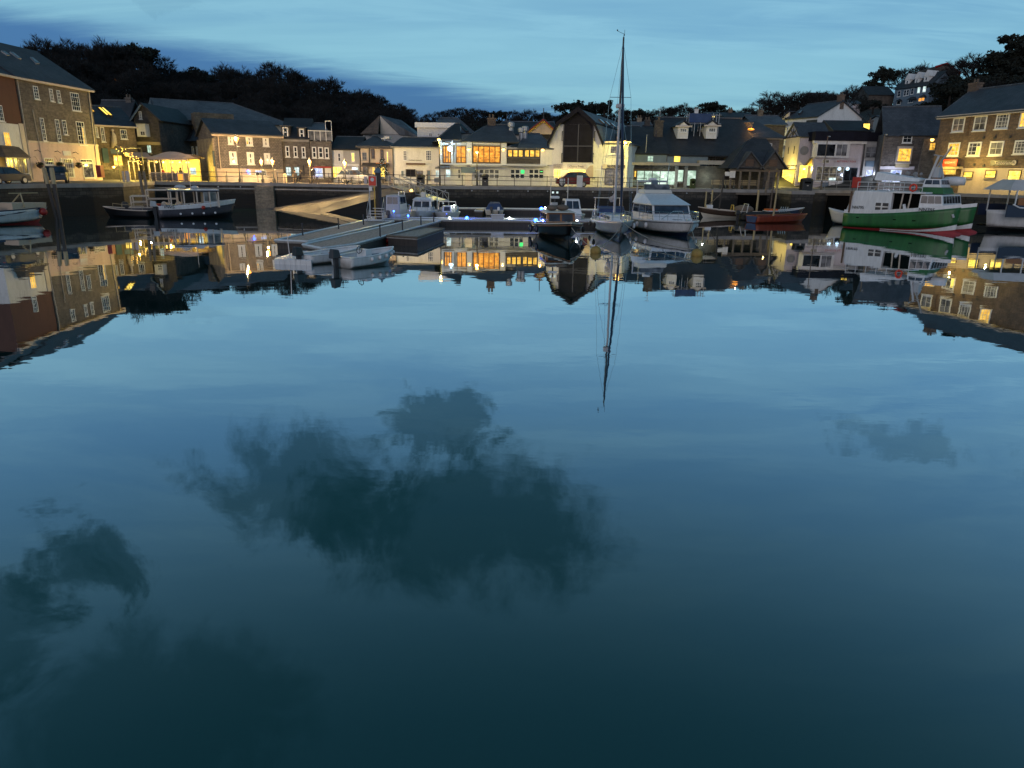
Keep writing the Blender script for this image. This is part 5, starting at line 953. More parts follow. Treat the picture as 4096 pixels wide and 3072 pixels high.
s2=thing('scaffolding','bare tube scaffolding round the yellow lit gable of the white hillside house','scaffolding',(b.A.x,b.A.y,7.0),b.th); tb.obj('tubes','iron',s2)
for k in range(4): MB().box(-4.6,-.9,b.zE-4.5+1.5*k+.06,.9,-.2,b.zE-4.5+1.5*k+.12).obj('board','timber',s2)
b.box('link_block','yellow',-.01,.0,-7,-.0,.02,-6.9) if False else None
b.box('outshut','cream',-3.6,.6,-7,-.01,7,b.zE-.9); m_=MB(); m_.face([(-3.9,.3,b.zE-1.4),(-.02,.3,b.zE+1.2),(-.02,7.3,b.zE+1.2),(-3.9,7.3,b.zE-1.4)]); m_.obj('outshut_roof','slate',b.t,solid=-.12); MB().prism([(-3.6,b.zE-.89),(-.01,b.zE-.89),(-.01,b.zE+1.1),(-3.6,b.zE-1.1+.25)],.6,.8,'y').obj('outshut_gable','cream',b.t); point((-3.0,-3,b.zE-3.2),230,(1,.85,.4),.3,b.t)
b.win('N',835,485,985,540,1,1,'slate_dark','dframe',off=-.6,sill=False,name='dark_outbuilding')
def house(name,label,kL,kR,Y,mat,roof,depth,rise,gl=True,gr=True,z0=None,down=5,chim=None,wins=(),cat='house',YR=None,dh=1.0):
    b=Bld(name,label,cat,kL,kR,Y,YR or Y,0); zz=min(b.zl,b.zr)-dh; b.z0=zz; b.t.location.z=zz; b.zl-=zz; b.zr-=zz; b.zE=(b.zl+b.zr)/2
    rise = at(kL[0],(kL[1]+kR[1])/2,rise,Y+depth/2).z-(zz+b.zE)
    b.wall(mat,depth,z0=-down,gl=b.zE+rise-.1 if gl else None,gr=b.zE+rise-.1 if gr else None); hip=min(b.L*.35,depth/2); rf=b.roof(roof,depth,hip,b.L-hip,b.zE+rise,gl=gl,gr=gr)
    if chim: 
        for (f_,mt) in chim: b.chimney(b.L*f_,depth/2,b.zE+rise-.6,.75,1.35,mt,2,rf)
    for w_ in wins: b.win(*w_[0],*w_[1:])
    return b
house('small_cottage','dark slate roofed cottage with a white gable, highest among the bare trees on the right',('N',935,205),('N',1215,200),192,'white','slate_dark',8,85,wins=(),chim=None,dh=3)
house('chimney_cottage','low slate cottage with one tall stone chimney between the stone house and white scaffolded house',('N',70,540),('N',530,545),112,'stone_dark','slate_pale',9,420,chim=((.45,'stone_warm'),),dh=4,down=8)
house('ridge_bungalow','low house with a pale hipped roof and white chimney, just above the first dormer',('M',640,262),('M',850,262),150,'white','slate_pale',8,195,gl=False,gr=False,chim=((.5,'white'),),dh=4,down=8)
house('far_lit_house','dark house with two small bright windows directly above the second dormer',('M',880,222),('M',1120,222),160,'stone_dark','slate_dark',8,192,dh=3,down=8,wins=((('M',918,228,934,262),1,1,'yellowlit'),(('M',938,228,954,262),1,1,'yellowlit')))
house('terrace_house','dark slate roofed terrace behind the stone house, right of the second dormer',('M',1110,262),('M',1530,262),150,'stone_dark','slate_dark',8,200,dh=3,down=8,chim=((.35,'brown_stone'),))
house('middle_cottage','stone cottage with two chimneys half hidden behind the yacht mast',('K',1450,425),('K',1700,430),125,'stone_pale','slate_pale',8,335,chim=((.4,'stone_pale'),),dh=4,down=8)
house('dark_roof_terrace','dark roofed house between the barn and the big slate roof',('K',1345,560),('K',1560,540),108,'stone_dark','slate_dark',10,390,dh=5,down=6)
house('roof_behind_dormers','long dark roof between the middle cottage and the dormers',('K',1640,510),('K',1840,500),105,'stone_dark','slate_dark',8,380,dh=5,down=6,chim=((.2,'stone_dark'),))
b=house('white_villa','long white villa with three dormers and lit windows, alone on the right hillside',('S',572,832),('S',1028,748),198,'bluegrey','slate_dark',9,665,dh=4.7,down=5,YR=189)
b.wins([('S',610,840,638,912),('S',690,828,715,900),('S',720,822,745,894),('S',780,805,805,880)],1,2); b.wins([('S',862,792,888,865),('S',932,780,962,852)],1,2,'coollit'); b.wins([('S',875,930,905,970),('S',912,925,945,962)],1,1,'amber'); b.win('S',600,955,640,1010,1,1); b.win('S',745,940,800,985,2,1)
for (x0,y0,x1,y1,ax,ay) in ((705,700,752,765,730,680),(830,680,875,740,858,652),(945,655,1000,700,978,628)):
    yy=1.2; a1=b.fp('S',x0,y0,yy); a2=b.fp('S',x1,y1,yy); ap=b.fp('S',ax,ay,yy); d_=MB().box(a1[0],yy,a2[1]-.8,a2[0],yy+3,a1[1]).obj('dormer','white',b.t); MB().prism([(a1[0]-.2,a1[1]),(a2[0]+.2,a1[1]),((a1[0]+a2[0])/2,a1[1]+1.5)],yy-.1,yy+4,'y').obj('dormer_gable','white',d_); b.winr(a1[0]+.4,a2[0]-.4,a2[1],a1[1]-.2,1,2,off=yy,parent=d_)
for (x0,y0,x1,y1) in ((735,915,825,945),(890,885,950,915),(590,940,640,965)): a1=b.fp('S',x0,y0,-.8); a2=b.fp('S',x1,y1,-.8); MB().hexa([(a1[0],-1.2,a2[1]),(a2[0],-1.2,a2[1]),(a2[0],-.01,a2[1]),(a1[0],-.01,a2[1])],[(a1[0]+.6,-.5,a1[1]),(a2[0]-.6,-.5,a1[1]),(a2[0]-.6,-.01,a1[1]),(a1[0]+.6,-.01,a1[1])]).obj('porch_roof','slate_dark',b.t)
b=house('gabled_dark_house','dark gabled house with a red edged roof on the skyline right of the white villa',('S',1050,640),('S',1370,640),203,'stone_dark','slate_dark',12,610,dh=8,down=6)
a1=b.fp('S',1040,545,1);a2=b.fp('S',1190,500,1);a3=b.fp('S',1365,625,1); MB().prism([(a1[0],b.zE-3),(a1[0],a1[1]),(a2[0],a2[1]),(a3[0],a3[1]),(a3[0],b.zE-3)],-.5,9,'y').obj('gable_wing','stone_dark',b.t); MB().tube([(a1[0],-.6,a1[1]),(a2[0],-.6,a2[1]),(a3[0],-.6,a3[1])],.28,4).obj('bargeboard','red',b.t); b.win('S',1320,625,1362,665,1,1,'glassw',off=-.6)
house('slope_cottage','small pale gabled cottage low on the slope left of the white villa',('N',1520,260),('N',1640,215),178,'lilac','slate',6,190,dh=1.9,down=3)
house('dark_long_roof','dark roofed house between the slope cottage and the white villa',('S',240,900),('S',560,880),201,'stone_dark','slate_dark',9,790,dh=6,down=6)
b=house('bungalow','low bungalow with white windows under the parked car on the hill',('S',455,1215),('S',840,1195),128,'grey_render','slate',7,1165,dh=3.2,down=8); b.win('S',470,1235,560,1310,3,1); b.win('S',590,1215,650,1290,2,1); b.win('S',715,1210,830,1290,2,1,'glassw','cream')
b=house('lit_rooflight_house','dark roofed house with one bright sloping yellow window, beside the tall lamp post',('N',1240,640),('N',1790,640),118,'stone_dark','slate_dark',8,500,dh=4,down=8)
m_=MB(); pts=[b.fp('N',1672,532,-.4),b.fp('N',1768,530,-.4),b.fp('N',1762,622,-.4),b.fp('N',1672,585,-.4)]; f_=MB().prism(pts,-.42,-.01,'y').obj('corner_window','dframe',b.t); c_=[(p[0]*.94+sum(q[0] for q in pts)/4*.06,p[1]*.94+sum(q[1] for q in pts)/4*.06) for p in pts]; MB().prism(c_,-.44,-.421,'y').obj('pane','yellowlit',f_); b.chimney(b.fp('N',1815,500)[0],1,b.zE-1,.8,b.fp('N',1815,480)[1]-b.zE+1,'stone',1)
# ---- half timbered corner and bay fronted shops
b = Bld('timbered_corner_shop', 'narrow cream corner shop with a half timbered gable and warm lit doorway', 'shop', ('N',742,738), ('N',1165,722), 106, 106)
dbg('B12',b.zE,b.L); D_=5.5; ap=b.zE+at('N',682,552,108.5).z-at('N',742,738,106).z; b.wall('lilac',D_,gl=ap,gr=ap); rf=b.roof('slate',D_,0,b.L,ap+.1,gl=True,gr=True,ov=.22)
def side(name,mat,y0,y1,z0,z1,th=.05,parent=None): return MB().box(-th,min(y0,y1),z0,-.003,max(y0,y1),z1).obj(name,mat,parent or b.t)
# photo point on the left gable wall (local x = 0)
def gp(k,x,y):
    d=rayv(*px(k,x,y)); du=d.x*b.u.x+d.y*b.u.y; t=(b.A.dot(b.u))/du; return Vector((d.x*t,d.y*t)).dot(b.v)-b.A.dot(b.v), CAMZ+d.z*t-b.z0
zt=gp('N',650,730)[1]; g_=MB()
for (ya,za,yb,zb) in ((D_/2,zt,D_/2,ap-.4),(D_/2,zt+.2,D_*.25,zt+1.3),(D_/2,zt+.2,D_*.75,zt+1.3),(.1,zt,D_-.1,zt),(D_*.2,zt,D_/2,ap-.9),(D_*.8,zt,D_/2,ap-.9)): g_.tube([(-.04,ya,za),(-.04,yb,zb)],.07,4)
g_.obj('gable_timbers','dframe',b.t); side('side_render','cream',.01,D_-.01,2.95,zt-.1,.03)
for f_ in (.3,.7): side('shutter_slot','dframe',D_*f_-.12,D_*f_+.12,zt-2.3,zt-1.3,.06)
side('ledge','dframe',-.0,D_,2.85,2.95,.12); f_=side('shopfront','dframe',.25,D_-.2,0,2.5,.06); side('shopfront_glass','yellowlit',.5,D_-1.2,.5,2.35,.08,f_); side('door_glass','yellowlit',D_-1.1,D_-.4,.1,2.35,.08,f_); s_=side('fascia','cream',.15,D_-.1,2.5,2.84,.1); text_obj('NEWS',s_,-.12,D_/2,2.67,1.1,.2,'dframe',rz=-math.pi/2)
point((-1.8,D_/2-1,1.9),420,(1,.78,.25),.5,b.t)
MB().lathe([(.6,-.03),(.62,0)],(b.fp('N',800,930)[0],-.03,b.fp('N',800,930)[1]),18,'y').obj('crest_disc','grey',b.t); pass
b.win('N',730,1140,832,1400,1,1,'yellowlit','cream',off=-.03,name='arched_window'); a1=b.fp('N',845,1040,-.9);a2=b.fp('N',975,1150,-.9); MB().prism([(a1[0],a2[1]),(a2[0],a2[1]),((a1[0]+a2[0])/2,a1[1])],-1.0,-.01,'y').obj('porch_gable','yellow',b.t); b.win('N',880,1150,992,1385,2,1,'yellowlit','cream',off=-.04,name='door',sill=False); a_=b.fp('N',900,1200,-1.2); point((a_[0],-1.3,a_[1]),60,(1,.78,.3),.3,b.t)
b = Bld('bay_fronted_shop', 'pale flat roofed shop with dark upstairs bay windows and bright displays below', 'shop', ('N',975,790), ('N',1690,790), 104.5, 104.5)
dbg('B12b',b.zE,b.L); b.wall('lilac',8); b.box('flat_roof','door_dark',-.5,-.8,b.zE+.003,b.L+.1,8,b.zE+1.2); b.box('parapet','white',-.5,-.6,b.zE-.35,b.L+.1,-.003,b.zE)
zu=b.fp('N',1100,1022)[1]; MB().prism([(-.35,.0),(0,-.7),(b.fp('N',1440,900)[0],-.7),(b.fp('N',1440,900)[0]+.1,0)],zu-.1,b.zE-.36,'z').obj('bay','white',b.t)
b.win('N',1000,828,1245,1018,2,1,'glass','white',off=-.72,sill=False); b.win('N',1280,830,1422,1015,2,1,'glassw','white',off=-.72,sill=False); b.sign(('N',1255,1060),('N',1590,1120),"BUTTERMILK FUDGE",'lilac','red',-.03,.05,(.8,.5)); b.win('N',1062,1060,1165,1120,2,1,'dimlit','white',off=-.03,sill=False,name='poster')
b.win('N',1080,1160,1360,1385,3,2,'dimlit','wframe',off=-.05,name='shop_window'); b.win('N',1165,1330,1262,1370,1,1,'coollit','wframe',off=-.12,fw=.01,name='lit_display',sill=False); b.win('N',1390,1180,1560,1400,2,1,'glass','bluegrey',off=-.05,name='door',sill=False); b.win('N',985,1160,1050,1385,1,2,'dimlit','wframe',off=-.05,name='shop_window')
for k,(x_,mt) in enumerate(((1318,'lampb'),(1440,'bluelit'))): a_=b.fp('N',x_,1200,-.3); MB().ball((a_[0],-.3,a_[1]),.24,8).obj('display_lamp','signlit',b.t)
for k in range(4): a1=b.fp('N',1060+k*105,1400,-.25);a2=b.fp('N',1140+k*105,1480,-.25); b.box('stall_riser','white' if k%3 else 'bluegrey',a1[0],-.3,-.1,a2[0],-.004,a1[1])
b.pipe(('N',1692,815),('N',1640,1300),'black',.12); B12=b
b = Bld('cream_end_shop', 'pale narrow house with three part window, left of the tall lamp post', 'shop', ('N',1700,795), ('N',1962,795), 104.5, 104.5); b.wall('grey_render',8); b.box('flat_roof','door_dark',.02,-.3,b.zE+.003,b.L+.2,8,b.zE+1.2); b.win('N',1715,872,1930,1042,3,2,'glassw','grey',fw=.1,mw=.1); b.box('name_board','bluegrey',b.fp('N',1705,1080)[0],-.12,b.fp('N',1705,1165)[1],b.fp('N',1925,1080)[0],-.005,b.fp('N',1705,1080)[1]); b.win('N',1712,1210,1920,1322,2,1,'bluelit','lilac',off=-.03,name='shop_window'); b.win('N',1712,1325,1900,1410,3,1,'bluelit','dframe',off=-.03,name='shop_counter'); a_=b.fp('N',1810,1270,-1); point((a_[0],-1.2,a_[1]),50,(.7,.8,1),.4,b.t)
# ---- stone house with lit bay window
b = Bld('bay_window_house', 'rough stone house with yellow lit bay window above a blue-white lit shop', 'house', ('S',448,1385), ('S',1165,1375), 99, 97)
dbg('B13',b.zl,b.zr,b.L); b.wall('stone',8); r1=rz(b,8,'S',500,1280); b.zE=b.zl; rf=b.roof('slate',8,0,b.L,b.zE+3.6,gl=True,gr=True)
b.win('T',60,605,205,768,2,2,fw=.12); a1=b.fp('T',-40,855,-.7);a2=b.fp('T',190,1135,-.7); b.box('bay','cream',a1[0],-.7,a2[1],a2[0],-.004,a1[1]+.2); b.winr(a1[0]+.1,a2[0]-.1,a2[1]+.2,a1[1],3,2,'warm','cream',off=-.7,fw=.1); b.box('bay_foot','ochre',a1[0]+.1,-.6,a2[1]-.5,a2[0]-.1,-.004,a2[1]-.002)
b.win('N',1960,1250,2045,1395,1,1,'bluelit','wframe',off=-.04,name='lit_sign',sill=False); text_obj('SALE',b.t,b.fp('N',2003,1285)[0],-.13,b.fp('N',2003,1285)[1],.9,.35,'bluegrey'); b.win('N',2080,1215,2212,1400,2,2,'bluelit','wframe',off=-.04,name='shop_window'); b.box('shop_fascia','lilac',-.1,-.2,b.fp('N',1950,1205)[1],b.L*.62,-.005,b.fp('N',1950,1160)[1])
a_=b.fp('N',2080,1300,-1.2); point((a_[0],-1.6,a_[1]),90,(.65,.75,1),.5,b.t)
a1=b.fp('T',425,720,-.6); b.box('side_wing','stone_warm',a1[0],-.6,-.3,b.L+.1,-.004,b.zE-.6); b.lamp('T',575,708,-1.3,'lampy',.22,620,(1,.78,.12)); b.win('T',535,760,620,900,2,3,'warm','ochre',off=-.62)
# ---- big brown stone building
b = Bld('brown_stone_building', 'large brown stone building with rows of tall sash windows, filling the right edge', 'building', ('T',740,280), ('T',2212,150), 85, 75)
dbg('B14',b.zl,b.zr,b.L); D_=12; L2=b.L+7; r1=rz(b,D_,'S',1540,838); r2=rz(b,D_,'S',2212,745); dbg('B14 ridge',*r1,*r2)
b.wall('brown_stone',D_,s1=L2); rf=b.roof('slate',D_,r1[0],L2-3,(r1[1]+r2[1])/2,s1=L2,ov=.4); b.eaves('cream',s1=L2,h=.3); b.chimney(r1[0]+.5,D_/2,r1[1]-.6,1.2,1.4,'brown_stone',2,rf)
b.wins([('T',962,322,1128,565),('T',1345,288,1520,545)],2,2,'glassw',fw=.14); b.win('T',1738,252,1918,510,4,4,'glassw',fw=.14); b.win('T',2165,215,2330,490,3,4,'warm',fw=.14)
b.win('T',878,762,1040,1000,3,3,'warm',fw=.14); b.win('T',1235,752,1420,1000,3,3,'dimlit',fw=.16); b.win('T',1375,830,1405,980,1,1,'yellowlit',off=-.07,fw=.01,sill=False,name='lit_blind'); b.win('T',1620,738,1818,990,2,2,'glassw',fw=.16); b.win('T',2062,722,2260,965,4,4,'glassw',fw=.14)
z_=b.fp('T',1400,1045)[1]; b.box('string_course','brown_stone',0,-.12,z_-.08,L2,-.004,z_+.08)
b.sign(('T',1632,1075),('T',2090,1168),'Timberland','dframe','cream',-.03,.1,(.66,.62)); a_=b.fp('T',2025,1118,-.2); MB().lathe([(.2,-.02),(.26,0)],(a_[0],-.16,a_[1]),16,'y').obj('round_emblem','cream',b.t); MB().tube([(a_[0]-.1,-.2,a_[1]-.08),(a_[0],-.2,a_[1]+.12),(a_[0]+.1,-.2,a_[1]-.08)],.025,4).obj('emblem_tree','dframe',b.t)
b.sign(('T',792,1060),('T',1012,1178),'THE SHIPWRIGHTS','signred','cream',-.5,.1,(.8,.3),name='red_sign'); a1=b.fp('T',610,1190,-.6); a2=b.fp('T',1040,1232,-.6); b.box('shop_fascia','ochre',a1[0],-.6,a2[1],a2[0],-.004,a1[1]); b.win('T',615,1240,990,1330,3,1,'warm','ochre',off=-.5,name='shop_window',sill=False)
b.box('shopfront_band','buff',a2[0],-.15,-.2,L2,-.004,b.fp('T',1400,1215)[1])
for q in ((1140,1275,1292,1395),(1535,1250,1702,1400),(1945,1245,2142,1440)): b.win('T',*q,1,2,'yellowlit','brown',off=-.17,fw=.1,name='shop_window')
for (x_,y_) in ((1490,675),(1685,675),(1960,655),(1060,1165),(1320,1150),(1490,1170)): a_=b.fp('T',x_,y_,-.1); MB().lathe([(.14,-.05),(.16,0)],(a_[0],-.07,a_[1]),8,'y').obj('tie_plate','iron',b.t)
b.pipe(('T',1270,270),('T',1190,650),'brown',.04); a_=b.fp('T',1300,1100,-1.5); point((a_[0],-1.8,a_[1]),170,(1,.7,.25),.5,b.t); point((a_[0]-4,-1.8,a_[1]),120,(1,.7,.2),.5,b.t); a_=b.fp('T',1900,1330,-1.5); point((a_[0],-1.8,a_[1]),60,(1,.8,.35),.5,b.t)
# ---- conservatory restaurant on the left quay
c0=at('C',905,1050,80.0); c1=at('C',1475,1050,80.4); th=math.atan2(c1.y-c0.y,c1.x-c0.x); Lc=(Vector((c1.x,c1.y))-Vector((c0.x,c0.y))).length
cv=thing('glazed_terrace','glazed restaurant terrace with a curved pink canopy and golden light inside','conservatory',(c0.x,c0.y,Q),th); zc=(c0.z+c1.z)/2-Q; dbg('conserv',zc,Lc)
n_=9; mm=MB(); apx=at('C',1130,950,81.5).z-Q
for i in range(n_):
    f0,f1=i/n_,(i+1)/n_; h0=zc+.15+(apx-zc-.1)*math.sin(math.pi*min(1,f0*1.0))**.7 if 0<f0<1 else zc+.15; h1=zc+.15+(apx-zc-.1)*math.sin(math.pi*f1)**.7 if f1<1 else zc+.15
    mm.face([(f0*Lc,-.3,zc+.1),(f1*Lc,-.3,zc+.1),(f1*Lc,1.4,h1),(f0*Lc,1.4,h0)]); mm.face([(f0*Lc,1.4,h0),(f1*Lc,1.4,h1),(f1*Lc,4.2,zc+.15),(f0*Lc,4.2,zc+.15)])
mm.obj('canopy','awning_pink',cv,solid=-.08); MB().box(-.05,-.35,zc-.12,Lc+.05,-.25,zc+.13).obj('valance','awning_pink',cv)
for k in range(8): x_=Lc*k/7; MB().box(x_-.05,-.25,0,x_+.05,-.15,zc-.12).obj('post','cream',cv)
MB().box(0,-.22,.85,Lc,-.16,.93).obj('rail','cream',cv); MB().box(.1,-.2,.05,Lc-.1,-.18,.84).obj('lower_panel','glassw',cv); MB().box(-.1,3.9,0,Lc,4.1,zc).obj('rear_wall','ochre',cv)
for k in range(7): x_=Lc*(k+.5)/7; MB().ball((x_,1.2+(k%3)*.5,zc-.35),.10,6).obj('lamp_globe','lampy',cv); 
for k in range(3): point((Lc*(k+.5)/3,1.4,zc-.5),280,(1,.68,.16),.3,cv)
MB().box(Lc*.02,1.2,.72,Lc*.97,2.0,.78).obj('dining_table','brown',cv); MB().box(-2.4,.4,zc-.35,-.2,4,zc-.2).obj('side_canopy','slate_dark',cv)
for k in range(5): x_=-2.3+.5*k; MB().box(x_-.04,.3,0,x_+.04,.38,zc-.36).obj('side_post','cream',cv)
for k in range(2): point((-1.4-k*1.2,1.5,zc-.8),120,(1,.7,.15),.25,cv)
# string lights by the skylight house
a_=at('B',1905,380,80); sg=thing('lit_garland','bright garland of golden bulbs round the doorway right of the multi-paned lit window','string lights',(a_.x,a_.y,Q)); bu=MB(); rn=random.Random(4)
for k in range(46): f_=k/46; bu.ball((-1.1+2.4*f_+rn.uniform(-.2,.2),rn.uniform(-.2,.2),a_.z-Q+.75-1.8*f_*.8+rn.uniform(-.35,.35)),.04,4)
bu.obj('bulbs','bulb',sg); ir=MB(); ir.tube([(-1.3,0,0),(-1.3,0,3.4)],.05,5); ir.tube([(1.4,0,0),(1.4,0,3.4)],.05,5); ir.tube([(-1.3,0,3.4),(1.4,0,3.4)],.05,5); ir.obj('arch','iron',sg); point((0,-.6,a_.z-Q),230,(1,.72,.2),.4,sg)
# ================================================================ STREET THINGS
def on(k, x, y, Y): p = at(k, x, y, Y); return Vector((p.x, Y, p.z-Q))      # x, y, height above the quay
def victorian_lamp(k, x, y, Y, label, r=.16, power=140, group='Victorian street lamps', col=(1,.64,.24), arm=False):
    p = on(k, x, y, Y); h = p.z; t = thing('street_lamp', label, 'street lamp', (p.x, Y, Q), 0, group)
    MB().lathe([(.17,0),(.17,.35),(.09,.5),(.075,.9),(.05,1.1),(.042,h-.45),(.07,h-.4),(.03,h-.3)], (0,0,0), 10).obj('pole', 'iron', t)
    MB().tube([(-.3,0,h-.75),(.3,0,h-.75)], .02, 5).obj('ladder_bar', 'iron', t)
    MB().lathe([(.09,h-.28),(r*1.15,h+.16)], (0,0,0), 6).obj('lantern_glass', 'lampw', t)
    MB().lathe([(r*1.3,h+.165),(r*1.2,h+.2),(.05,h+.42),(.03,h+.55)], (0,0,0), 6).obj('lantern_cap', 'iron', t)
    point((0,-.0,h-.45), power*.9, col, .1, t); point((0,-.38,h+.1), power*2.2, col, .1, t); return t
victorian_lamp('E',352,580,79.2,'tall Victorian street lamp with a large glowing lantern in front of the slate hung house',.26,190,col=(1,.645,.28))
MB_ = None
victorian_lamp('E',720,915,79.6,'left one of two small orange lamps close together before the blue lit shop',.17,190)
victorian_lamp('E',885,915,79.5,'right one of two small orange lamps close together before the blue lit shop',.17,190)
victorian_lamp('E',1430,922,80.0,'small orange lamp between the two lit shops of the grey terrace',.17,260)
victorian_lamp('G',290,938,81.0,'small orange lamp in front of the low white and grey cottage',.17,240)
def pole_lamp(k, x, y, Y, label, power, lit=True, kb=None, col=(1,.72,.28)):
    p = on(k, x, y, Y); h = p.z; t = thing('lamp_post', label, 'lamp post', (p.x, Y, Q))
    MB().lathe([(.11,0),(.10,1.0),(.065,1.1),(.045,h)], (0,0,0), 8).obj('pole', 'iron' if lit else 'timber', t); MB().box(-.05,-.45,h,.05,.05,h+.06).obj('arm', 'iron', t)
    MB().ball((0,-.4,h-.04), .17 if lit else .12, 8, (1,1.3,.6)).obj('lamp_head', 'lampy' if lit else 'alu', t, smooth=True)
    if lit: point((0,-.45,h-.22), power*2.0, col, .1, t)
    return t
pole_lamp('I',210,578,77.6,'slim dark lamp post with a yellow lamp at the bakery corner', 190, kb=1, col=(1,.80,.22))
pole_lamp('K',1285,622,80.6,'dark post with a bright yellow lamp in front of the barn side wing', 260, col=(1,.80,.20))
t_=pole_lamp('N',1985,690,83.4,'tall pale lamp post, unlit, left of the yellow bay window', 0, lit=False)
pole_lamp('I',768,765,78.9,'thin dark post with a small lamp head before the middle restaurant windows', 60)
pole_lamp('N',1150,720,84.5,'thin bare flag pole before the bay windows of the flat roofed shop', 0, lit=False)
# railings
def railing(pts, name_label, step=1.75, h=1.0, off=.35, group='promenade railings', mat='iron'):
    t = thing('railing', name_label, 'railing', (pts[0][0], pts[0][1], Q+.06), 0, group); o = Vector((pts[0][0], pts[0][1]))
    pr = None; P = []
    for i in range(len(pts)-1):
        a, c = Vector(pts[i]), Vector(pts[i+1]); d = c-a; n = Vector((-d.y, d.x)).normalized()*off; m = max(1, int(round(d.length/step)))
        for k in range(m+(1 if i == len(pts)-2 else 0)): P.append(a+d*k/m+n-o)
    for z in (h, h*.55): MB().tube([(p.x, p.y, z) for p in P], .03, 5).obj('rail', mat, t)
    for p in P:
        if pr is None: pr = MB().lathe([(.06,0),(.035,.1),(.03,h),(.045,h+.04),(.02,h+.09)], (0,0,0), 6).obj('post', mat, t); pr.location = (p.x, p.y, 0)
        else: q = pr.copy(); COL.objects.link(q); q.location = (p.x, p.y, 0)
    return t
railing([(-34.2,77.25),(-30.5,77.9),(-27.4,78.2),(-25.6,78.0)], 'black railing on the quay corner above the yellow lit buttress')
railing([(-25.3,77.95),(-19.5,76.7),(-14.6,75.8)], 'long black railing above the slipway wall')
railing([(-14.2,75.7),(-9,75.7)], 'black railing round the head of the sloping gangway')
railing([(-9,75.7),(0,78),(7,79.3)], 'long black railing in front of the restaurant')
railing([(7.2,79.3),(14,78.8)], 'thin black railing in front of the barn shops')
railing([(32,82.2),(38,83.6),(42,82.3)], 'grey railing before the bay fronted shops', mat='grey')
def board(name, label, cat, k, x0, y0, x1, y1, Y, mat, post=True, th=.04, txt=None, group=None, tm='cream'):
    a = at(k, x0, y0, Y); c = at(k, x1, y1, Y); t = thing(name, label, cat, ((a.x+c.x)/2, Y, Q), 0, group); w = (c.x-a.x)/2
    MB().box(-w,-th/2,c.z-Q,w,th/2,a.z-Q).obj('panel', mat, t, bevel=.01)
    if post:
        for s_ in ((-w*.7, w*.7) if w > .35 else (0,)): MB().tube([(s_,th,-.0),(s_,th,a.z-Q)], .03, 5).obj('post', 'iron', t)
    if txt: text_obj(txt, t, 0, -th/2-.012, (a.z+c.z)/2-Q, w*1.5, (a.z-c.z)*.5, tm)
    return t
board('notice_panel','grey square notice on the railing left of the restaurant porch','notice','I',135,1150,215,1215,77.2,'grey')
board('notice_panel','grey notice on the railing above the gangway head','notice','G',900,1118,970,1190,75.9,'grey')
board('notice_panel','grey notice on the railing by the front wheel of the red car','notice','K',328,1158,405,1230,79.6,'alu')
board('notice_panel','tall pale notice of two sheets in front of the rear door of the red car','notice','K',583,1112,662,1285,79.4,'white')
board('leaning_board','white board leaning by the quay edge under the golden garland','board','C',555,1230,625,1392,70.5,'lilac',False,.08)
board('leaning_board','cream narrow board standing left of the white board','board','C',505,1232,558,1395,70.3,'cream',False,.08)
board('lit_case','small white framed lit box on the wall right of the glazed terrace','display case','C',1515,1182,1602,1287,80.5,'coollit',False,.2)
board('orange_barrier','glowing orange panel standing below the glazed terrace','barrier','C',1330,1275,1408,1366,78.8,'signorange',True,.05)
board('red_cabinet','red metal cabinet at the right corner of the pink shop','cabinet','B',1432,520,1525,700,71.0,'red',False,.6)
board('grey_cabinet','grey double fronted cabinet before the left end of the glass fronted hall','cabinet','K',1415,1178,1570,1262,81.5,'bluegrey',False,.5)
board('ticket_board','pale board and brown hatch on the quay between restaurant windows','kiosk','I',590,1080,695,1275,79.6,'lilac',False,.5)
board('red_board','dark framed red and white board by the bow of the small white boat','board','N',1520,1320,1620,1478,82.5,'red',True,.06)
board('pink_bench_board','pale counter board behind the picnic tables, left of the red sign','board','G',572,1130,622,1240,76.3,'lilac',True,.1)
def litter_bin(k, x0, y0, x1, y1, Y, label, mat='black'):
    a = at(k, x0, y0, Y); c = at(k, x1, y1, Y); w = (c.x-a.x)/2; h = a.z-Q; t = thing('litter_bin', label, 'litter bin', ((a.x+c.x)/2, Y, Q), 0, 'domed black litter bins')
    MB().box(-w*.92,-w*.8,0,w*.92,w*.8,h*.78).obj('body', mat, t, bevel=.03); MB().lathe([(w*1.15,h*.781),(w*1.2,h*.82),(w*1.05,h*.93),(w*.5,h*.99),(.03,h)], (0,0,0), 14).obj('domed_top', mat, t, smooth=True); MB().box(-w*.6,-w*.82,h*.55,w*.6,-w*.79,h*.7).obj('slot', 'void', t); MB().box(-w*.15,-w*.83,h*.36,w*.15,-w*.8,h*.42).obj('badge', 'cream', t)
litter_bin('I',838,1090,938,1285,78.9,'domed black litter bin right in front of the middle restaurant windows')
litter_bin('G',1348,1100,1475,1262,78.6,'domed black litter bin in front of the bakery')
litter_bin('N',762,1330,898,1500,80.9,'domed black litter bin in front of the warm lit corner shop doorway')
litter_bin('M',596,1155,665,1282,84.0,'green wheeled bin standing right of the last lit glass door','leafg')
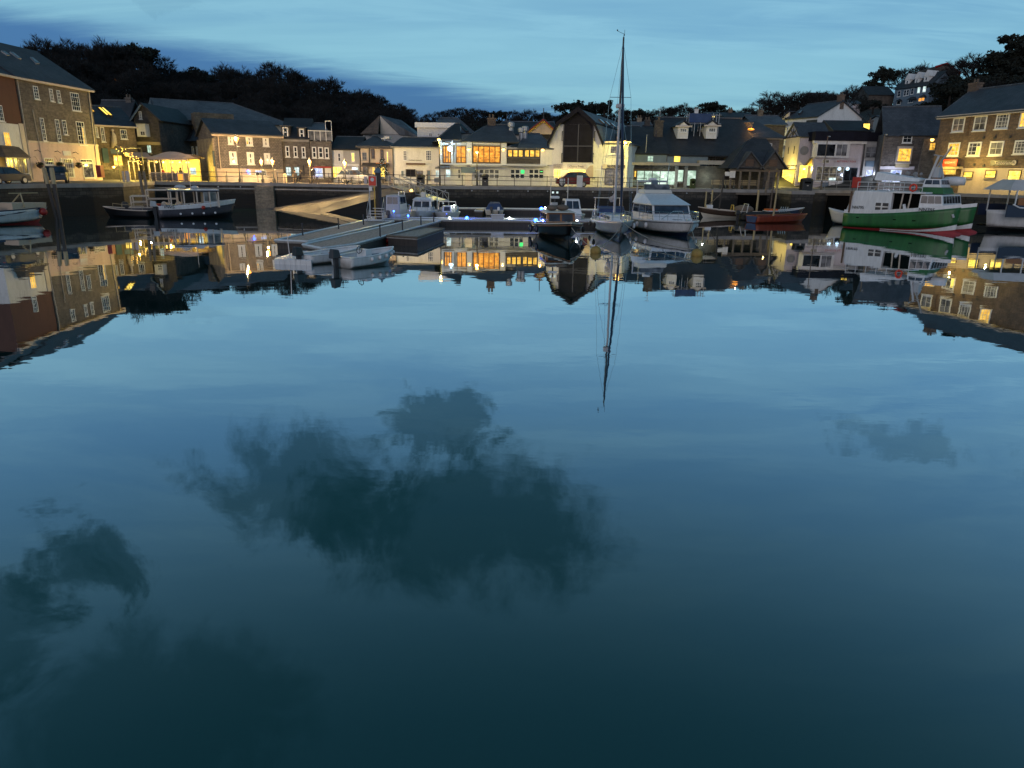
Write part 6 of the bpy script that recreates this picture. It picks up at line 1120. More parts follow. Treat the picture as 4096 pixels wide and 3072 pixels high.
# cars
def car(name, label, loc, rz_, mat, L=3.9, Wd=1.7, Hh=1.5, group=None):
    t = thing(name, label, 'car', loc, rz_, group); h = Hh
    pf = [(-.5,.18),(-.5,.5),(-.47,.60),(-.44,.66),(-.30,.93),(-.22,1.0),(.05,1.0),(.14,.96),(.27,.66),(.44,.58),(.49,.48),(.5,.2)]
    lowp = [(x*L, z*h) for x, z in ((-.5,.18),(-.5,.50),(-.485,.63),(.27,.64),(.44,.57),(.49,.47),(.5,.2))]
    MB().prism(lowp, -Wd/2, Wd/2, 'y').obj('body', mat, t, bevel=.05, smooth=False)
    up = [(-.47,.62),(-.36,.95),(-.25,1.0),(.05,.99),(.12,.95),(.28,.63)]
    g = MB(); lo = [(x*L, -Wd/2+.06+(.12 if z > .8 else 0), z*h) for x, z in up]; hi = [(x*L, Wd/2-.06-(.12 if z > .8 else 0), z*h) for x, z in up]; g.hexa(lo, hi); g.obj('windows', 'glass2', t)
    r = MB(); r.hexa([(x*L, -Wd/2+.15, z*h+.006) for x, z in ((-.36,.95),(-.25,1.0),(.05,.99),(.12,.95))], [(x*L, Wd/2-.15, z*h+.006) for x, z in ((-.36,.95),(-.25,1.0),(.05,.99),(.12,.95))]); r.obj('roof', mat, t)
    pm = MB()
    for s_ in (-1,1):
        for (xa,za,xb,zb) in ((-.47,.63,-.36,.95),(-.13,.63,-.12,.98),(.28,.63,.12,.95)): pm.tube([(xa*L,s_*(Wd/2-.04),za*h),(xb*L,s_*(Wd/2-.16),zb*h)], .035, 4)
    pm.obj('pillars', mat, t)
    for x_ in (-.31*L,.32*L):
        for s_ in (-1,1):
            w = MB().lathe([(.20,-.1),(.31,-.09),(.32,0),(.31,.09),(.20,.1)], (x_,s_*(Wd/2-.08),.32), 14, 'y').obj('wheel', 'rubber', t); MB().lathe([(.19,-.105),(.19,.105)], (x_,s_*(Wd/2-.08),.32), 8, 'y').obj('hub', 'alu', w)
    for s_ in (-1,1): MB().box(L*.46,s_*Wd*.36-.14,.5*h,L*.497,s_*Wd*.36+.14,.58*h).obj('headlight', 'glassw', t); MB().box(-L*.5-.01,s_*Wd*.4-.1,.52*h,-L*.48,s_*Wd*.4+.1,.66*h).obj('tail_light', 'red', t)
    return t
a = at('Y',665,690,82.0); car('parked_car','dark red hatchback parked before the string lit shop, nose to the left',(a.x+.02,82.0,Q),math.pi,'carred',3.75,1.68,1.6)
a = at('G',455,1180,84.0); car('parked_car','silver car parked behind the picnic tables by the low cottage',(a.x,84.0,Q),0,'carsilver',3.9,1.7,1.5)
a = at('B',755,585,64.5); car('parked_car','dark car parked before the pink shop, mostly behind the yellow lit mooring posts',(a.x-.2,65.4,Q),R_(-62),'cardark',3.9,1.7,1.45)
a = at('B',60,735,58); car('parked_car','dark car at the left edge in front of the small bay shopfront',(a.x-.8,59.0,Q),R_(80),'cardark',3.9,1.7,1.35)
a = at('S',740,1195,137); car('parked_car','pale blue car parked high on the hill road below the white villa',(a.x,137,a.z-.3),R_(15),'bluegrey',4.3,1.7,1.5); MB().box(-4,-2,-5,4,2,-.01).obj('road_ledge','grass',thing('hill_road','short ledge of hill road carrying the pale blue car','road',(a.x,137,a.z-.3),R_(15),None,'structure'))
# picnic tables and benches
def picnic(label, loc, rz_=0):
    t = thing('picnic_table', label, 'picnic table', loc, rz_, 'picnic tables on the promenade'); MB().box(-.9,-.35,.70,.9,.35,.75).obj('table_top', 'timber', t)
    for s_ in (-1,1): MB().box(-.9,s_*.75-.13,.42,.9,s_*.75+.13,.46).obj('seat', 'timber', t)
    for x_ in (-.65,.65):
        f = MB(); f.tube([(x_,-.7,0),(x_,-.2,.7)], .04, 4); f.tube([(x_,.7,0),(x_,.2,.7)], .04, 4); f.box(x_-.03,-.85,.36,x_+.03,.85,.42); f.obj('leg_frame', 'timber', t)
for k,(xx,yy,lb) in enumerate(((1380,79.0,'leftmost picnic table on the promenade, beside the two seated people'),(1640,78.2,'picnic table in front of the blue-white lit shop'),(1960,78.0,'picnic table in front of the low white and grey cottage'))):
    a = at('E',xx,1240,yy); picnic(lb,(a.x,yy,Q),R_(3*k))
for k,(xx,yy,lb) in enumerate(((900,77.9,'left dark picnic table on the quay below the glazed terrace'),(1085,78.4,'right dark picnic table on the quay below the glazed terrace'))):
    a = at('C',xx,1400,yy); picnic(lb,(a.x,yy,Q),R_(25))
# mooring posts, piles
def post(name,label,cat,p0,p1,r,mat,group=None,cap=None):
    t = thing(name,label,cat,p0,0,group); d = Vector(p1)-Vector(p0); MB().tube([(0,0,-1.2),(0,0,0),tuple(d)],[r*1.05,r,r*.9],10).obj('shaft',mat,t,smooth=False)
    if cap: MB().lathe([(r*1.25,d.z),(r*1.2,d.z+.12),(.02,d.z+r*1.6)],(d.x,d.y,0),10).obj('cap',cap,t)
    return t
for k,(x0,x1,lb) in enumerate(((648,845,'left post of the tall pair with yellow lit tops against the left harbour wall'),(760,890,'right post of the tall pair with yellow lit tops against the left harbour wall'))):
    b_ = at('B',x1,1335,58.8); tpp = at('B',x0,575,59.6); t=post('mooring_post',lb,'mooring post',(b_.x,58.8,-.1),(tpp.x,59.6,tpp.z),.15,'pile','yellow lit mooring posts'); dd=Vector((tpp.x-b_.x,.8,tpp.z+.1)); MB().tube([tuple(dd*.70),tuple(dd*1.02)],.165,10).obj('lit_top','ochre',t)  # yellow light on the post tops painted as an ochre sleeve
for k,(x0,x1,lb) in enumerate(((760,835,'left post of the grey wooden pair by the quay steps below the glazed terrace'),(825,905,'right post of the grey wooden pair by the quay steps below the glazed terrace'))):
    b_ = at('C',x1,1540,62.8); tpp = at('C',x0,1235,63.6); post('mooring_post',lb,'mooring post',(b_.x,62.8,-.1),(tpp.x,63.6,tpp.z),.13,'timber','grey wooden mooring posts')
for (k_,x_,yt,Y,r_,mt,lb) in (('K',1508,1300,78.4,.2,'pile','dark round pile against the wall left of the white cruiser'),('M',925,1330,79.0,.1,'ochre','short tan post against the wall behind the dark open boat'),('M',1605,1330,79.2,.12,'ochre','tan post at the right side of the square wall opening'),
    ('M',1725,1190,79.8,.11,'timber','grey post standing up past the quay edge left of the stone pier'),('M',1822,1190,79.9,.09,'timber','second grey post past the quay edge, nearest the stone pier'),('K',200,1150,77.8,.06,'alu','thin pale mooring pole in front of the restaurant right end'),('K',455,1150,78.2,.06,'alu','thin pale mooring pole in front of the red car')):
    p = at(k_,x_,yt,Y); post('mooring_pole',lb,'mooring pole',(p.x,Y,-.5),(p.x,Y,p.z),r_,mt)
p = at('W',490,200,56); t=post('pontoon_pile','thick dark pile with a pale blue cone cap at the pontoon steps','pile',(p.x,56,-.5),(p.x,56,p.z-.1),.24,'pile',None,'bluegrey'); MB().box(-.30,-.32,.5,-.22,-.24,3.6).obj('rub_strip','yellow',t)
a = at('W',330,290,55.7); c = at('W',462,452,55.7); t=thing('safety_sign','red safety sign with white ring symbol left of the blue capped pile','sign',((a.x+c.x)/2,55.7,.45)); w_=(c.x-a.x)/2; MB().box(-w_-.05,-.0,c.z-.5,w_+.05,.05,a.z-.4).obj('frame','cream',t); MB().box(-w_,-.03,c.z-.45,w_,-.002,a.z-.45).obj('panel','signred',t); MB().lathe([(.10,-.01),(.14,0)],(0,-.045,(a.z+c.z)/2-.35),14,'y').obj('ring_symbol','white',t); MB().tube([(-w_,.08,0),(-w_,.08,a.z-.45)],.04,6).obj('post','alu',t); a=at('W',338,472,55.7);c=at('W',392,545,55.7); MB().box(a.x-t.location.x,-.1,c.z-.45,c.x-t.location.x,.1,a.z-.45).obj('small_box','alu',t)
# boarding steps
t = thing('boarding_steps','small open metal boarding steps on the pontoon below the blue capped pile','steps',(-10.35,53.6,.46))
for k in range(5): MB().box(-.72+k*.12,.0+.22*k,.16+.19*k,.62,.24+.22*k,.20+.19*k).obj('tread','alu',t)
for x_ in (-.5,.6): MB().tube([(x_,0,0),(x_,1.0,1.0),(x_,1.0,0)],.03,5).obj('side_frame','alu',t); MB().tube([(x_,.0,.2),(x_,.0,.9),(x_,1.0,1.75),(x_,1.0,1.0)],.022,5).obj('handrail','alu',t)
# pontoons
def pontoon(name,label,pts,z=.45,th=.42,group='floating pontoons',edge='gel',mat='deck'):
    c = sum((Vector(p) for p in pts),Vector((0,0)))/len(pts); t = thing(name,label,'pontoon',(c.x,c.y,0),0,group); q=[(p[0]-c.x,p[1]-c.y) for p in pts]
    MB().prism(q,z-.12,z,'z').obj('deck',mat,t); k=.9; MB().prism([(x*.96,y*.985) for x,y in q],-.35,z-.125,'z').obj('float','pile',t)
    e=MB(); 
    for i in range(len(q)): a_,b_=q[i],q[(i+1)%len(q)]; e.tube([(a_[0],a_[1],z+.01),(b_[0],b_[1],z+.01)],.06,4)
    e.obj('edge_beam',edge,t); return t
pontoon('pontoon','long left hand pontoon walkway running from the water toward the boats',[(-12.9,38.8),(-11.0,38.3),(-9.1,54.9),(-11.4,55.2)])
pontoon('pontoon','long right hand pontoon walkway beside the square dark platform',[(-10.8,36.7),(-9.4,35.1),(-8.3,37.2),(-5.7,56.2),(-7.9,56.5)])
pontoon('pontoon','cross pontoon with white and blue lights, running right behind the pilot boat',[(-11.4,56.9),(-5.2,57.0),(11.5,58.6),(11.5,60.2),(-11.6,59.0)])
pontoon('pontoon','far pontoon close under the harbour wall behind the blue covered boat',[(-6.5,75.0),(10,76.0),(10,77.3),(-6.5,76.3)])
pontoon('pontoon','short finger pontoon left of the blue covered boat',[(-3.9,71.0),(-3.1,71.0),(-3.1,74.9),(-3.9,74.9)])
pontoon('platform','square dark timber platform moored beside the pontoon',[(-7.4,41.9),(-5.5,41.0),(-4.6,47.7),(-5.9,48.6)],.5,.5,edge='timber',mat='deck')
# pontoon bench pieces and mooring cleats
for k,(x_,y_) in enumerate(((-12.3,42),(-11.4,47),(-10.6,51),(-7.7,41.5),(-7.1,46),(-6.5,50.5),(-6.0,54))):
    t=thing('mooring_post',('first','second','third','fourth','fifth','sixth','seventh')[k]+' short mooring post counted away from the camera, '+('left' if k<3 else 'right')+' walkway','mooring post',(x_,y_,.45),0,'short mooring posts on the walkways'); MB().lathe([(.045,0),(.04,.62),(.06,.64),(.05,.7)],(0,0,0),8).obj('shaft','iron',t)
# white modular float
t = thing('modular_float','low white modular plastic float with rounded cubes beside the dinghies','float',(-10.1,34.1,0),0)
c4=[Vector((-10.9,32.5)),Vector((-9.1,32.1)),Vector((-9.6,35.7)),Vector((-10.75,36.0))]; m_=MB()
for i in range(7):
    for j in range(10):
        f=lambda u,v:(c4[0]*(1-u)*(1-v)+c4[1]*u*(1-v)+c4[2]*u*v+c4[3]*(1-u)*v); g=.004; ps=[f((i+.02)/7,(j+.02)/10),f((i+.98)/7,(j+.02)/10),f((i+.98)/7,(j+.98)/10),f((i+.02)/7,(j+.98)/10)]
        cc=sum(ps,Vector((0,0)))/4; lo=[(p.x+10.1,p.y-34.1,-.15) for p in ps]; hi=[(p.x+10.1,p.y-34.1,.22) for p in ps]; top=[((cc.x+(p.x-cc.x)*.8)+10.1,(cc.y+(p.y-cc.y)*.8)-34.1,.245+(.008 if (i+j)%2 else 0)) for p in ps]; m_.hexa(lo,hi); m_.hexa(hi,top)
m_.obj('cubes','gel',t); a=at('F',405,1240,32.4); MB().tube([(a.x+10.1,32.4-34.1,.3),(a.x+10.1-.05,32.4-34.1,1.35)],.02,5).obj('upright','alu',t)
# gangway
t = thing('gangway','aluminium truss gangway sloping from the quay down to the pontoons, lamp beneath it','gangway',(-12.3,75.0,Q))
g0=Vector((0,0,0)); g1=at('G',1740,1480,68.5)-Vector((-12.3,75.0,Q)); g1.z=at('G',1740,1480,68.5).z-Q; 
dirx=(g1-g0); side_=Vector((-dirx.y,dirx.x,0)).normalized()*.65
for s_ in (-1,1):
    m_=MB(); a_=g0+side_*s_; b_=g1+side_*s_; up=Vector((0,0,1.0)); m_.tube([a_,b_],.05,5); m_.tube([a_+up,b_+up*.65],.05,5); n_=9
    for k in range(n_+1): p=a_+(b_-a_)*k/n_; h_=1.0-.35*k/n_; m_.tube([p,p+Vector((0,0,h_))],.03,4)
    for k in range(n_): p=a_+(b_-a_)*k/n_; q_=a_+(b_-a_)*(k+1)/n_; m_.tube([p,q_+Vector((0,0,1.0-.35*(k+1)/n_))] if k%2 else [p+Vector((0,0,1.0-.35*k/n_)),q_],.025,4)
    m_.obj('truss','alu',t)
MB().hexa([tuple(g0+side_+Vector((0,0,-.06))),tuple(g0-side_+Vector((0,0,-.06))),tuple(g1-side_+Vector((0,0,-.06))),tuple(g1+side_+Vector((0,0,-.06)))],[tuple(g0+side_),tuple(g0-side_),tuple(g1-side_),tuple(g1+side_)]).obj('walkway','alu',t)
for s_ in (-1,1): p=g1+side_*s_; MB().tube([p,(p.x,p.y,-2.4)],.05,5).obj('leg','alu',t)
a=at('G',1275,1340,71.5); MB().ball((a.x+12.3,71.5-75,a.z-Q),.16,8).obj('lamp_bulb','lampy',t); point((a.x+12.3,71.3-75,a.z-Q-.25),70,(1,.75,.25),.1,t)
p_end=g1+Vector((-12.3,75.0,Q)); pontoon('pontoon','small landing pontoon under the lower end of the truss gangway',[(p_end.x-1.2,p_end.y-1.0),(p_end.x+1.0,p_end.y-1.0),(p_end.x+1.0,p_end.y+1),(p_end.x-1.2,p_end.y+1)])
# pontoon service lights
def plight(k,x,y,Y,mat,col,label,power=9,r=.07):
    p=at(k,x,y,Y); t=thing('pontoon_light',label,'light',(p.x,Y,.45),0,'small lights on the pontoons'); h=max(.08,p.z-.45); MB().lathe([(.07,0),(.06,h-.06),(.03,h-.05)],(0,0,0),8).obj('pedestal','gel_grey',t); MB().ball((0,0,h),r,8).obj('lamp',mat,t,smooth=True); point((0,-.14,h+.05),power,col,.05,t)
plight('H',1165,640,66.5,'lampc',(.9,1,.9),'white light above the small launch, topmost of the pontoon lights',14); plight('H',1100,825,58.7,'lampc',(.9,1,.85),'white light at the pontoon edge below the small launch')
plight('H',1355,840,58.9,'lampb',(.05,.15,1),'blue light on the cross pontoon right of the small launch',30,.12); plight('H',1985,840,59.6,'lampc',(.9,1,.8),'white light midway along the cross pontoon, below the blue covered boat')
plight('J',548,640,57.5,'lampb',(.05,.15,1),'upper blue light left of the varnished pilot boat',40,.13); plight('J',438,858,50.5,'lampb',(.05,.15,1),'lower blue light left of the varnished pilot boat',40,.13)
plight('J',620,620,58.2,'lampc',(1,.95,.85),'small white light right of the upper blue light',6,.06); plight('J',1222,868,54.0,'lampc',(.95,1,.9),'white light between the pilot boat and the yacht',10); plight('L',612,655,59.6,'lampc',(1,1,1),'white light left of the white cruiser window band',12)
plight('W',775,905,58.0,'lampb',(.05,.15,1),'small blue light left of the wheelhouse boat, beside the steps',4,.06); plight('W',1030,985,57.6,'lampb',(.05,.15,1),'low blue light in front of the wheelhouse boat',4,.07)
for k,(x0,Y) in enumerate(((-1.35,57.7),(4.9,58.6),(8.7,58.7))): 
    t=thing('service_box',('leftmost','middle','rightmost')[k]+' pale service box along the cross pontoon','service box',(x0,Y+.5,.45),0,'service boxes on the cross pontoon'); MB().box(-.5,-.25,0,.5,.25,.38).obj('body','gel_grey',t,bevel=.03); MB().box(-.55,-.3,.385,.55,.3,.44).obj('lid','gel',t,bevel=.02)
# buoys
def buoy(k,x,y,r,label,mat,z=.1,name='mooring_buoy',group='yellow mooring buoys'):
    p=onz(k,x,y,0); t=thing(name,label,'buoy',(p.x,p.y,z),0,group); MB().ball((0,0,0),r,12,(1,1,.92)).obj('float',mat,t,smooth=True); MB().lathe([(.03,r*.8),(.03,r*1.1),(.06,r*1.15)],(0,0,0),6).obj('ring','iron',t); return t
b1=buoy('J',1575,1478,.30,'yellow mooring buoy below the grey yacht bow','buoy_y'); b2=buoy('L',1600,1535,.32,'orange-yellow mooring buoy in front of the white cruiser','buoy_y')
buoy('H',190,1190,.17,'small red buoy in the gap between pontoon and square platform','red',.15,'small_buoy',None)

# ================================================================ BOATS  (local x forward, z up from the waterline)
class Boat:
    def __init__(s,name,label,cat,loc,rz_,L,B,zs,zb,hullmat,trans=.85,bowp=2.4,rake=.7,flare=.72,bottom='antifoul',wl=.06,draft=.35,group=None,gun='gel',thick=.05,n=18,deck=None,deckz=-.12,sheerp=2.0):
        s.L,s.B,s.zs,s.zb,s.trans,s.bowp,s.rake,s.flare,s.draft,s.sp=L,B,zs,zb,trans,bowp,rake,flare,draft,sheerp
        s.t=thing(name,label,cat,(loc[0],loc[1],0),rz_,group); s.n=n
        def skin(us,mat,nm):
            m_=MB(); rows=[]
            for i in range(n+1):
                t=i/n; row=[s.pt(t,u,1) for u in us]; rows.append(row)
            for sg in (1,-1):
                R=[[m_.bm.verts.new((p.x,p.y*sg,p.z)) for p in row] for row in rows]
                for i in range(n):
                    for j in range(len(us)-1): 
                        try: m_.bm.faces.new([R[i][j],R[i+1][j],R[i+1][j+1],R[i][j+1]])
                        except Exception: pass
            tr=[(p.x,p.y,p.z) for p in rows[0]]+[(p.x,-p.y,p.z) for p in reversed(rows[0])]; m_.face(tr)
            bmesh.ops.remove_doubles(m_.bm,verts=m_.bm.verts[:],dist=.002); return m_.obj(nm,mat,s.t,smooth=True,solid=-.025 if nm=='hull' else 0)
        uw=lambda: [s.uw0+ (1-s.uw0)*k/5 for k in range(6)]
        s.uw0=(wl+draft)/(zs+draft); s.hull=skin([s.uw0+(1-s.uw0)*k/5 for k in range(6)],hullmat,'hull'); s.bot=skin([0,s.uw0*.35,s.uw0*.7,s.uw0+.001],bottom,'bottom')
        if gun:
            m_=MB(); 
            for sg in (1,-1): m_.tube([Vector((p.x,p.y*sg,p.z)) for p in (s.pt(i/n,1,1) for i in range(n+1))],.045,6)
            a_=s.pt(0,1,1); m_.tube([(a_.x,a_.y,a_.z),(a_.x,-a_.y,a_.z)],.045,6); m_.obj('gunwale',gun,s.t)
        if deck: s.deck(0,1,deckz,deck)
    def hb(s,t):
        b=s.trans+(1-s.trans)*math.sin(min(1,t/.4)*math.pi/2) if t<.4 else max(.012,1-((t-.4)/.6)**s.bowp)
        return b*s.B/2
    def pt(s,t,u,sg=1):
        zt=s.zs+(s.zb-s.zs)*t**s.sp; zk=-s.draft*(1-t**5*.9); z=zk+(zt-zk)*u
        fl=s.flare-(s.flare*.55)*t**3; w=s.hb(t)*(min(1,(u*2.2)**.6)*(fl+(1-fl)*u)) if u>0 else .01
        x=-s.L/2+t*s.L-s.rake*(t**6)*(1-u)
        return Vector((x,w*sg,z))
    def deck(s,t0,t1,dz,mat,name='deck',inset=.04,level=None):
        m_=MB(); n=12; L_=[];R_2=[]
        for i in range(n+1):
            t=t0+(t1-t0)*i/n; p=s.pt(t,1,1); w=max(.004,p.y-inset); z=(p.z+dz) if level is None else level
            if level is not None: w=max(.004,s.pt(t,max(.05,min(1,(level+s.draft)/(p.z+s.draft))),1).y-inset)
            L_.append(m_.bm.verts.new((p.x,w,z))); R_2.append(m_.bm.verts.new((p.x,-w,z)))
        for i in range(n): m_.bm.faces.new([L_[i],L_[i+1],R_2[i+1],R_2[i]])
        return m_.obj(name,mat,s.t)
    def rail(s,t0,t1,h,mat='steel',n=6,close=True,name='guard_rail',mid=True,inset=.06):
        m_=MB(); pts=[]
        for i in range(n+1): t=t0+(t1-t0)*i/n; p=s.pt(t,1,1); pts.append(Vector((p.x,max(0,p.y-inset),p.z)))
        for sg in (1,-1):
            q=[Vector((p.x,p.y*sg,p.z)) for p in pts]
            for p in q: m_.tube([p,p+Vector((0,0,h))],.016,4)
            m_.tube([p+Vector((0,0,h)) for p in q],.018,4)
            if mid: m_.tube([p+Vector((0,0,h*.5)) for p in q],.012,4)
        if close: a_=pts[-1]; m_.tube([(a_.x,a_.y,a_.z+h),(a_.x+.12,0,a_.z+h+.02),(a_.x,-a_.y,a_.z+h)],.018,4)
        return m_.obj(name,mat,s.t)
    def block(s,name,mat,lo,hi,bevel=.04,parent=None):
        """lo/hi = (x0,x1,halfwidth_aft,halfwidth_fwd,z)"""
        def r(q): x0,x1,wa,wf,z=q; return [(x0,-wa,z),(x1,-wf,z),(x1,wf,z),(x0,wa,z)]
        o=MB().hexa(r(lo),r(hi)).obj(name,mat,parent or s.t,bevel=bevel); s.lo,s.hi=r(lo),r(hi); return o
    def glaze(s,parent,mat='glass2',front=2,sides=3,u0=.08,v0=.2,v1=.82,back=0,gap=.04,name='window'):
        lo=[Vector(p) for p in s.lo]; hi=[Vector(p) for p in s.hi]
        for (i,j,n_) in ((1,2,front),(0,1,sides),(3,2,sides),(0,3,back)):
            if not n_: continue
            A_,B_,C_,D_=lo[i],lo[j],hi[j],hi[i]; nrm_=(B_-A_).cross(D_-A_).normalized(); cen=(A_+B_+C_+D_)/4; mid=sum(lo,Vector())/4*.5+sum(hi,Vector())/4*.5
            if nrm_.dot(cen-mid)<0: nrm_=-nrm_
            for k in range(n_):
                a0=u0+(1-2*u0)*k/n_+gap/2; a1=u0+(1-2*u0)*(k+1)/n_-gap/2
                q=[]
                for (a_,v_) in ((a0,v0),(a1,v0),(a1,v1),(a0,v1)): q.append((A_*(1-a_)+B_*a_)*(1-v_)+(D_*(1-a_)+C_*a_)*v_)
                MB().hexa([p+nrm_*.002 for p in q],[p+nrm_*.018 for p in q]).obj(name,mat,parent)
    def box(s,name,mat,x0,y0,z0,x1,y1,z1,bevel=.02,parent=None): return MB().box(x0,y0,z0,x1,y1,z1).obj(name,mat,parent or s.t,bevel=bevel)
    def tube(s,name,mat,pts,r,parent=None,n=6): return MB().tube(pts,r,n).obj(name,mat,parent or s.t)
    def outboard(s,y=0,sc=1.0,mat='black',tilt=0):
        x=-s.L/2-.12; h=s.zs; e=MB(); 
        cw=e.hexa([(x-.42*sc,-.17*sc,h-.02),(x+.05,-.17*sc,h-.02),(x+.05,.17*sc,h-.02),(x-.42*sc,.17*sc,h-.02)],[(x-.36*sc,-.13*sc,h+.42*sc),(x+.0,-.13*sc,h+.36*sc),(x+.0,.13*sc,h+.36*sc),(x-.36*sc,.13*sc,h+.42*sc)])
        o=e.obj('outboard_engine',mat,s.t,bevel=.05); o.location=(0,y,0); l=MB().hexa([(x-.2*sc,-.05,-.35),(x-.02,-.05,-.35),(x-.02,.05,-.35),(x-.2*sc,.05,-.35)],[(x-.25*sc,-.07,h),(x-.02,-.07,h),(x-.02,.07,h),(x-.25*sc,.07,h)]).obj('engine_leg','iron',o); return o
    def fender(s,t,sg,r=.14,mat='gel',L_=.4,low=.35):
        p=s.pt(t,1,sg); MB().ball((p.x,(abs(p.y)+r*.6)*sg,p.z-low),r,8,(1,1,L_/r/2)).obj('fender',mat,s.t,smooth=True)
def fwd(deg): return Vector((math.cos(R_(deg)),math.sin(R_(deg))))
def centre(bow,deg,L): f=fwd(deg); return (bow[0]-f.x*L/2,bow[1]-f.y*L/2)
# --- white motor cruiser
deg=-80; b=Boat('motor_cruiser','large white motor cruiser with a dark window band, bow toward the camera','motor boat',centre((12.2,49.9),deg,9.6),R_(deg),9.6,4.0,.84,1.05,'gel',.9,2.8,.8,.70,bottom='hull_navy',deck='gel',deckz=-.08)
c=b.block('cabin','gel',(-3.4,1.5,1.62,1.5,.85),(-3.3,1.1,1.55,1.42,1.32)); c2=b.block('saloon','gel',(-3.3,1.08,1.56,1.45,1.33),(-3.2,.75,1.5,1.4,1.98)); b.glaze(c2,'glass2',1,3,.03,.06,.92,gap=.02)
c3=b.block('sloping_roof','gel',(-3.3,.95,1.58,1.52,1.99),(-3.2,-1.9,1.3,1.12,2.72)); b.block('flybridge','gel_cream',(-3.3,-1.9,1.25,1.15,2.725),(-3.2,-2.0,1.15,1.05,3.0)); b.block('flybridge_screen','glassw',(-2.25,-2.1,1.05,1.0,3.002),(-2.5,-2.35,1.0,.95,3.4),.01)
b.tube('radar_arch','gel_grey',[(-3.2,-1.25,2.7),(-3.4,-1.2,3.6),(-3.4,1.2,3.6),(-3.2,1.25,2.7)],.08); b.box('radar','gel',-3.55,-.3,3.66,-3.25,.3,3.85,.05); b.tube('aerial','steel',[(-3.4,1.2,3.6),(-3.5,1.35,5.0)],.015); b.box('helm_seat','bluegrey',-3.0,-.25,3.0,-2.8,.25,3.7)
b.rail(.45,.985,.62,'steel',7); b.block('hatch','gel_grey',(1.9,2.5,.3,.28,1.0),(1.92,2.48,.27,.25,1.06),.01); b.box('windlass','steel',3.9,-.12,.98,4.15,.12,1.2); b.tube('anchor','steel',[(4.3,-.25,1.06),(4.75,0,1.0),(4.3,.25,1.06)],.04)
for t_ in (.25,.45,.62): b.fender(t_,-1); b.fender(t_,1)
m_=MB(); 
for sg in (1,-1): m_.tube([Vector((p.x,p.y*sg*1.0,p.z-.10)) for p in (b.pt(i/14,1,1) for i in range(15))],.025,5)
m_.obj('dark_strake','hull_navy',b.t); b.tube('crossed_frame','steel',[(1.4,-.9,1.0),(2.2,-.35,1.62),(2.2,.35,1.62),(1.4,.9,1.0)],.025); CRU=b
# --- grey yacht
deg=-91; b=Boat('sailing_yacht','grey hulled sailing yacht with one very tall mast, bow toward the camera','sailing yacht',centre((7.05,47.6),deg,9.6),R_(deg),9.6,2.95,.86,1.14,'gel_grey',.7,1.7,1.0,.50,bottom='hull_navy',deck='gel',deckz=-.05)
c=b.block('coachroof','gel',(-2.4,2.2,.85,.45,.95),(-2.3,1.6,.75,.35,1.32)); b.glaze(c,'glass2',0,3,.1,.3,.8); mx_=.2
b.tube('mast','gel_grey',[(mx_,0,1.1),(mx_,0,8.6)],[.085,.08],n=8); b.tube('upper_mast','black',[(mx_,0,8.6),(mx_,0,12.9)],[.08,.055],n=8); b.tube('spreader','steel',[(mx_,-.72,9.15),(mx_,.72,9.15)],.022); b.tube('lower_spreader','steel',[(mx_,-.8,5.2),(mx_,.8,5.2)],.022); b.box('radar_dome','gel_grey',mx_-.15,-.28,8.45,mx_+.35,.28,8.72,.08)
b.tube('furled_genoa','hull_navy',[(4.35,.0,1.25),(3.0,.0,4.9),(mx_+.12,0,12.4)],[.07,.11,.045],n=7); b.tube('boom','sail',[(mx_,0,2.3),(-2.4,0,2.15)],[.08,.07])
m_=MB(); m_.tube([(mx_-.1,.0,2.75),(-.8,.05,2.42),(-1.6,-.05,2.36),(-2.4,0,2.3)],[.1,.2,.18,.08],8); m_.obj('stowed_sail','sail',b.t,smooth=True)
m_=MB()
for sg in (1,-1):
    m_.tube([(mx_-.1,1.25*sg,1.0),(mx_,.72*sg,9.15),(mx_,0,12.6)],.010,4); m_.tube([(mx_-.5,1.2*sg,1.0),(mx_,.8*sg,5.2),(mx_,0,9.0)],.010,4)
m_.tube([(-4.6,0,1.0),(mx_,0,12.9)],.008,4); m_.obj('rigging','steel',b.t); m_=MB(); m_.tube([(mx_,0,12.9),(mx_,.02,13.1)],.02,4); m_.tube([(mx_,.05,12.95),(mx_,.05,13.35)],.012,4); m_.tube([(mx_,0,13.1),(mx_+.1,-.45,13.25)],.012,4); m_.ball((mx_+.1,-.45,13.3),.05,5); m_.obj('wind_instruments','iron',b.t)
b.rail(.05,.98,.55,'steel',8); b.tube('sprayhood_frame','bluegrey',[(-1.9,-1.1,.95),(-1.6,-.9,1.7),(-1.6,.9,1.7),(-1.9,1.1,.95)],.03); MB().hexa([(-2.6,-1.0,1.75),(-1.6,-.9,1.3),(-1.6,.9,1.3),(-2.6,1.0,1.75)],[(-2.6,-1.0,1.8),(-1.65,-.9,1.74),(-1.65,.9,1.74),(-2.6,1.0,1.8)]).obj('sprayhood','bluecover',b.t)
b.box('solar_panel','cream',-4.9,-1.05,2.3,-4.3,1.05,2.36); 
for sg in (1,-1): b.tube('stern_post','steel',[(-4.6,.95*sg,.95),(-4.6,.95*sg,2.3)],.025)
for t_ in (.3,.55): b.fender(t_,-1,.12,'rubber'); b.fender(t_,1,.12)
b.tube('pulpit_anchor','steel',[(4.6,0,1.18),(5.0,0,1.05),(4.9,0,.8)],.03)
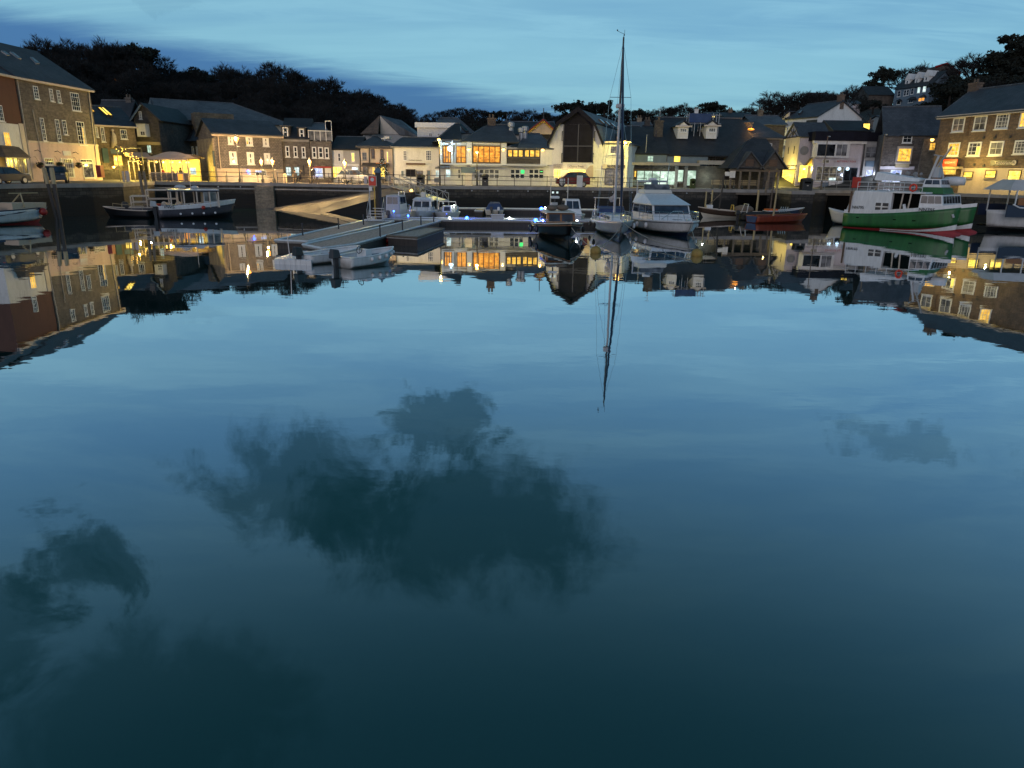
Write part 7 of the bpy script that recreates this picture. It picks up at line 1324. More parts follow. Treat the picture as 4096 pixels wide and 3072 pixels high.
# --- varnished pilot boat with black hull
deg=-84; b=Boat('pilot_boat','black hulled wooden launch with a varnished wheelhouse and canvas on its roof','motor boat',centre((3.45,44.3),deg,8.6),R_(deg),8.6,3.4,.74,1.22,'hull_black',.72,1.55,.9,.40,bottom='hull_black',deck='varnish',deckz=-.10,gun='gel_cream',sheerp=1.7)
c=b.block('wheelhouse','varnish',(-2.0,.75,1.08,1.0,.7),(-1.95,.5,1.0,.93,1.62)); b.glaze(c,'glass2',2,3,.05,.34,.9,gap=.07); b.block('roof','gel_cream',(-2.1,.75,1.1,1.0,1.621),(-2.0,.6,.98,.9,1.70)); m_=MB(); m_.ball((-.6,-.45,1.88),.26,8,(1.6,1.5,.7)); m_.ball((-.7,.3,1.9),.28,8,(1.6,1.6,.7)); m_.obj('rolled_canvas','canvas',b.t,smooth=True)
b.tube('radar_mast','iron',[(-1.6,-.1,1.7),(-1.6,-.1,2.9)],.05); b.box('radar','gel',-1.8,-.4,2.45,-1.4,.2,2.62,.06); b.box('light_bar','alu',-1.7,-.35,2.0,-1.5,.1,2.2); 
for y_ in (-.25,.05): MB().box(-1.55,y_-.06,2.8,-1.45,y_+.06,2.92).obj('deck_light','coollit',b.t)
b.tube('coaming_rail','varnish',[Vector((p.x,p.y-.35,p.z+.1)) for p in (b.pt(t_,1,1) for t_ in (.1,.3,.5,.7,.85))]+[Vector((3.4,0,1.15))]+[Vector((p.x,-p.y+.35,p.z+.1)) for p in (b.pt(t_,1,1) for t_ in (.85,.7,.5,.3,.1))],.05)
b.tube('grab_rail','steel',[(.85,-1.0,1.02),(1.0,0,1.1),(.85,1.0,1.02)],.02); b.box('bollard','iron',3.3,-.1,1.0,3.5,.1,1.28); m_=MB()
for sg in (1,-1): m_.tube([Vector((p.x,p.y*sg*1.01,p.z-.14)) for p in (b.pt(i/14,1,1) for i in range(15))],.03,5)
m_.obj('rubbing_strake','varnish',b.t); 
for t_ in (.2,.38,.55): b.fender(t_,-1,.13,'hull_navy',.5)
b.fender(.35,1,.12,'gel'); b.fender(.6,1,.12,'rubber'); PIL=b
# --- wheelhouse fishing launch
deg=-93; b=Boat('wheelhouse_boat','white boat with a rounded wheelhouse and two front windows, behind the pontoon','motor boat',centre((-8.45,62.9),deg,6.0),R_(deg),6.0,2.5,.66,.80,'gel',.88,2.4,.6,.72,deck='gel',bottom='hull_navy')
c=b.block('wheelhouse','gel',(-1.2,.7,.98,.92,.6),(-1.15,.35,.88,.8,1.62),.07); b.glaze(c,'glass2',2,2,.07,.38,.88,gap=.05); b.block('roof','gel',(-1.3,.5,.95,.88,1.621),(-1.1,.2,.7,.6,1.84),.06); b.box('roof_box','gel_cream',-.6,-.2,1.84,-.3,.2,2.3); b.rail(.6,.98,.35,'steel',4); b.fender(.3,-1,.14,'rubber')
# --- small open launch with console
deg=-86; b=Boat('small_launch','small white launch with a blue strip light and cluttered console','motor boat',centre((-5.9,63.2),deg,4.8),R_(deg),4.8,2.3,.55,.7,'gel',.88,2.4,.5,.72,deck='gel',bottom='hull_navy')
c=b.block('console','gel',(-.9,.2,.5,.42,.5),(-.8,0,.42,.36,1.15)); b.glaze(c,'glass2',1,0,.12,.3,.85); b.tube('targa_frame','steel',[(-1.5,-.85,.5),(-1.6,-.75,1.45),(-1.6,.75,1.45),(-1.5,.85,.5)],.04); b.box('blue_strip','lampb',1.35,-.5,.50,1.4,.5,.55,0); m_=MB(); rn=random.Random(8)
for k in range(9): m_.ball((rn.uniform(-1.6,-.4),rn.uniform(-.8,.8),rn.uniform(.6,1.3)),rn.uniform(.08,.18),6)
m_.obj('fishing_gear','gel_grey',b.t); m_=MB(); m_.tube([(.4,.9,.6),(.2,1.0,1.0),(-.2,.95,1.1)],.05,5); m_.obj('seat_rail','steel',b.t); b.outboard(0,.9)
# --- blue covered boat
b=Boat('covered_boat','small white motor boat under a blue canvas cover, stern toward the camera','motor boat',(-2.0,73.2),R_(90),4.4,1.85,.55,.7,'gel_cream',.92,2.4,.4,.76,deck='gel',bottom='hull_navy'); m_=MB(); m_.hexa([(-1.9,-.86,.56),(.9,-.8,.62),(.9,.8,.62),(-1.9,.86,.56)],[(-1.2,-.55,1.15),(.3,-.45,1.25),(.3,.45,1.25),(-1.2,.55,1.15)]); m_.obj('canvas_cover','bluecover',b.t,bevel=.06); b.outboard(-.45,.8,'gel'); b.outboard(.25,.85,'black')
# --- cabin boat by the steps
deg=82; b=Boat('cabin_boat','white cabin boat moored behind the steps, cabin front to the right','motor boat',(-9.75,61.2),R_(deg),5.0,2.0,.7,.85,'gel_cream',.9,2.4,.5,.74,deck='gel'); c=b.block('cabin','gel_grey',(-1.6,.9,.62,.6,.65),(-1.5,.4,.56,.52,2.2),.05); b.glaze(c,'glass2',1,2,.1,.55,.9,back=2); b.rail(.6,.98,.5,'steel',4); b.tube('roof_rail','steel',[(-1.4,-.5,2.2),(-1.4,-.5,2.45),(.2,-.5,2.45),(.2,-.5,2.2)],.025); b.outboard(0,.9)
# --- white cuddy boat behind the pilot boat
b=Boat('cuddy_boat','white boat with an open sided cuddy, just behind the pilot boat wheelhouse','motor boat',(5.0,63.6),R_(-88),5.6,2.3,.65,.85,'gel_cream',.9,2.4,.5,.74,deck='gel'); c=b.block('cuddy','gel',(-1.6,.9,.85,.78,.65),(-1.4,.1,.72,.6,1.95),.05); b.glaze(c,'glass2',2,1,.08,.4,.88)
# --- left white boat
deg=61; b=Boat('open_fishing_boat','white open fishing boat with navy stripes and red ball fenders at the left edge','fishing boat',(-37.4,51.6),R_(deg),8.2,2.6,.95,1.12,'gel',.85,2.3,.8,.70,bottom='antifoul',gun='hull_navy',deck='gel_grey',deckz=-.35)
m_=MB(); m_.tube([Vector((p.x,p.y,p.z)) for p in ((lambda q:Vector((q.x,-q.y*1.02,q.z)))(b.pt(t_,1-.55*(t_<.3)*0-.5*(1-t_),1)) for t_ in (.3,.5,.7,.9,1.0))],.05,5); m_.tube([(lambda q:Vector((q.x,-q.y*1.02,q.z)))(b.pt(t_,u_,1)) for t_,u_ in ((.36,1),(.33,.75),(.30,.5))],.06,5); m_.obj('navy_stripe','hull_navy',b.t)
for t_ in (.93,.30): b.fender(t_,-1,.28,'red',.56,.30)
MB().hexa([(1.2,-1.0,.85),(3.9,-.25,1.0),(3.9,.25,1.0),(1.2,1.0,.85)],[(1.2,-1.0,1.5),(3.95,-.3,1.45),(3.95,.3,1.45),(1.2,1.0,1.5)]).obj('cream_dodger','buff',b.t); b.tube('a_frame','ochre',[(2.0,-1.0,1.2),(2.4,0,2.15),(2.0,1.0,1.2)],.05); b.tube('a_frame','ochre',[(1.6,0,2.15),(3.6,0,2.15)],.04); b.box('engine_box','hull_navy',-.6,-.5,.6,.6,.5,1.25); m_=MB(); m_.lathe([(.02,-.02),(.34,-.02),(.36,0),(.34,.02)],(-1.2,0,1.9),10,'y'); m_.obj('winch_wheel','alu',b.t); b.tube('winch_post','alu',[(-1.2,0,.6),(-1.2,0,1.9)],.05)
# --- small dark boat by wall
b=Boat('small_dark_boat','small dark open boat with a low pale rail, close to the left harbour wall','fishing boat',(-32.7,61.6),R_(174),4.4,1.7,.62,.85,'hull_black',.8,2.2,.5,.7,bottom='hull_black',gun='cream',deck='bluegrey',deckz=-.25); b.rail(.1,.7,.42,'ochre',3,False,mid=False); b.box('thwart','cream',-.6,-.6,.5,-.3,.6,.58); b.outboard(0,.8)
# --- work boats
deg=22; b=Boat('work_boat','grey open workboat with a cream pipe frame, left of the wheelhouse ferry boat','work boat',(-29.9,62.7),R_(deg),5.6,2.2,.85,.95,'hull_grey',.9,2.4,.4,.8,bottom='hull_black',gun='cream',deck='grey',deckz=-.3)
for (x0,x1,z_) in ((-2.6,-1.4,1.75),(-1.4,.9,2.25)):
    m_=MB()
    for x_ in (x0,x1):
        m_.tube([(x_,-.95,.8),(x_,-.95,z_),(x_,.95,z_),(x_,.95,.8)],.05,5)
    for y_ in (-.95,.95): m_.tube([(x0,y_,z_),(x1,y_,z_)],.05,5); m_.tube([(x0,y_,(z_+.8)/2),(x1,y_,(z_+.8)/2)],.035,5)
    m_.obj('pipe_frame','cream',b.t)
m_=MB(); rn=random.Random(2)
for k in range(10): m_.ball((rn.uniform(-1.2,1.2),rn.uniform(-.7,.7),rn.uniform(.8,1.2)),rn.uniform(.1,.22),6)
m_.obj('net_floats','cream',b.t); b.box('red_crate','red',-1.0,-.8,.7,-.4,-.3,1.15); b.outboard(0,1.1,'black')
b2_=b; deg=30; b=Boat('passenger_boat','dark hulled passenger boat with white bulwark, blue edged flat roof and number PW5','passenger boat',(-27.1,62.4),R_(deg),6.2,2.3,1.0,1.5,'hull_grey',.9,2.4,.5,.82,bottom='hull_black',gun='gel',deck='grey',deckz=-.5,sheerp=1.6)
m_=MB()
for sg in (1,-1):
    pr_=[b.pt(i/12,1,sg) for i in range(13)]; lo=[b.pt(i/12,.80,sg) for i in range(13)]
    for i in range(12): m_.hexa([tuple(v) for v in (lo[i],lo[i+1],lo[i+1]+Vector((0,.06*sg,0)),lo[i]+Vector((0,.06*sg,0)))],[tuple(v) for v in (pr_[i],pr_[i+1],pr_[i+1]+Vector((0,.06*sg,0)),pr_[i]+Vector((0,.06*sg,0)))])
m_.obj('white_bulwark','gel',b.t); text_obj('PW5',b.t,-2.3,-1.21,.97,.75,.22,'dframe')
c=b.box('roof','gel',-2.2,-1.05,2.28,1.7,1.05,2.36,.02); b.box('roof_edge','hull_navy',-2.25,-1.1,2.2,1.75,1.1,2.275,.01); 
for x_ in (-2.1,-1.1,-.1,.9,1.6):
    for y_ in (-1.0,1.0): b.box('roof_post','cream',x_-.05,y_-.05,.9,x_+.05,y_+.05,2.2,0)
c=b.block('wheelhouse','gel_grey',(.4,1.6,.9,.8,.9),(.45,1.5,.85,.75,2.18),.02); b.glaze(c,'glassw',2,2,.06,.4,.9); m_=MB(); m_.ball((-1.2,.1,2.55),.28,8,(1.6,1,.6)); m_.ball((-.1,-.2,2.5),.2,8,(1.5,1,.8)); m_.obj('roof_gear','gel_grey',b.t); b.tube('aerial_mast','cream',[(-.4,0,2.36),(-.4,0,4.2)],.03); b.fender(.55,-1,.16,'red',.32,.3); 
for k in range(4): MB().lathe([(.09,-.02),(.09,.02)],(-1.5+k*.9,-1.07-.02,.40+.02*k),8,'y').obj('hull_fitting','gel',b.t)
b.box('deck_box','bluegrey',-2.4,-.6,.55,-1.6,.6,1.1); b.outboard(-.4,1.1,'gel_grey')
# --- foreground dinghies
deg=52; b=Boat('dinghy','open white dinghy with a big black outboard, left of the steering wheel dinghy','dinghy',centre((-7.55,35.2),deg,3.3),R_(deg),3.3,1.35,.42,.60,'gel',.85,2.6,.35,.8,bottom='gel_grey',wl=.05,gun='gel',thick=.06,deck='gel_grey',deckz=-.26,draft=.2); b.box('thwart','gel_grey',-.3,-.52,.30,-.05,.52,.35); b.box('stern_seat','gel',-1.5,-.5,.25,-1.15,.5,.33); b.outboard(0,.95,'black'); m_=MB(); m_.ball((.3,.2,.3),.12,6); m_.ball((.1,.35,.28),.1,6); m_.obj('orange_gear','orange',b.t)
deg=55; b=Boat('dinghy','white dinghy with a steering wheel console and tilted outboard, nearest the camera','dinghy',centre((-5.75,34.1),deg,3.2),R_(deg),3.2,1.45,.46,.68,'gel',.9,2.7,.35,.82,bottom='gel_grey',wl=.05,gun='gel',thick=.07,deck='gel_grey',deckz=-.32,draft=.2)
c=b.block('console','gel',(-.45,.05,.3,.28,.18),(-.4,-.05,.27,.25,.72),.03); m_=MB(); m_.tube([(-.52+.05*math.sin(a_*.785),.17*math.cos(a_*.785),.72+.17*math.sin(a_*.785)) for a_ in range(9)],.018,5,False); m_.tube([(-.52,-.16,.72),(-.52,.16,.72)],.012,4); m_.tube([(-.52,0,.56),(-.52,0,.88)],.012,4); m_.obj('steering_wheel','black',b.t); b.box('bow_locker','gel_grey',.35,-.4,.2,1.0,.4,.4); b.box('hatch','bluegrey',.38,-.3,.405,.9,.3,.43); b.box('stern_seat','gel',-1.45,-.55,.3,-.95,.55,.38); b.outboard(.1,.95,'iron')
for t_ in (.35,.5,.65,.8,.9): b.fender(t_,-1,.08,'gel',.2,.14)
# --- boats under the right wall
b=Boat('dark_open_boat','long dark brown open boat with a pale bow, under the shelter','fishing boat',(21.8,73.6),R_(177),6.6,2.1,.62,1.02,'hull_brown',.75,2.2,.6,.66,bottom='gel_cream',wl=.16,gun='cream',deck='canvas',deckz=-.2); b.box('white_box','gel',1.9,-.3,.8,2.5,.3,1.25); b.tube('mast','ochre',[(2.6,0,.8),(2.6,0,2.55)],.07); b.tube('dark_mast','pile',[(1.2,0,.8),(1.0,0,4.2)],.08); b.tube('boom_strut','timber',[(2.5,0,1.0),(1.1,0,2.4)],.05); m_=MB(); m_.ball((-1.2,0,.85),.8,8,(1.3,1,.55)); m_.obj('canvas_cover','canvas',b.t,smooth=True); b.tube('yellow_hoop','yellow',[(-.1,-.6,.7),(-.1,-.4,1.25),(-.1,.4,1.25),(-.1,.6,.7)],.06)
b=Boat('red_open_boat','orange-red open boat with a blue transom, nearest of the group under the right wall','rowing boat',(24.6,67.6),R_(22),6.4,2.0,.62,.75,'hull_red',.8,2.3,.6,.72,bottom='hull_red',gun='hull_red',deck='hull_navy',deckz=-.2); t_=b.pt(0,.9,1); MB().hexa([(-3.26,-.55,.05),(-3.22,-.55,.05),(-3.22,.55,.05),(-3.26,.55,.05)],[(-3.26,-.75,.6),(-3.22,-.75,.6),(-3.22,.75,.6),(-3.26,.75,.6)]).obj('blue_transom','bluecover',b.t); b.tube('mast','ochre',[(-.6,.2,.5),(-.5,.2,4.1)],[.09,.06]); b.tube('oar','varnish',[(-2.4,.4,.66),(1.8,.3,.74)],.035)
b=Boat('inflatable_boat','black inflatable boat with pale stripes and an outboard, behind the red open boat','inflatable boat',(24.2,70.6),R_(4),4.8,2.0,.52,.66,'rubber',.9,2.8,.3,.9,bottom='hull_black',gun='rubber',deck='grey',deckz=-.2); m_=MB()
for sg in (1,-1): m_.tube([Vector((p.x,p.y*sg,p.z)) for p in (b.pt(i/12,1,1) for i in range(13))],.2,8)
m_.obj('tube_collar','rubber',b.t,smooth=True); b.tube('a_frame','alu',[(-2.1,-.7,.6),(-1.9,-.5,1.5),(-1.9,.5,1.5),(-2.1,.7,.6)],.04); b.outboard(0,1.0,'black'); m_=MB(); 
for k in range(4): m_.tube([(1.2+k*.22,-.5,.7),(1.7+k*.22,.3,1.25)],.04,5)
m_.obj('rolled_oars','alu',b.t)
b=Boat('blue_white_boat','small boat with a pale blue-white deck and orange stern, beside the stone pier','fishing boat',(27.2,73.6),R_(2),3.9,1.7,.75,1.1,'hull_navy',.85,2.2,.6,.7,bottom='hull_black',gun='gel',deck='bluegrey',deckz=-.04); b.box('orange_stern','orange',-1.9,-.6,.75,-.9,.6,.95)
# --- white catamaran fishing boat, green hulls
deg=-50; L_=8.6; f_=fwd(deg); lf=Vector((-f_.y,f_.x)); bow1=Vector((34.3,56.3)); sep=3.3; c1=bow1-f_*L_/2+lf*sep/2
ct=thing('catamaran_fishing_boat','green and white twin hulled fishing boat numbered NN795 with red bulbous bows','fishing boat',(c1.x,c1.y,0),R_(deg))
class Cat: pass
for k,sg in enumerate((-1,1)):
    h_=Boat('tmp','tmp','boat',(0,0),0,L_,1.9,1.20,2.02,'hull_green',.95,3.4,.15,.92,bottom='antifoul',wl=.08,draft=.5,gun=None,sheerp=1.8)
    for ch in list(children_of(h_.t)): ch.parent=ct; ch.location=(0,sg*sep/2,0)
    m_=MB(); pts=[h_.pt(i/14,1,1) for i in range(15)]
    for s2 in (1,-1):
        for i in range(14): p,q=pts[i],pts[i+1]; m_.hexa([(p.x,p.y*s2,p.z-.02),(q.x,q.y*s2,q.z-.02),(q.x,max(0,q.y-.05)*s2,q.z-.02),(p.x,max(0,p.y-.05)*s2,p.z-.02)],[(p.x,p.y*s2,p.z+.28),(q.x,q.y*s2,q.z+.28),(q.x,max(0,q.y-.05)*s2,q.z+.28),(p.x,max(0,p.y-.05)*s2,p.z+.28)])
    o=m_.obj('white_bulwark','gel',ct); o.location=(0,sg*sep/2,0)
    m_=MB()
    def hp(t,z,s2,off): p=h_.pt(t,max(.02,(z+h_.draft)/(h_.pt(t,1,1).z+h_.draft)),1); return (p.x+off*.3,(p.y+off)*s2,z)
    for s2 in (1,-1):
        for i_ in range(16):
            ta,tb=.36+.64*i_/16,.36+.64*(i_+1)/16; zl=lambda t:.03+.30*max(0,(t-.6)/.4)**2; zh=lambda t:.10+.62*max(0,(t-.5)/.5)**2.2
            m_.hexa([hp(ta,zl(ta),s2,.0),hp(tb,zl(tb),s2,.0),hp(tb,zl(tb),s2,.045),hp(ta,zl(ta),s2,.045)],[hp(ta,zh(ta),s2,.0),hp(tb,zh(tb),s2,.0),hp(tb,zh(tb),s2,.045),hp(ta,zh(ta),s2,.045)])
    o=m_.obj('white_bow_flash','gel',ct); o.location=(0,sg*sep/2,0)
    m_=MB(); m_.lathe([(.02,4.75),(.2,4.6),(.34,4.2),(.38,3.4),(.36,2.2),(.05,.6)],(0,0,-.08),12,'x'); o=m_.obj('bulbous_bow','antifoul',ct,smooth=True); o.location=(0,sg*sep/2,0)
    o=MB().tube([(3.9,.30*sg,1.5),(4.0,.26*sg,1.25)],.09,8).obj('anchor_pocket','gel_grey',ct); o.location=(0,sg*sep/2,0)
    bpy.data.objects.remove(h_.t)
class W_: pass
bb=Boat.__new__(Boat); bb.t=ct; bb.L=L_; yS=-sep/2-.95
MB().box(-4.2,-sep/2,.9,3.3,sep/2,1.25).obj('bridge_deck','gel_grey',ct)
bb.block('shelter_deck','gel',(-4.0,-.55,sep/2+.86,sep/2+.86,1.25),(-3.7,-.6,sep/2+.80,sep/2+.80,3.05),.05); bb.block('stern_panel','gel_grey',(-4.25,-4.02,sep/2+.8,sep/2+.8,1.3),(-3.75,-3.72,sep/2+.7,sep/2+.7,3.0),.02)
MB().box(-3.95,yS+.05,1.25,-3.8,yS+.01,3.0).obj('corner_strip','brown',ct)
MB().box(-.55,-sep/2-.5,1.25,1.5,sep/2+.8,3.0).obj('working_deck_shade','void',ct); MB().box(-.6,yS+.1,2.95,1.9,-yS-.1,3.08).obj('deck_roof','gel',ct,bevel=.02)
for x_ in (.1,.7): MB().tube([(x_,yS+.25,1.3),(x_+.1,yS+.25,2.95)],.06,6).obj('hanging_line','cream',ct)
m_=MB(); m_.tube([(.35,yS+.3,2.1),(.5,yS+.28,1.7),(.8,yS+.28,1.5)],[.12,.14,.08],7); m_.obj('hanging_gear','gel',ct,smooth=True)
c=bb.block('wheelhouse','gel',(1.5,3.2,sep/2+.74,sep/2+.32,1.6),(1.5,2.9,sep/2+.66,sep/2+.22,2.9),.03); bb.glaze(c,'glass',6,3,.04,.5,.92,gap=.03); bb.block('fore_coaming','gel',(1.5,3.3,sep/2+.72,sep/2+.3,1.2),(1.5,3.2,sep/2+.7,sep/2+.28,1.62),.02)
c=bb.block('upper_cabin','hull_green',(.9,2.7,1.2,1.1,2.95),(1.0,2.5,1.1,1.0,3.45),.03); c=bb.block('upper_wheelhouse','gel',(1.0,2.4,1.05,.95,3.452),(1.1,2.2,.95,.85,4.1),.03); bb.glaze(c,'glass2',3,2,.06,.35,.85)
m_=MB(); 
for x_ in [-3.5+.85*k for k in range(7)]: m_.tube([(x_,yS+.15,3.05),(x_,yS+.15,3.75)],.025,5); m_.tube([(x_,-yS-.15,3.05),(x_,-yS-.15,3.75)],.025,5)
for z_ in (3.4,3.75): m_.tube([(-3.5,yS+.15,z_),(1.6,yS+.15,z_)],.025,5); m_.tube([(-3.5,-yS-.15,z_),(1.6,-yS-.15,z_)],.025,5)
m_.obj('upper_rail','gel',ct); m_=MB(); m_.hexa([(-2.9,-1.0,3.9),(.6,-.8,3.85),(.6,.8,3.85),(-2.9,1.0,3.9)],[(-2.9,-.7,4.6),(.6,-.6,4.1),(.6,.6,4.1),(-2.9,.7,4.6)]); m_.obj('net_drum_cover','gel',ct,bevel=.08)
m_=MB(); rn=random.Random(6)
for k in range(14): m_.ball((rn.uniform(-2,.8),rn.uniform(-.8,.8),rn.uniform(3.7,4.6)),rn.uniform(.08,.2),5)
m_.obj('deck_gear','grey',ct)
m_=MB(); m_.tube([(1.2,-.5,4.0),(1.5,-.1,5.9)],.09,6); m_.tube([(1.9,.6,4.0),(1.6,.1,5.4)],.09,6); m_.tube([(1.5,-.1,5.0),(2.6,-.9,6.5)],.07,6); m_.tube([(1.5,-1.1,5.9),(1.5,.7,5.85)],.04,5); m_.box(1.3,-.3,4.2,1.8,.3,5.0); m_.obj('mast','gel_grey',ct)
MB().lathe([(.1,-.75),(.33,-.7),(.36,0),(.33,.7),(.1,.75)],(2.6,1.0,3.95),14,'x').obj('liferaft_canister','gel',ct,smooth=True)
m_=MB(); m_.tube([(.95+.26*math.cos(a_*.785),yS+.05,3.4+.26*math.sin(a_*.785)) for a_ in range(9)],.07,6,False); m_.obj('lifebuoy','signred',ct)
text_obj('NN795',ct,-3.15,yS+.0,1.72,.95,.24,'dframe',rx=math.pi/2); text_obj('NN795',ct,2.25,yS-.02,1.78,1.15,.26,'dframe')
fp_=MB().box(-1.75,yS+.03,1.55,-.75,yS+.06,2.15).obj('flag_panel','dframe',ct); MB().box(-1.76,yS+.005,1.80,-.74,yS+.028,1.90).box(-1.31,yS+.004,1.54,-1.19,yS+.029,2.16).obj('white_cross','white',fp_)
for k in range(4): MB().box(-3.2+k*1.5,yS-.0,.85,-2.95+k*1.5,yS+.03,.92).obj('scupper','void',ct)
# --- ferry with awning
a=at('Q',1690,900,61.5); b=Boat('passenger_ferry','long white passenger ferry with a pale awning roof, cut by the right edge','ferry',(a.x+7.3,61.0),R_(180),14.6,3.6,1.55,1.65,'gel',.95,3.6,.3,.94,bottom='hull_black',gun='gel',deck='grey',deckz=-.1,draft=.5)
zr_=at('Q',2212,480,60).z; MB().hexa([(-7.2,-1.75,zr_),(6.9,-1.75,zr_),(6.9,1.75,zr_),(-7.2,1.75,zr_)],[(-6.9,-.8,zr_+.85),(6.0,-.8,zr_+.85),(6.0,.8,zr_+.85),(-6.9,.8,zr_+.85)]).obj('awning_roof','awning',b.t); 
for k in range(9):
    for y_ in (-1.7,1.7): b.box('awning_post','gel',-7.0+k*1.65,y_-.04,1.55,-6.92+k*1.65,y_+.04,zr_,0)
for y_ in (1.82,-1.82): b.box('canvas_band','hull_navy',-7.0,y_-.03,1.2,6.9,y_+.03,2.15,0)
m_=MB()
for k in range(7):
    x_=-6.8+k*1.9; m_.tube([(x_,1.88,2.2),(x_+.6,1.88,1.95),(x_+1.3,1.88,1.95),(x_+1.9,1.88,2.2)],.06,5)
m_.obj('scalloped_edge','gel',b.t)
b.box('bench_back','varnish',-6.5,.9,1.5,5.5,1.0,2.7,.02); b.box('helm_box','gel_cream',3.0,-.6,1.5,4.2,.6,2.6); MB().box(-6.8,-1.85,.30,6.8,-1.78,.42).obj('rubbing_strip','hull_black',b.t); m_=MB()
for sg in (1,-1): m_.tube([Vector((p.x,p.y*sg*1.01,.35)) for p in (b.pt(i/14,.45,1) for i in range(15))],.05,5)
m_.obj('dark_stripe','hull_black',b.t)
b=Boat('small_white_boat','small pale boat stern just left of the green catamaran, bow pointing left','dinghy',(29.7,66.0),R_(140),2.6,1.2,1.0,1.4,'gel_cream',.9,2.3,.6,.72,bottom='hull_black',gun='gel',deck='gel',deckz=-.2); b.box('thwart','gel',-.5,-.4,.75,-.3,.4,.8)
# --- mooring ropes
def rope(label,p0,p1,sag,mat='rope'):
    p0,p1=Vector(p0),Vector(p1); t=thing('mooring_rope',label,'rope',tuple(p0),0,'mooring ropes'); pts=[]
    for k in range(11): f__=k/10; p=(p1-p0)*f__; p.z-=sag*4*f__*(1-f__); pts.append(p)
    MB().tube(pts,.022,5).obj('line',mat,t)
B1=b1.location; B2=b2.location
rope('pale rope from the yacht bow down to the left mooring buoy',(7.05,47.5,1.0),(B1.x+.15,B1.y+.1,.3),.25); rope('pale rope from the yacht bow across to the right mooring buoy',(7.2,47.5,1.0),(B2.x-.1,B2.y+.1,.35),.35); rope('rope hanging from the white cruiser bow to the right mooring buoy',(12.1,49.7,.9),(B2.x+.1,B2.y+.15,.35),.2); rope('rope from the pilot boat bow down to the left mooring buoy',(3.5,44.2,.95),(B1.x-.1,B1.y+.1,.25),.15)

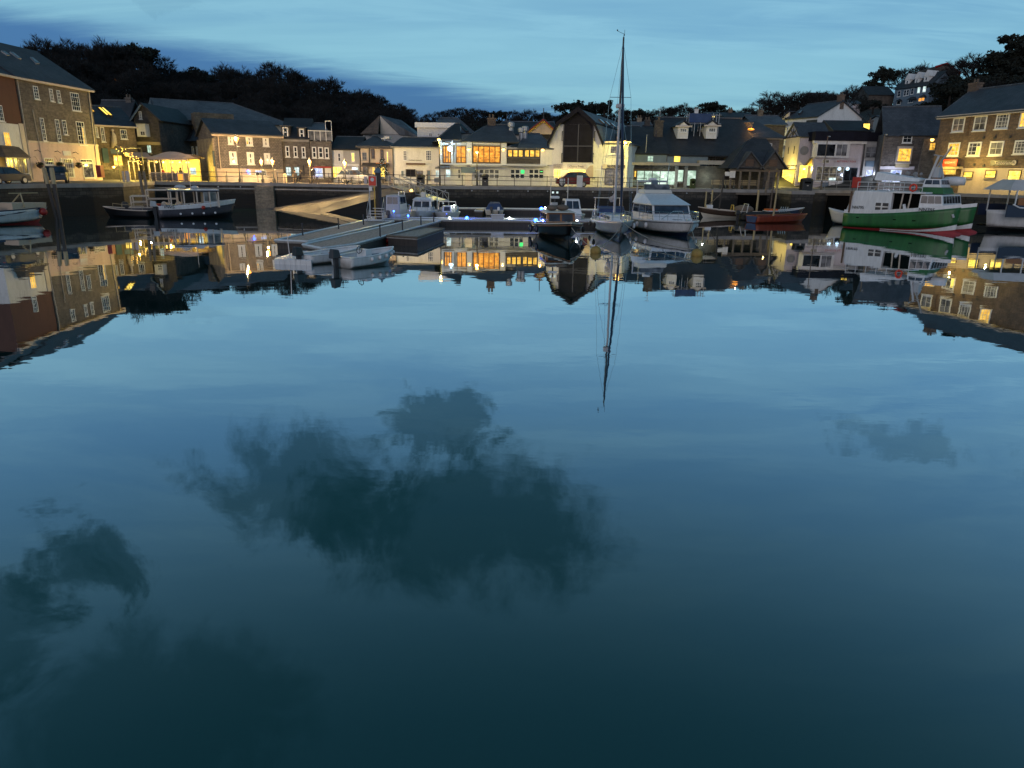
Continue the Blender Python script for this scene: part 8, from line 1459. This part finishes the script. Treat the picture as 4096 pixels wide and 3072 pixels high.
# ================================================================ PEOPLE
def person(label, loc, rz_, pose, coat, legs, h=1.72, group=None):
    t = thing('person', label, 'person', loc, rz_, group); k = h/1.72; V = {}; E = []
    sit = pose == 'sit'; hz = .50 if sit else .92
    J = {'pelvis':(0,0,hz,.15),'waist':(0,-.01,hz+.18,.135),'chest':(0,-.02,hz+.38,.155),'neck':(0,-.01,hz+.56,.055),'head0':(0,.0,hz+.62,.075),'head1':(0,.02,hz+.70,.10),'head2':(0,.01,hz+.79,.085)}
    ed = [('pelvis','waist'),('waist','chest'),('chest','neck'),('neck','head0'),('head0','head1'),('head1','head2')]
    for s_, n_ in ((1,'l'),(-1,'r')):
        J['sh'+n_] = (.17*s_,-.02,hz+.47,.065)
        if sit: J['el'+n_] = (.22*s_,.10,hz+.22,.045); J['wr'+n_] = (.13*s_,.33,hz+.20,.032); J['ha'+n_] = (.10*s_,.41,hz+.20,.035)
        else: J['el'+n_] = (.23*s_,-.02,hz+.20,.045); J['wr'+n_] = (.24*s_,.06,hz-.04,.032); J['ha'+n_] = (.24*s_,.08,hz-.13,.035)
        J['hip'+n_] = (.09*s_,0,hz-.05,.095)
        if sit: J['kn'+n_] = (.12*s_,.45,hz,.07); J['an'+n_] = (.12*s_,.43,.09,.045); J['to'+n_] = (.12*s_,.62,.05,.045)
        else: J['kn'+n_] = (.10*s_,.02+.05*s_,.50,.065); J['an'+n_] = (.11*s_,-.02+.07*s_,.09,.045); J['to'+n_] = (.12*s_,.15+.07*s_,.05,.045)
        ed += [('chest','sh'+n_),('sh'+n_,'el'+n_),('el'+n_,'wr'+n_),('wr'+n_,'ha'+n_),('pelvis','hip'+n_),('hip'+n_,'kn'+n_),('kn'+n_,'an'+n_),('an'+n_,'to'+n_)]
    names = list(J); me = bpy.data.meshes.new('body'); me.from_pydata([(J[n][0]*k, J[n][1]*k, J[n][2]*k) for n in names], [(names.index(a), names.index(b)) for a, b in ed], [])
    o = bpy.data.objects.new('body', me); COL.objects.link(o); md = o.modifiers.new('skin', 'SKIN'); 
    for i, n in enumerate(names): me.skin_vertices[0].data[i].radius = (J[n][3]*k, J[n][3]*k)
    me.skin_vertices[0].data[0].use_root = True; ms = o.modifiers.new('sub', 'SUBSURF'); ms.levels = 1; ms.render_levels = 1
    bpy.context.view_layer.update(); dg = bpy.context.evaluated_depsgraph_get(); m2 = bpy.data.meshes.new_from_object(o.evaluated_get(dg)); bpy.data.objects.remove(o)
    m2.name = 'body'; m2.materials.clear()
    for mt in (coat, 'skin', legs): m2.materials.append(M[mt])
    for f in m2.polygons:
        c = f.center; f.use_smooth = True; z = c.z/k
        f.material_index = 1 if z > hz+.57 or (abs(c.x) > .0 and ((sit and c.y/k > .37 and hz+.1 < z < hz+.3) or (not sit and z < hz-.05 and abs(c.x)/k > .2))) else (2 if z < hz+.03 else 0)
    body = bpy.data.objects.new('body', m2); COL.objects.link(body); body.parent = t
    hz_ = hz+.74; MB().ball((0,-.025*k,(hz_+.035)*k), .115*k, 8, (1,1.05,1)).obj('hair', 'hair', t, smooth=True)
    return t
a=at('E',1225,1240,79.0); person('person in a pale coat sitting at the left of the picnic tables',(a.x,79.0,Q),R_(190),'sit','cloth_tan','cloth_tan')
a=at('E',1300,1240,79.1); person('person in dark clothes sitting left of the leftmost picnic table',(a.x,79.1,Q),R_(120),'sit','cloth_dark','cloth_dark')
a=at('E',1493,1150,85.2); person('person in dark clothes standing at the blue-white lit shop window',(a.x,85.2,Q),R_(170),'stand','cloth_dark','cloth_dark',1.75)
a=at('E',1078,1240,79.3); t=thing('bollard','rounded cream bollard lit yellow beside the lamps at the grey terrace','bollard',(a.x,79.3,Q)); MB().lathe([(.16,0),(.19,.1),(.17,.8),(.12,.95),(.03,1.0)],(0,0,0),12).obj('shaft','buff',t,smooth=True)
for k,(f__,lb) in enumerate(((.25,'person in red sitting at the left of the glazed terrace'),(.5,'person in a tan coat sitting in the middle of the glazed terrace'),(.72,'person in dark clothes sitting at the right of the glazed terrace'))):
    p=cv.matrix_basis@Vector((Lc*f__,.75,.0)); person(lb,(p.x,p.y,Q+.1),th+R_(-5),'sit',('red','cloth_tan','cloth_dark')[k],'cloth_dark',group=None)
